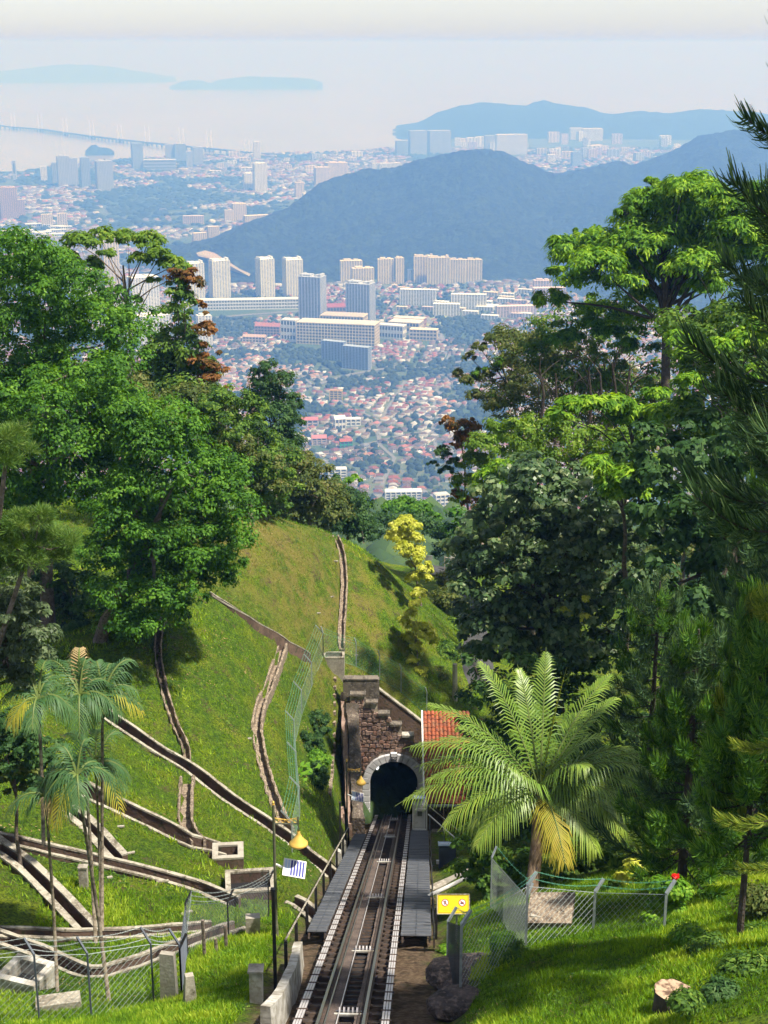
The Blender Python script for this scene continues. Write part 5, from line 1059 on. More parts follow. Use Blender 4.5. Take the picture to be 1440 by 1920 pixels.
def araucaria(lab, foot, ztop, ml, r0, seed, tr=.15, r1=.9, dz=.55, nw=5, zlow=.12, mix=None, faceb=0):
    rnd = random.Random(seed); t = thing('araucaria_tree', lab, 'araucaria tree', foot); H = ztop - foot[2]
    MB().tube([foot, foot + (0, 0, H * .5), foot + (0, 0, H)], [tr, tr * .65, .03], 8).build('trunk', M['barkdark'], t)
    z = zlow * H; k = 0
    while z < H - .2:
        f = z / H; L = (r0 * (1 - f) + r1 * f) * rnd.uniform(.85, 1.1); a0 = rnd.uniform(0, 6.3)
        for q in range(nw):
            a = a0 + q * 2 * math.pi / nw + rnd.uniform(-.2, .2); mm = ml if not mix or rnd.random() > mix[1] else mix[0]
            b, s_ = AB[mm][rnd.randrange(3)]; l2 = L * rnd.uniform(.8, 1.15); sc = l2 / 2.6
            o = bpy.data.objects.new('branch', s_); COL.objects.link(o); o.parent = t; o.location = (0, 0, z + rnd.uniform(-.15, .15)); o.rotation_euler = (rnd.uniform(-.25, .25), -.1 + rnd.uniform(-.15, .15) - f * .35, a); o.scale = (sc, max(.75, sc * .8), max(.75, sc * .85))
            n_ = bpy.data.objects.new('needle_spray', b); COL.objects.link(n_); n_.parent = o; k += 1
        z += dz * rnd.uniform(.8, 1.2)
    return t
f_ = at(1488, 1800, 27.5); araucaria('tall dark araucaria at the right edge whose branch tips stand against the sky', f_, 3.3, 'araucaria needles', 3.6, 21, r1=1.75, dz=.62, nw=6, zlow=.42)
_T = bpy.data.objects['araucaria_tree']
for _k, (x, y, Y, a, sc_) in enumerate([(1466,1530,26,3.05,.46),(1472,1612,26.3,3.3,.36),(1478,1385,27,3.2,.42)]):
    p = at(x, y, Y) - np.array(_T.location); b, s_ = AB['araucaria golden'][_k % 3]
    o = bpy.data.objects.new('branch', s_); COL.objects.link(o); o.parent = _T; o.location = p; o.rotation_euler = (0, .12, a); o.scale = (sc_, sc_, sc_); o['label'] = 'golden green drooping branch'
    n_ = bpy.data.objects.new('needle_spray', b); COL.objects.link(n_); n_.parent = o
f_ = at(1385, 1775, 29.5); f_[2] = hz(f_[0], f_[1], Zt); araucaria('bright green araucaria on a thin stem right of the stump', f_, at(1385, 1120, 29.5)[2], 'araucaria green', 1.9, 22, r1=.5, dz=.42, nw=6, zlow=.30, mix=('araucaria golden', .10), tr=.085)
f_ = at(1275, 1700, 36); f_[2] = hz(f_[0], f_[1], Zt); araucaria('dense green araucaria behind the hibiscus', f_, at(1275, 1180, 36)[2], 'araucaria green', 2.3, 23, r1=.6, dz=.45, nw=6, zlow=.16, mix=('araucaria needles', .4))
f_ = at(1410, 1640, 42); araucaria('dark araucaria in the middle of the right hand group', f_, at(1400, 800, 42)[2], 'araucaria needles', 3.3, 24, r1=1.0, dz=.6, zlow=.12, mix=('araucaria green', .25))
f_ = at(1210, 1560, 50); araucaria('deep green araucaria directly behind the coconut palm', f_, at(1215, 1090, 50)[2], 'araucaria needles', 3.0, 25, r1=.8, dz=.55, zlow=.15, mix=('araucaria green', .3))
# road bits, posts, fences ------------------------------------------------
def drape(name, pts, wd, m, off=.05):
    W = spline(pts, .8); mb = MB()
    for i, p in enumerate(W):
        d = W[min(i + 1, len(W) - 1)] - W[max(i - 1, 0)]; r = np.array((d[1], -d[0], 0)); r /= np.linalg.norm(r) + 1e-9
        for s in (-.5, 0, .5): mb.v.append(tuple(p + r * wd * s + (0, 0, off)))
    for i in range(len(W) - 1):
        for k in (0, 1): mb.f.append((i * 3 + k, i * 3 + k + 1, i * 3 + k + 4, i * 3 + k + 3)); mb.m.append(0)
    return mb.build(name, m)
rp1 = [at(790, 1038, 124), at(822, 1062, 119), at(846, 1092, 113), at(872, 1150, 104), at(884, 1220, 96), at(886, 1290, 88), at(888, 1330, 84)]
rp1 = [hit(x, y) for x, y in ((800,1040),(822,1058),(846,1086),(866,1140),(880,1210),(890,1290))]
struct(drape('road', rp1, 2.7, M['asphalt'], .25))
MBt = MB()
W = spline([p + np.array((-1.9, 0, 0)) for p in rp1], 1.0)
t = thing('road_railing', 'low dark railing with posts along the bend of the road', 'railing', W[0])
Wr = spline([p + (1.6, .5, 0) for p in rp1[:3]], 1.6)
for p in Wr: MB().bar(p, p + (0, 0, 1.25), .09).build('post', M['concrete'], t)
MB().tube([p + (0, 0, 1.15) for p in Wr], .05, 5).build('top_rail', M['concrete'], t); MB().tube([p + (0, 0, .6) for p in Wr], .04, 5).build('mid_rail', M['concrete'], t)
for x, y, lab in ((803, 1046, 'small white notice board beside the bend of the road'), (850, 1043, 'small white marker standing at the outer side of the road')):
    c = at(x, y, 119); t = thing('notice_board', lab, 'sign', c); MB().box(c, (.7 if x < 810 else .45, .06, .4 if x < 810 else .7)).build('board', M['white'], t); MB().bar(c + (0, .05, -1.4), c + (0, .05, 0), .07).build('post', M['galv'], t)
c = at(853, 1310, 86); d_ = at(853, 1245, 86); tag(MB().tube([c + (0, 0, -.4), d_], [.17, .15], 8).build('concrete_post', M['concrete']), 'pale round concrete post beside the dark stretch of road', 'post')
c = at(1288, 1425, 39); d_ = at(1298, 1325, 39); t = thing('cut_pole', 'short pinkish pole with a mossy top among the araucarias', 'pole', c); MB().tube([c + (0, 0, -.8), d_], [.09, .075], 8).build('shaft', M['wood'], t); MB().lathe([(.085, 0), (.10, .06), (.08, .16), (0, .2)], d_, 8).build('cap', M['concrete'], t)
# stump, slabs, rock
c = hit(1262, 1895); c = at(1258, 1905, c[1]); t = thing('tree_stump', 'cut tree stump with a pale weathered top on the near grass', 'tree stump', c)
pr = [(.44, -.3), (.38, .1), (.35, .45), (.36, .60)]; mb = MB().lathe(pr, c, 22)
mb.v = [tuple(np.array(v) + RNG.normal(0, .012, 3)) for v in mb.v]; mb.build('trunk', M['barkdark'], t)
mb = MB(); n = 22; ring = [c + (.365 * math.cos(6.2832 * k / n) * random.uniform(.96, 1.04), .365 * math.sin(6.2832 * k / n), .61 + random.uniform(-.02, .02)) for k in range(n)]
inn = [c + (.14 * math.cos(6.2832 * k / n) + .05, .14 * math.sin(6.2832 * k / n), .60 + random.uniform(-.06, .0)) for k in range(n)]
mb.add(ring + inn + [c + (.05, 0, .50)], [(k, (k + 1) % n, n + (k + 1) % n, n + k) for k in range(n)] + [(n + k, n + (k + 1) % n, 2 * n) for k in range(n)]); mb.build('cut_face', M['stumpface'], t)
def rock(name, lab, c, s, m, seed):
    rg = np.random.default_rng(seed); import bmesh
    bm = bmesh.new(); bmesh.ops.create_icosphere(bm, subdivisions=2, radius=1)
    for v in bm.verts:
        k = np.array(v.co); v.co = Vector(k * (1 + .35 * (noise2(np.array(k[0] * 1.7 + seed), np.array(k[1] * 1.7 + k[2] * 1.3)) - .5))) ; v.co.x *= s[0]; v.co.y *= s[1]; v.co.z = max(min(v.co.z, .72), -.9) * s[2]
    me = bpy.data.meshes.new(name); bm.to_mesh(me); bm.free(); return tag(link(name, me, m, loc=tuple(c)), lab, 'rock')
rock('boulder', 'flat topped brown boulder on the bank right of the rails', tk(33.0, 3.0, .15), (1.25, .85, .42), M['rock'], 3)
rock('boulder', 'smaller dark boulder below the flat topped one at the bottom edge', tk(30.3, 2.6, -.05), (.8, .6, .36), M['rock'], 8)
c = hit(1035, 1742); c = c + (0, .4, .35); t = thing('concrete_chamber', 'tilted brown concrete chamber slab behind the right fence', 'concrete slab', c)
MB().box(c, (1.25, 1.1, .16), ax=((.96, -.2, .12), (.2, .93, .3), (-.18, -.26, .95))).build('slab', M['roughstone'], t); MB().box(c + (0, .1, -.4), (1.0, .9, .7), rz=-.2).build('base', M['concrete'], t)
# ---- chain link fences
def chain(a, b, h, parent, step=.13, w=.008, m='wire', up2=None, arm=None, dirs=(1, -1), w2=.004):
    """diamond mesh between posts a and b (feet)"""
    mb = MB(); a = np.array(a, float); b = np.array(b, float); L = np.linalg.norm((b - a)); n = int((L + h) / step)
    for s in dirs:
        ww_ = w if s == dirs[0] else w2
        for k in range(n):
            x0 = k * step - (h if s > 0 else 0); p = (x0, 0); q = (x0 + h, h) if s > 0 else (x0 - 0, 0)
            if s > 0: (xa, za), (xb, zb) = (x0, 0), (x0 + h, h)
            else: (xa, za), (xb, zb) = (x0 + 0, 0), (x0 - h, h)
            if xa < 0: za += -xa * s if s > 0 else 0; xa = 0 if s > 0 else xa
            if s > 0 and xb > L: zb -= (xb - L); xb = L
            if s < 0:
                if xa > L: za += (xa - L); xa = L
                if xb < 0: zb -= -xb; xb = 0
            if zb - za < .05: continue
            P = a + (b - a) * (xa / L) + (0, 0, za); Q_ = a + (b - a) * (xb / L) + (0, 0, zb)
            mb.tube([P, Q_], ww_ / 2, 3, cap=False)
    return stuff(mb.build('mesh_panel', M[m], parent))
def fence(lab, feet, h, armv, post='galv', wirem='wire', step=.13, w=.010, barb='wire', gr=.045, bars=3, arml=.5, w2=.004):
    t = thing('chain_link_fence', lab, 'fence', feet[0])
    for k, f in enumerate(feet):
        f = np.array(f, float); top = f + (0, 0, h); e = top + np.array(armv) * arml
        MB().bar(f + (0, 0, -.5), top, gr, gr).build('post', M[post], t); MB().bar(top, e, gr * 1.15, gr * 1.15).build('arm', M[post], t)
    for k in range(len(feet) - 1):
        a, b = np.array(feet[k], float), np.array(feet[k + 1], float); chain(a, b, h, t, step, w, wirem, w2=w2)
        for z in (.04, h - .03): MB().tube([a + (0, 0, z), b + (0, 0, z)], .008, 4).build('tension_wire', M[wirem], t)
        for q in range(bars):
            o = np.array(armv) * arml * (q + 1) / bars; A = a + (0, 0, h) + o; B = b + (0, 0, h) + o; pts = [A + (B - A) * s + (0, 0, -.10 * math.sin(math.pi * s)) for s in np.linspace(0, 1, 14)]
            mb = MB().tube(pts, .006, 4)
            for p in pts[1:-1]: mb.bar(p + (-.03, 0, -.03), p + (.03, 0, .03), .006); mb.bar(p + (.03, 0, -.03), p + (-.03, 0, .03), .006)
            mb.build('barbed_wire', M[barb], t)
    return t
def foot(x, ytop, ybot): c = hit(x, ybot); return c
LF = [at(-70, 1925, 32.6), at(74, 1915, 33), at(172, 1912, 33.2), at(289, 1890, 34.2), at(342, 1892, 34.4)]
fence('chain link fence with outward leaning arms along the near left grass', LF, 2.0, (-.6, .55, .62), 'bluegrey', 'wire', .19, .011, w2=.004)
LF2 = [at(342, 1892, 34.4), at(352, 1800, 38.5), at(430, 1790, 40.5), at(505, 1748, 43)]
fence('darker chain link fence running back past the catch basin to the black post', LF2, 1.9, (.35, .3, .7), 'black', 'bluegrey', .14, .010)
RF = [at(863, 1870, 30.6), at(985, 1790, 32.8), at(1110, 1797, 34), at(1241, 1806, 32.5)]
fence('galvanised chain link fence with barbed wire arms across the near right grass', RF, 2.0, (.45, .25, .62), 'galv', 'wire', .19, .009, 'greenwire', .06, 2, .5)
RF2 = [at(838, 1850, 33.5), at(863, 1870, 30.6)]
fence('short return panel of the right fence beside the yellow sign', RF2, 1.95, (.45, .25, .7), 'galv', 'bluegrey', .12, .012, 'greenwire', .05, 1)
RF3 = [at(920, 1700, 40), at(985, 1790, 33.2)]
fence('second row of mesh behind the right fence at the palm trunk', RF3, 1.7, (.3, .3, .6), 'galv', 'wire', .15, .010, 'greenwire', .04, 1)
SF = [hit(x, y) for x, y in ((606,1232),(585,1290),(566,1342),(552,1400),(556,1462),(562,1530),(548,1600))]
fence('green wire fence with leaning barbed arms running down the grass slope left of the tunnel', SF, 1.45, (-.55, -.15, .75), 'galv', 'greygreen', .42, .010, 'greenwire', .05, 4, .75, .006)
SG = [hit(x, y) for x, y in ((606,1232),(668,1252),(712,1275),(752,1300),(800,1345))]
fence('thin green wire fence across the mound above the tunnel', SG, 1.5, (-.2, -.2, .8), 'galv', 'greenwire', .22, .008, 'greenwire', .05, 2, .5, .006)
# creeper clad old posts near the left fence
for x, yt, yb, Y, lab in ((386,1725,1835,38,'creeper clad leaning wooden stake behind the left fence'),(428,1735,1840,39,'mossy wooden stake left of the catch basin'),(410,1760,1825,38.5,'pale thin stake between the two mossy stakes')):
    a, b = at(x, yb, Y), at(x - 6, yt, Y); tag(MB().tube([a + (0, 0, -.3), b], [.06, .05], 6).build('wooden_stake', M['bark' if x != 410 else 'palebark']), lab, 'stake')
# ---- grass blades
def tufts(P, L, w, ml, name, lab, blades=2, vb=None):
    n = len(P) * blades; P = np.repeat(P, blades, 0) + RNG.normal(size=(n, 3)) * (.03, .03, 0); L = np.repeat(np.broadcast_to(L, (len(P) // blades,)), blades) * RNG.uniform(.6, 1.3, n)
    a = RNG.uniform(0, 2 * math.pi, n); d = np.stack((np.cos(a), np.sin(a), np.zeros(n)), 1); lean = RNG.normal(size=(n, 3)) * .45; lean[:, 2] = 1; lean[:, 1] -= .1; lean /= np.linalg.norm(lean, axis=1, keepdims=True)
    ww_ = (w * L)[:, None]; V = np.stack((P - d * ww_, P + d * ww_, P + lean * L[:, None]), 1).reshape(-1, 3)
    v = (np.repeat(vb, blades) if vb is not None else .45) + RNG.normal(0, .17, n)
    o = link(name, npmesh(name, V, np.arange(3 * n).reshape(n, 3), attrs={'var': np.clip(v, 0, 1)}), LM[ml]); tag(o, lab, 'grass'); return stuff(o)
def scatter(n, x0, x1, y0, y1, keepf):
    X = RNG.uniform(x0, x1, n); Y = RNG.uniform(y0, y1, n); Zz = hz(X, Y); k = keepf(X, Y, Zz); X, Y, Zz = X[k], Y[k], Zz[k]; return np.stack((X, Y, Zz), 1)
def clear(X, Y, Zz):
    u = X - (P0[0] + TD[0] * (Y - P0[1])); px, py = pix(np.stack((X, Y, Zz), -1))
    ok = ((u < -2.2 - fbm(X * .8, Y * .8, 2) * .7) | (u > 2.5 + fbm(X * .8, Y * .8, 2) * .8) | (Y > 80.5)) & (hz(X, Y, Zt) - Zz < .12)
    return ok & (px > -60) & (px < 1500) & (py < 1990)
P = scatter(190000, -11, 11, 24, 44, lambda X, Y, Zz: clear(X, Y, Zz) & (RNG.random(len(X)) < np.clip(1.25 - (Y - 26) / 22, .3, 1)))
big = fbm(P[:, 0] / 1.3, P[:, 1] / 1.3, 3)
tufts(P, .05 + .17 * big ** 1.6 + .02, .11, 'grass blades', 'grass', 'short bright green grass on the near banks', 2, -.15 + big * 1.3)
P = scatter(110000, -26, 8, 42, 97, lambda X, Y, Zz: clear(X, Y, Zz) & (pix(np.stack((X, Y, Zz), -1))[0] < 860))
big = fbm(P[:, 0] / 1.6, P[:, 1] / 1.6, 4); c0 = hit(520, 1040); dry = (np.hypot(P[:, 0] - c0[0], P[:, 1] - c0[1]) < 9 * RNG.uniform(.3, 1.1, len(P)))
tufts(P[~dry], .08 + .24 * big[~dry] ** 1.7, .13, 'grass blades', 'grass', 'rough green grass on the hill slope', 1, -.25 + big[~dry] * 1.4)
tufts(P[dry], .09 + .16 * big[dry], .11, 'dry grass', 'grass', 'dry brownish grass on top of the mound', 1, .1 + big[dry] * .8)

# weeds and dead leaf litter breaking up the grass
def weeds(n, per, x0, x1, y0, y1, ml, name, lab, L, sp, vb=.5, lift=.05):
    P = scatter(n, x0, x1, y0, y1, lambda X, Y, Zz: clear(X, Y, Zz) & (fbm(X / 3 + 9, Y / 3, 3) > .5) & ((Y < 44) | (pix(np.stack((X, Y, Zz), -1))[0] < 860)))
    P = np.repeat(P, per, 0); off = RNG.normal(size=P.shape) * (sp, sp, 0); P = P + off; P[:, 2] = hz(P[:, 0], P[:, 1]) + RNG.uniform(0, lift, len(P)); m_ = len(P)
    o = quadleaves(P, unit(m_) * .6 + (0, 0, 1), L * RNG.uniform(.6, 1.3, m_), L * .45, RNG.normal(vb, .2, m_), name, LM[ml], None); tag(o, lab, 'weeds'); stuff(o)
weeds(900, 16, -12, 11, 24, 46, 'mid green leaves', 'weeds', 'broad leaved weeds scattered through the near grass', .10, .12)
weeds(1500, 14, -26, 8, 44, 96, 'mid green leaves', 'weeds', 'darker weed clumps dotted over the hill slope', .17, .2)
weeds(700, 14, -26, 8, 40, 96, 'dry palm leaves', 'leaf_litter', 'dead brown leaves lying in patches on the slope', .12, .35, .2, .03)
weeds(260, 14, -12, 11, 24, 44, 'dry palm leaves', 'leaf_litter', 'fallen brown leaves on the near banks', .08, .3, .2, .03)
# ================================================================ THE TOWN
M['facade'] = mat('pale facade', (.5, .5, .5), .8, var=('col', None))
M['winmat'] = mat('dark window glass', (.085, .10, .135), .25, .5)
M['roofcol'] = mat('painted roofs and walls', (.5, .3, .2), .85, var=('col', None))
bmats = {}
def bmat(c):
    k = tuple(round(q, 3) for q in c)
    if k not in bmats: bmats[k] = mat('facade paint', c, .8, noise=(.03, tuple(q * .86 for q in c), .4, .7))
    return bmats[k]
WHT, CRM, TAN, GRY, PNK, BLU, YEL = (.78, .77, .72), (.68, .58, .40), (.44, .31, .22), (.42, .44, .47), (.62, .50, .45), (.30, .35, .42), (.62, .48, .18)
keepout = []
def tower(lab, x0, x1, yt, yb, col=WHT, yaw=.35, asp=.6, zb=ZC, bays=None, style=0, crown=1, name='apartment_tower', cat='apartment block', group=None, Yo=0, floors=None, wing=0, ribc=None):
    c = onz((x0 + x1) / 2, yb, zb); dd = c[1] * CP - c[2] * SP; Wd = (x1 - x0) * dd / F
    H = (at((x0 + x1) / 2, yt, c[1])[2] - zb); w_ = Wd / (abs(math.cos(yaw)) + asp * abs(math.sin(yaw))); dp = w_ * asp
    t = thing(name, lab, cat, (c[0], c[1] + dp * .3, zb), group); t.rotation_euler = (0, 0, yaw)
    keepout.append((c[0], c[1] + dp * .3, max(w_, dp) * .62 + 8))
    fl = floors or max(2, int(H / 3.4)); bays = bays or max(3, int(w_ / 7.5)); o = np.zeros(3)
    mb = MB().box((0, 0, H / 2), (w_, dp, H)); m = bmat(col)
    def bl(mb, nm, mm, p):
        me = bpy.data.meshes.new(nm); me.from_pydata(mb.v, [], mb.f); me.update(); return link(nm, me, mm, p)
    body = bl(mb, 'body', m, t)
    # window strips, each floor of each bay, on the three visible sides
    wn_ = MB(); rb = MB(); fh = H / fl
    for i in range(bays):
        for s in ((0, -1), (-1, 0), (1, 0)):
            L = w_ if s[0] == 0 else dp; nb = bays if s[0] == 0 else max(2, int(bays * asp)); 
            if i >= nb: continue
            u = -L / 2 + (i + .5) * L / nb; bw = L / nb * (.52 if style == 0 else .72)
            def P(uu, z, off):
                return (uu, -dp / 2 - off, z) if s[0] == 0 else (s[0] * (w_ / 2 + off), uu, z)
            for f in range(fl):
                z0 = f * fh + fh * .36; z1 = (f + 1) * fh - fh * .12
                wn_.add([P(u - bw / 2, z0, .06), P(u + bw / 2, z0, .06), P(u + bw / 2, z1, .06), P(u - bw / 2, z1, .06)], [(0, 1, 2, 3) if not (s[0] == -1) else (3, 2, 1, 0)])
            # pilaster between bays
            u2 = -L / 2 + i * L / nb
            if s[0] == 0: rb.box((u2, -dp / 2 - .5, H / 2), (L / nb * .16, 1.0, H))
            elif dp > 5: rb.box((s[0] * (w_ / 2 + .5), u2, H / 2), (1.0, L / nb * .16, H))
    stuff(bl(wn_, 'window_grid', M['winmat'], t)); bl(rb, 'rib', bmat(ribc) if ribc else m, t)
    if crown:
        cr = MB().box((-w_ * .18, 0, H + 2.5), (w_ * .34, dp * .6, 5)).box((w_ * .24, dp * .1, H + 1.8), (w_ * .22, dp * .5, 3.6))
        if crown > 1: cr.box((w_ * .42, 0, H + 3.5), (w_ * .1, dp * .7, 7)).box((-w_ * .42, 0, H + 3), (w_ * .1, dp * .8, 6))
        bl(cr, 'roof_block', m, t)
    bl(MB().box((0, 0, H + .35), (w_ + 1.2, dp + 1.2, .7)), 'parapet', m, t)
    if wing: bl(MB().box((w_ * .62, dp * .15, H * wing / 2), (w_ * .3, dp * .7, H * wing)), 'wing', m, t)
    return t
B = [  # label, x0, x1, ytop, ybase, colour, yaw, aspect, crown
 ('white tower with a stepped roof, leftmost of the bright row below the ridge', 349, 384, 494, 566, WHT, .5, .7, 2),
 ('white tower standing second from left in the bright row below the ridge', 392, 432, 489, 560, WHT, .5, .6, 2),
 ('tall white tower, third in the bright row, with yellowish side', 479, 515, 486, 558, WHT, .55, .8, 2),
 ('tall white tower at the right end of the bright row below the ridge', 529, 568, 487, 555, WHT, .4, .8, 2),
 ('bluish white slab tower glimpsed behind the airy tree crown', 150, 190, 505, 590, WHT, .5, .6, 1),
 ('very tall cream edged tower rising through the airy tree crown', 195, 228, 438, 600, CRM, .5, .6, 1),
 ('white tower seen between the airy tree and the rust tipped tree', 240, 300, 520, 612, WHT, .5, .6, 1),
 ('white block low behind the left trees', 255, 318, 592, 650, WHT, .4, .5, 1),
 ('white ribbed tower just right of the rust tipped tree', 368, 398, 592, 650, WHT, .4, .7, 1),
 ('grey ribbed twin tower on the cream parking podium, left one', 561, 612, 519, 612, GRY, -.35, .7, 2),
 ('grey twin tower on the cream parking podium, right one', 649, 704, 532, 606, GRY, -.35, .7, 2),
 ('cream tower pair right of centre below the ridge, rear block', 637, 679, 489, 530, CRM, .2, .4, 1),
 ('cream ribbed tower in front of the rear cream block', 659, 701, 503, 548, CRM, .2, .4, 1),
 ('cream and grey slab tower in the middle of the housing row', 707, 738, 486, 532, CRM, .2, .4, 1),
 ('narrow cream tower beside the cream and grey slab', 740, 757, 484, 532, CRM, .2, .9, 1),
 ('wide cream stepped housing slab, left part of the long block', 775, 812, 481, 530, CRM, .12, .3, 2),
 ('middle part of the long cream housing block', 800, 842, 483, 533, CRM, .12, .3, 2),
 ('right part of the long cream housing block', 838, 872, 487, 531, CRM, .12, .3, 1),
 ('detached cream tower at the right end of the long housing block', 871, 903, 487, 528, CRM, .12, .4, 1),
 ('small blue grey block left of the long cream housing block', 764, 778, 506, 530, BLU, .1, .6, 0),
 ('row of white mid rise flats in front of the cream towers', 750, 818, 543, 572, WHT, -.15, .2, 0),
 ('white mid rise slab right of the white flats', 846, 912, 552, 580, WHT, -.1, .2, 0),
 ('white mid rise slab nearer and lower between the two white slabs', 812, 862, 570, 592, WHT, -.1, .3, 0),
 ('dark blue grey stepped slab in front of the mall podium, left half', 603, 650, 640, 676, BLU, -.45, .3, 0),
 ('dark blue grey stepped slab in front of the mall podium, right half', 642, 697, 650, 692, BLU, -.45, .3, 0),
 ('pinkish white hospital like block near the canopy tree, upper storeys', 1000, 1034, 526, 545, PNK, .1, .5, 1),
 ('pinkish white long block near the canopy tree', 998, 1060, 540, 566, PNK, .1, .3, 0),
 ('long low block with orange roof in the blue haze at the right', 930, 1005, 574, 594, PNK, .1, .25, 0),
 ('large tan tower at the far left edge', -4, 34, 352, 412, TAN, .45, .8, 1),
 ('tan lower wing beside the large tan tower', 30, 47, 375, 408, TAN, .45, .8, 0),
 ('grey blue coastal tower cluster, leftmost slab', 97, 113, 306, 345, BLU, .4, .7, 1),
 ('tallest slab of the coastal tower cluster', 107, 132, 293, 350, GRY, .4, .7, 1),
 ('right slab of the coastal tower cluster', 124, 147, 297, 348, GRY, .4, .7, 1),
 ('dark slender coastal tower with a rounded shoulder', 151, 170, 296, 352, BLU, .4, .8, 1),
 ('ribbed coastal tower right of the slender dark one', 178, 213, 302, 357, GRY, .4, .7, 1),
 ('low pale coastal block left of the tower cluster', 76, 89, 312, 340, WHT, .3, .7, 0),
 ('grey tower alone before the bridge', 246, 269, 269, 318, BLU, .4, .7, 1),
 ('wide coastal slab under the bridge line, left', 310, 329, 271, 304, GRY, .3, .4, 0),
 ('wide coastal slab under the bridge line, right', 327, 349, 270, 304, BLU, .3, .4, 0),
 ('short coastal tower right of the wide slabs', 349, 362, 284, 314, GRY, .3, .7, 0),
 ('coastal tower with pale face right of the wide slabs', 361, 381, 276, 310, GRY, .3, .7, 0),
 ('white thin tower where the bridge reaches land', 475, 488, 266, 299, WHT, .3, .9, 1),
 ('bluish pair of towers in the flat town, right one', 474, 501, 306, 360, WHT, .4, .6, 1),
 ('bluish pair of towers in the flat town, left one', 456, 475, 325, 358, WHT, .4, .6, 1),
 ('beige tower cluster left of the ridge, rear tower', 608, 652, 305, 342, CRM, .4, .5, 1),
 ('beige tower cluster left of the ridge, front tower', 588, 620, 314, 348, CRM, .4, .5, 1),
 ('short beige block below the beige cluster', 552, 570, 342, 372, CRM, .4, .6, 0),
 ('white block at the foot of the ridge spur', 566, 592, 362, 378, WHT, .4, .4, 0),
 ('pale stepped flats in the red roofed town', 434, 462, 382, 414, CRM, .4, .5, 1),
 ('pale lower flats beside the stepped flats', 420, 437, 394, 417, CRM, .4, .5, 0),
 ('cream flats partly hidden by the ridge spur', 456, 505, 404, 432, CRM, .45, .3, 0),
 ('small cream flats above the airy tree', 388, 411, 425, 452, CRM, .4, .6, 0),
 ('small cream flats lower left of its neighbour', 360, 388, 437, 462, CRM, .4, .5, 0),
 ('pinkish low flats among dark trees in the flat town', 343, 382, 405, 420, PNK, .1, .3, 0),
 ('twin cream flats near the left edge, left one', 77, 99, 402, 426, CRM, .3, .5, 0),
 ('twin cream flats near the left edge, right one', 107, 126, 400, 424, CRM, .3, .5, 0),
 ('wide bluish tower group at the channel, left slab', 741, 765, 264, 291, BLU, .3, .5, 0),
 ('tall bluish tower group at the channel, middle slab', 765, 800, 245, 290, GRY, .3, .5, 0),
 ('tall bluish tower group at the channel, right slab', 800, 845, 245, 288, GRY, .3, .5, 0),
 ('pale wide flats on the flat land before the island', 907, 930, 254, 286, GRY, .2, .5, 0),
 ('pale long flats beside the wide flats before the island', 928, 988, 252, 290, WHT, .2, .25, 0),
 ('white highrise block in the far suburb, taller one', 1067, 1092, 240, 262, WHT, .2, .5, 0),
 ('white highrise block in the far suburb, wider one', 1090, 1130, 241, 264, WHT, .2, .4, 0),
 ('blue grey block in the hazy suburb above the ridge saddle', 1070, 1090, 285, 312, BLU, .3, .6, 0),
 ('white flats in the hazy suburb above the ridge saddle', 1024, 1042, 290, 306, WHT, .3, .6, 0),
 ('small white flats at the left of the saddle', 697, 712, 306, 320, WHT, .3, .5, 0),
 ('white low flats peeping over the left shoulder of the ridge', 710, 752, 306, 320, WHT, .2, .3, 0),
 ('pinkish suburb block seen before the strait', 878, 895, 266, 279, PNK, .2, .5, 0),
 ('pale tower far right against the strait', 1318, 1332, 234, 252, GRY, .2, .7, 0),
]
for i_, b in enumerate(B): tower(b[0], *b[1:5], col=b[5], yaw=b[6], asp=b[7], crown=b[8], ribc=(.74, .66, .38) if i_ < 4 or 10 < i_ < 19 else None)
g = 'white flats in the far hazy suburb'; rn = random.Random(4)
for k in range(46):
    x = rn.uniform(850, 1290); y = rn.uniform(268, 302) - (abs(x - 1000) < 90) * 4
    h = rn.uniform(7, 20); tower('pale block of flats in the hazy suburb beyond the ridge', x, x + rn.uniform(9, 26), y - h, y, col=rn.choice([WHT, WHT, CRM, PNK, GRY]), yaw=rn.uniform(0, .5), asp=.5, crown=0, group=g, bays=3, floors=max(2, int(h / 2.2)))
for k in range(26):
    x = rn.uniform(385, 660); y = rn.uniform(292, 330); h = rn.uniform(5, 11)
    tower('small pale block of flats along the far shore', x, x + rn.uniform(9, 22), y - h, y, col=rn.choice([WHT, CRM, GRY]), yaw=rn.uniform(0, .5), asp=.4, crown=0, group='small blocks along the far shore', bays=3, floors=max(2, int(h / 2.2)))
for k in range(34):
    x, y = rn.uniform(740, 985), rn.uniform(540, 600)
    if abs(x - 830) < 60 and y < 560: continue
    tower('four storey white shop block in the terrace below the housing slabs', x, x + rn.uniform(18, 36), y - rn.uniform(6, 9), y, col=rn.choice([WHT, WHT, CRM, PNK]), yaw=-.3, asp=.35, crown=0, group='white terraced shop blocks', floors=4)
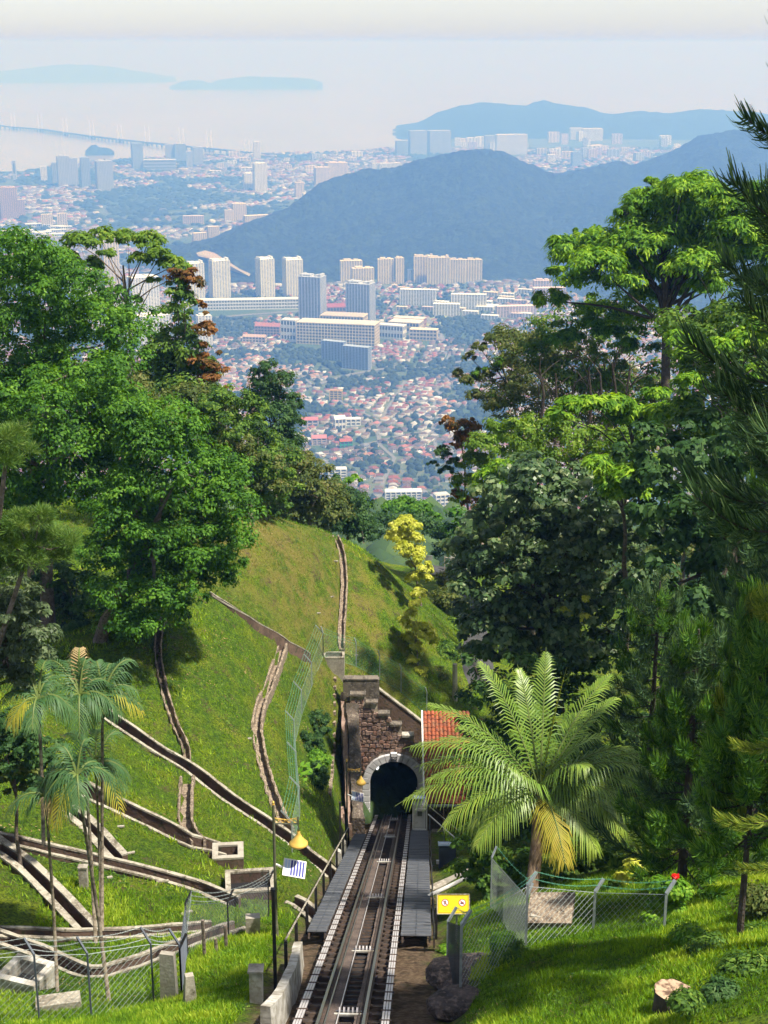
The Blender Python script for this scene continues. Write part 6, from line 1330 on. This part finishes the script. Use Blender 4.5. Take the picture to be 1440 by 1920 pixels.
# slim stack, mall podium and other special buildings
tower('slim grey power station stack at the far left shore', 25, 31, 302, 338, GRY, 0, 1, crown=0, name='smokestack', cat='chimney', bays=1, floors=1)
def block(lab, x0, x1, yt, yb, col, yaw=0, asp=.5, name='building', roof=None, floors=4, zt=None, cat='building', gable=False):
    t = tower(lab, x0, x1, yt, yb, col, yaw, asp, crown=0, name=name, cat=cat, floors=floors, style=1)
    if roof is not None:
        b = [c for c in t.children if c.name.startswith('body')][0]; co = [v.co for v in b.data.vertices]; w_ = max(c.x for c in co); dp = max(c.y for c in co); H = max(c.z for c in co)
        mb = MB()
        if gable: mb.add([(-w_ - 1, -dp - 1, H + .8), (w_ + 1, -dp - 1, H + .8), (w_ + 1, dp + 1, H + .8), (-w_ - 1, dp + 1, H + .8), (-w_ - 1, 0, H + dp * .5 + 2), (w_ + 1, 0, H + dp * .5 + 2)], [(0, 1, 5, 4), (2, 3, 4, 5), (0, 4, 3), (1, 2, 5)])
        else: mb.box((0, 0, H + 1.1), (2 * w_ * .98, 2 * dp * .98, .8))
        me = bpy.data.meshes.new('roof'); me.from_pydata(mb.v, [], mb.f); link('roof', me, bmat(roof), t)
    return t
block('white windowless cinema like block at the left end of the mall', 527, 562, 600, 640, WHT, -.35, .7, 'mall_wing', (.55, .55, .55), 3)
block('long cream parking podium beneath the two grey towers', 556, 712, 606, 646, CRM, -.22, .30, 'mall_podium', (.50, .47, .42), 7)
block('cream upper deck of the mall between the two towers', 600, 690, 592, 622, CRM, -.22, .5, 'mall_deck', (.42, .36, .30), 4)
block('dark red hipped roof hall behind the mall', 612, 648, 576, 596, TAN, .1, .6, 'hall', (.26, .07, .06), 2, gable=True)
block('long white viaduct like terminal in front of the bright towers', 372, 565, 562, 580, WHT, .10, .12, 'terminal_building', (.58, .58, .55), 3)
block('big low cream roofed superstore right of the towers', 728, 795, 604, 622, CRM, -.3, .6, 'superstore', (.58, .55, .48), 2)
block('orange walled hall behind the superstore', 735, 800, 597, 612, (.5, .3, .2), -.3, .4, 'superstore_annex', (.55, .52, .45), 2)
block('white warehouse left of the superstore', 705, 762, 610, 636, WHT, -.35, .4, 'warehouse', (.62, .62, .60), 2)
block('cream office block at the right of the superstore', 768, 822, 618, 638, CRM, -.2, .4, 'office_block', None, 3)
block('long white four storey school just above the flat topped tree', 722, 790, 922, 946, WHT, .05, .30, 'school', (.50, .62, .66), 5)
block('white tall house block right of the long white school', 812, 842, 928, 968, WHT, .3, .7, 'office_block', (.45, .45, .45), 6)
block('white flats just right of the mound trees', 615, 650, 880, 900, WHT, .1, .5, 'office_block', (.5, .52, .55), 4)
block('yellow four storey building among red roofs', 618, 642, 733, 750, YEL, -.1, .5, 'yellow_building', (.35, .2, .1), 4)
block('white church with a steep white gable in the middle of the town', 624, 648, 786, 806, WHT, .3, .9, 'church', (.66, .66, .66), 2, gable=True, cat='church')
block('white hall with a pale flat roof right of the church', 648, 676, 786, 798, WHT, .1, .5, 'hall', (.6, .6, .6), 2)
block('house with a bright green wall in the town', 636, 660, 828, 840, (.05, .35, .2), .2, .6, 'green_building', (.3, .08, .05), 2, gable=True)
block('pinkish red roofed block left in the lower town', 584, 612, 822, 834, PNK, .1, .6, 'office_block', (.45, .16, .16), 3, gable=True)
block('long red roofed hall at the left in the lower town', 566, 596, 788, 800, PNK, .05, .5, 'hall', (.42, .13, .12), 2, gable=True)
block('dark red roofed row of buildings left of the mall', 478, 528, 612, 628, TAN, -.2, .4, 'shop_row', (.3, .12, .1), 3, gable=True)
block('low long building left of the mall by the sports field', 455, 500, 632, 642, PNK, -.2, .3, 'shop_row', (.4, .28, .22), 2, gable=True)
for k in range(16):
    x, y = rn.uniform(0, 130), rn.uniform(425, 445); block('white factory roof at the left edge beyond the near trees', x, x + rn.uniform(20, 40), y - 5, y, WHT, .3, .5, 'factory', (.62, .64, .66), 1)['group'] = 'white factories at the left edge'
block('wide pale hall behind the coastal tower', 268, 330, 300, 318, GRY, .1, .4, 'exhibition_hall', (.45, .47, .5), 3)
# pale quarry scar and sports fields
def patch(name, lab, pts, Zp, m, off=1.0):
    P = [onz(x, y, Zp) + (0, 0, off) for x, y in pts]; return struct(MB().add(P, [tuple(range(len(P)))[::-1]]).build(name, m))
M['field'] = mat('dry playing field', (.24, .27, .11), .95); M['scar'] = mat('bare earth', (.30, .26, .17), .95, noise=(.02, (.30, .2, .14), .4, .7)); M['road2'] = mat('town road', (.16, .16, .155), .9)
patch('sports_field', '', [(800,596),(840,592),(830,612),(800,612)], ZC, M['field']); patch('sports_field', '', [(430,640),(475,636),(480,646),(435,652)], ZC, M['field']); patch('sports_field', '', [(400,665),(440,662),(445,674),(405,678)], ZC, M['field'])
def on_ridge(px, py):
    for s in np.linspace(2600, 7000, 500):
        p = at(px, py, s); A = math.atan2(p[0], p[1]); R = math.hypot(p[0], p[1])
        if ridge_z(np.array(A), np.array(R), np.array(p[0]), np.array(p[1])) > p[2]: return p
    return at(px, py, 4700)
sc_ = [on_ridge(x, y) for x, y in [(368,478),(385,473),(403,478),(425,492),(450,508),(470,517),(468,522),(440,513),(415,501),(395,488),(372,484)]]
Cs = np.mean(sc_, 0); MBs = MB(); P_ = [p + (0, -6, 7) for p in sc_]
struct(MBs.add(P_ + [Cs + (0, -8, 10)], [(k, (k + 1) % len(P_), len(P_)) for k in range(len(P_))]).build('bare_hillside', M['scar']))
def troad(pts, wd):
    P = [onz(x, y, ZC) for x, y in pts]; o = drape('road', P, wd, M['road2'], 1.2); struct(o); return o
def troad(pts, wd):
    P = np.array([onz(x, y, ZC) for x, y in pts]); mb = MB()
    Q_ = []
    for i in range(len(P) - 1):
        for t in np.linspace(0, 1, 6)[:-1]: Q_.append(P[i] + (P[i + 1] - P[i]) * t)
    Q_.append(P[-1])
    for i, p in enumerate(Q_):
        d = Q_[min(i + 1, len(Q_) - 1)] - Q_[max(i - 1, 0)]; r = np.array((d[1], -d[0], 0)); r /= np.linalg.norm(r)
        mb.v += [tuple(p - r * wd / 2 + (0, 0, 1.2)), tuple(p + r * wd / 2 + (0, 0, 1.2))]
    for i in range(len(Q_) - 1): mb.f.append((2 * i, 2 * i + 1, 2 * i + 3, 2 * i + 2)); mb.m.append(0)
    struct(mb.build('town_road', M['road2'])); roads.append(np.array(Q_))
roads = []

troad([(540,735),(600,720),(660,702),(720,692),(800,690),(900,672),(980,655)], 14); troad([(712,835),(708,800),(722,775),(742,745),(760,715)], 8); troad([(600,850),(680,835),(760,815),(830,805)], 7)
troad([(760,570),(790,590),(815,612),(830,640)], 18); troad([(380,598),(470,590),(560,584),(650,570),(740,560),(800,545)], 20); troad([(700,960),(720,900),(740,860),(712,835)], 7)
troad([(560,700),(600,735),(650,760),(712,790)], 6); troad([(850,650),(820,720),(810,790),(820,860)], 7)
# ---- houses: 300 nearest as things, the rest one mass; trees as one mass
RC = [(.20, .065, .045), (.25, .095, .06), (.15, .055, .045), (.12, .085, .07), (.28, .16, .11), (.34, .33, .32), (.17, .17, .18), (.46, .46, .45), (.15, .11, .10), (.30, .12, .10)]
def px2(X, Y, Zp=ZC): 
    d = Y * CP - Zp * SP; u = Y * SP + Zp * CP; return 720 + F * X / d, 960 - F * u / d
TREEZ = [(800,882,95,22),(640,880,60,14),(740,698,100,20),(860,690,70,20),(560,665,60,28),(430,610,60,30),(870,610,60,45),(300,372,140,20),(130,338,90,14),(620,415,60,14),(660,720,50,12),(900,780,60,30),(620,905,30,20),(790,980,60,25),(480,400,30,10),(240,400,60,10),(60,430,80,6),(700,870,20,12),(860,740,40,18),(620,690,40,12),(470,560,90,14),(700,575,30,10),(860,610,30,12),(560,800,25,14)]
OPEN = [(770,610,75,30),(600,620,100,34),(470,575,110,22)]
def treemask(px, py):
    m = np.zeros(px.shape)
    for x, y, a, b in TREEZ: m = np.maximum(m, 1 - np.clip(((px - x) / a) ** 2 + ((py - y) / b) ** 2, 0, 1.2) / 1.2)
    return m
def lattice(y0, y1, xr, sx, sy, seed):
    r = np.random.default_rng(seed); out = []
    nd = int((y1 - y0) * xr * 2 / (330 * 330)) + 4; sd_ = np.stack((r.uniform(-xr, xr, nd), r.uniform(y0, y1, nd)), 1); th = r.uniform(-.6, .6, nd) + (r.random(nd) < .4) * 1.2
    for k in range(nd):
        n = int(900 / sx); u, v = np.meshgrid(np.arange(-n, n + 1) * sx * .5 * 1, np.arange(-n, n + 1) * sy * .5)
        u = np.arange(-320, 320, sx); v = np.arange(-320, 320, sy); u, v = np.meshgrid(u, v); u = u.ravel(); v = v.ravel(); keep = (np.floor(u / 95) * 95 + 84 > u); u, v = u[keep], v[keep]
        X = sd_[k, 0] + u * math.cos(th[k]) - v * math.sin(th[k]); Y = sd_[k, 1] + u * math.sin(th[k]) + v * math.cos(th[k])
        D = (X[:, None] - sd_[None, :, 0]) ** 2 + (Y[:, None] - sd_[None, :, 1]) ** 2; m = np.argmin(D, 1) == k; m &= (Y > y0) & (Y < y1)
        out.append(np.stack((X[m], Y[m], np.full(m.sum(), th[k]), np.full(m.sum(), r.uniform(0, 1))), 1))
    return np.concatenate(out)
KO = np.array(keepout)
def filt(H, xmargin=60):
    px, py = px2(H[:, 0], H[:, 1]); k = (px > -xmargin) & (px < 1440 + xmargin)
    rr = np.hypot(H[:, 0], H[:, 1]); A = np.arctan2(H[:, 0], H[:, 1]); k &= (rr < np.interp(A, cA, cR) - 60)
    ffr = np.interp(A, fA, fR); rri = np.interp(A, rA, rR); hh = rri * np.tan(np.interp(A, sA, sE)) - ZC
    k &= (rr < ffr - 30) | (rr > rri * 1.16) | (hh < 5) | (A < fA[0])
    H = H[k]
    for x, y, r in KO: H = H[(H[:, 0] - x) ** 2 + (H[:, 1] - y) ** 2 > r * r * .8]
    for Q_ in roads:
        for q in Q_: H = H[(H[:, 0] - q[0]) ** 2 + (H[:, 1] - q[1]) ** 2 > 11 ** 2]
    return H
H1 = filt(lattice(2020, 4400, 1150, 10.5, 23, 1)); px, py = px2(H1[:, 0], H1[:, 1])
dens = fbm(H1[:, 0] / 110, H1[:, 1] / 110, 3); tm_ = treemask(px, py) + np.clip((dens - .55) * 5, 0, 1) * .6; op = np.zeros(len(px), bool)
for x, y, a, b in OPEN: op |= ((px - x) / a) ** 2 + ((py - y) / b) ** 2 < 1
k = (tm_ < .22 + RNG.random(len(px)) * .35) & (RNG.random(len(px)) < .70) & ~(op & (RNG.random(len(px)) < .6)); H1 = H1[k]
H2 = filt(lattice(4400, 10500, 2400, 26, 46, 2)); px, py = px2(H2[:, 0], H2[:, 1]); dens = fbm(H2[:, 0] / 260, H2[:, 1] / 260, 3)
k = (treemask(px, py) + np.clip((dens - .54) * 5, 0, 1) * .9 < .02 + RNG.random(len(px)) * .36); H2 = H2[k]
print('houses', len(H1), len(H2))
def housegeo(H, wd, dp, hh, name, lab, grey=0):
    n = len(H); r = RNG; w_ = wd * r.uniform(.8, 1.5, n) / 2; d_ = dp * r.uniform(.8, 1.15, n) / 2; h = hh * r.uniform(.7, 1.3, n); g = h + d_ * r.uniform(.25, .6, n)
    flatr = r.random(n) < .16; g[flatr] = h[flatr] + .3; th = H[:, 2] + r.normal(0, .05, n); c, s = np.cos(th), np.sin(th)
    X = H[:, 0] + r.normal(0, 1.0, n); Y = H[:, 1] + r.normal(0, 1.0, n)
    def P(u, v, z): return np.stack((X + u * c - v * s, Y + u * s + v * c, ZC + z), 1)
    z0 = np.full(n, -.5); V = np.stack([P(-w_, -d_, z0), P(w_, -d_, z0), P(w_, d_, z0), P(-w_, d_, z0), P(-w_, -d_, h), P(w_, -d_, h), P(w_, d_, h), P(-w_, d_, h), P(-w_ * .8, 0 * w_, g), P(w_ * .8, 0 * w_, g)], 1).reshape(-1, 3)
    F4 = np.array([(0, 1, 5, 4), (1, 2, 6, 5), (3, 0, 4, 7), (4, 5, 9, 8), (6, 7, 8, 9), (5, 6, 9, 9), (7, 4, 8, 8)])
    # triangles everywhere to keep one polygon size
    F3 = np.array([(0, 1, 5), (0, 5, 4), (1, 2, 6), (1, 6, 5), (3, 0, 4), (3, 4, 7), (4, 5, 9), (4, 9, 8), (6, 7, 8), (6, 8, 9), (5, 6, 9), (7, 4, 8)])
    Fq = (np.arange(n)[:, None, None] * 10 + F3[None]).reshape(-1, 3)
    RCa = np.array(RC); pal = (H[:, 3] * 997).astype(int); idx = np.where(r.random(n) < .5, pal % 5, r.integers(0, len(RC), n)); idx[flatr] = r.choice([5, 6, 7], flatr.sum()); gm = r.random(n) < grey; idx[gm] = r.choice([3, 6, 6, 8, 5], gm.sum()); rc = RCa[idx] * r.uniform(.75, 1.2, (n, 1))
    wc = np.array([(.38, .37, .34), (.50, .50, .49), (.30, .27, .22), (.20, .19, .18)])[r.integers(0, 4, n)] * r.uniform(.8, 1.05, (n, 1))
    colr = np.zeros((n, 12, 4)); colr[..., 3] = 1; colr[:, :6, :3] = wc[:, None]; colr[:, 6:, :3] = rc[:, None]
    me = npmesh(name, V, Fq, attrs={'col': colr.reshape(-1, 4)}); o = link(name, me, M['roofcol']); tag(o, lab, 'houses'); return stuff(o)
o_ = np.argsort(H1[:, 1] + np.where(np.abs(px2(H1[:, 0], H1[:, 1])[0] - 720) < 170, 0, 5000)); near, rest = H1[o_[:290]], H1[o_[290:]]
housegeo(rest, 9.5, 13, 5.2, 'townhouses', 'dense mass of small terraced houses with red, brown and white roofs')
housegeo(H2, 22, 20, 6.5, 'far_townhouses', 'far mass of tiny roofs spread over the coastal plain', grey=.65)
hm = {}
def housemesh(k):
    r = random.Random(k); w_, d_, h = r.uniform(5, 7.5), r.uniform(5.5, 7.5), r.uniform(4, 7); g = h + r.uniform(1.8, 3); m = MB()
    m.box((0, 0, h / 2 - .5), (2 * w_, 2 * d_, h + 1), m=0); e = .7
    m.add([(-w_ - e, -d_ - e, h), (w_ + e, -d_ - e, h), (w_ + e, d_ + e, h), (-w_ - e, d_ + e, h), (-w_ * .5, 0, g), (w_ * .5, 0, g)], [(0, 1, 5, 4), (1, 2, 5), (2, 3, 4, 5), (3, 0, 4), (3, 2, 1, 0)], 1)
    m.box((w_ * .4, -d_ - 1.5, h * .25), (w_, 3.2, h * .5), m=0).add([(w_ * -.2, -d_ - 3.6, h * .5), (w_ * 1.0, -d_ - 3.6, h * .5), (w_ * 1.0, -d_, h * .62), (w_ * -.2, -d_, h * .62)], [(0, 1, 2, 3)], 1)
    for q in (-.55, .0, .55):
        for z in ((.25, .72) if h > 5 else (.5,)): m.box((w_ * q, -d_ - .03, h * z), (w_ * .28, .1, 1.3), m=2)
    me = bpy.data.meshes.new('house'); me.from_pydata(m.v, [], m.f); me.polygons.foreach_set('material_index', np.array(m.m, np.int32)); return me
rn_ = ['brick red', 'terracotta orange', 'dark maroon', 'brown', 'salmon', 'pale', 'grey', 'off white', 'dull brown', 'pinkish red']
for k in range(10):
    for v in range(2):
        me = housemesh(k * 2 + v); me.materials.append(bmat(random.choice([WHT, (.62, .60, .55), PNK]))); me.materials.append(bmat(RC[k])); me.materials.append(M['winmat']); hm[(k, v)] = me
for i, h in enumerate(near):
    k = random.choice([int(h[3] * 997) % 5, random.randrange(10), random.randrange(10)]); o = bpy.data.objects.new('house', hm[(k, i % 2)]); COL.objects.link(o); o.location = (h[0], h[1], ZC); o.rotation_euler = (0, 0, h[2] + (math.pi if i % 3 == 0 else 0)); s = random.uniform(.8, 1.1); o.scale = (s, s, s * random.uniform(.8, 1.2))
    tag(o, 'small town house with a %s roof in the nearest rows above the mound' % rn_[k], 'house', 'nearest houses of the town')
# town trees: crumpled low blobs, one mass
import bmesh
bm = bmesh.new(); bmesh.ops.create_icosphere(bm, subdivisions=1, radius=1); IV = np.array([v.co for v in bm.verts]); IF = np.array([[v.index for v in f.verts] for f in bm.faces]); bm.free()
def blobs(P, R_, name, lab, col0, col1, hfac=.85):
    n = len(P); V = IV[None] * R_[:, None, None] * RNG.uniform(.72, 1.2, (n, len(IV), 1)); V[..., 2] *= hfac; V = V + P[:, None]
    Fq = (np.arange(n)[:, None, None] * len(IV) + IF[None]).reshape(-1, 3); c = np.array(col0) + (np.array(col1) - col0) * RNG.random((n, 1)) ** 1.5
    colr = np.ones((n, len(IF), 4)); colr[..., :3] = c[:, None] * RNG.uniform(.8, 1.2, (n, len(IF), 1)); o = link(name, npmesh(name, V.reshape(-1, 3), Fq, attrs={'col': colr.reshape(-1, 4)}), M['roofcol']); tag(o, lab, 'trees'); return stuff(o)
IVb, IFb = IV, IF
IV = np.array([(0, 0, 1), (.9, 0, .3), (.28, .86, .3), (-.73, .53, .3), (-.73, -.53, .3), (.28, -.86, .3), (.8, .6, -.5), (-.3, .95, -.5), (-1, 0, -.5), (-.3, -.95, -.5), (.8, -.6, -.5)]); IF = np.array([(0, 1, 2), (0, 2, 3), (0, 3, 4), (0, 4, 5), (0, 5, 1), (1, 6, 2), (2, 6, 7), (2, 7, 3), (3, 7, 8), (3, 8, 4), (4, 8, 9), (4, 9, 5), (5, 9, 10), (5, 10, 1), (1, 10, 6)])
def treepts(n, y0, y1, xr, dlo):
    Y = RNG.uniform(y0, y1, n); X = RNG.uniform(-xr, xr, n); H = np.stack((X, Y, X * 0, X * 0), 1); H = filt(H); px, py = px2(H[:, 0], H[:, 1])
    sc = 110 if y0 < 4000 else 260; d = fbm(H[:, 0] / sc, H[:, 1] / sc, 3); k = treemask(px, py) + np.clip((d - .55) * 5, 0, 1) * .7 + dlo > RNG.random(len(px)) * .8; return H[k]
a = treepts(34000, 2000, 4450, 1200, .20); P = np.stack((a[:, 0], a[:, 1], np.full(len(a), ZC + 3.5)), 1)
blobs(P, RNG.uniform(3.5, 9, len(a)), 'town_trees', 'dark green trees growing thickly between the houses', (.010, .024, .009), (.035, .055, .015))
a2 = treepts(22000, 4450, 10500, 2500, .22); P = np.stack((a2[:, 0], a2[:, 1], np.full(len(a2), ZC + 4)), 1)
blobs(P, RNG.uniform(9, 24, len(a2)), 'coastal_trees', 'belts of dark trees across the coastal plain', (.012, .028, .010), (.035, .055, .015), .5)
print('trees', len(a), len(a2))
# lower slope canopy: forest mass between the mound and the town
n = 9000; Yf = RNG.uniform(1, 10, n) ** 2 * 19 + 130; Xf = RNG.uniform(-.33, .33, n) * Yf; px, py = pix(np.stack((Xf, Yf, np.interp(Yf, prof_y, prof_z)), 1)); k = (Yf > 260) & (Yf < 2080); Xf, Yf = Xf[k], Yf[k]
sx_i = np.interp
def slopez(X, Y): return np.interp(Y, prof_y, prof_z) + np.abs(X) / (Y + 100) * 6 + np.array((fbm(X / 70., Y / 90., 3) - .5)) * np.minimum(60, (Y - 125) * .12)
P = np.stack((Xf, Yf, slopez(Xf, Yf) + 2), 1); blobs(P, RNG.uniform(3, 7, len(P)) * (1 + Yf / 1500), 'forest_canopy', 'unbroken forest canopy on the lower hillside', (.025, .055, .016), (.08, .13, .035))
# ---- the bridge
br = thing('sea_bridge', 'long low bridge crossing the strait on many piers with pairs of white pylons', 'bridge', onz(260, 262, ZS))
bp_ = spline([onz(x, y + 3, ZS) for x, y in ((-140,214),(0,237),(76,244),(145,254),(260,268),(400,282),(480,290),(535,294))], 60)
mb = MB()
zd = 20
for a, b in zip(bp_[:-1], bp_[1:]):
    mb.bar(a + (0, 0, zd), b + (0, 0, zd), 34, 9)
mb.build('deck', bmat((.07, .08, .10)), br); pm = None; acc = 0
me_p = None
for i in range(0, len(bp_), 1):
    p = bp_[i]; 
    o = None
    if me_p is None: me_p = shared('pier', MB().box((0, 0, 6), (9, 20, 16)), bmat((.15, .16, .18)))
    o = put(me_p, 'pier', p, br, np.array(br.location))
for x, h in ((27, 44), (76, 46), (123, 42), (173, 44), (225, 40), (280, 44), (337, 46), (395, 46), (460, 30)):
    k = int(np.argmin(abs(pix(bp_)[0] - x))); c = bp_[k]; s = 1 + (9900 - c[1]) * 0
    for q in (-14, 14): MB().box(c + (q, 0, h * 1.55), (13, 10, h * 3.1), taper=.5).build('pylon', bmat(WHT), br)
_t = 0
for m_ in bpy.data.meshes:
    if m_.users: _t += sum(len(p.vertices) - 2 for p in m_.polygons) if len(m_.polygons) < 3000 else len(m_.loops) - 2 * len(m_.polygons)
print('TRIS', _t, 'obj', len(bpy.data.objects))
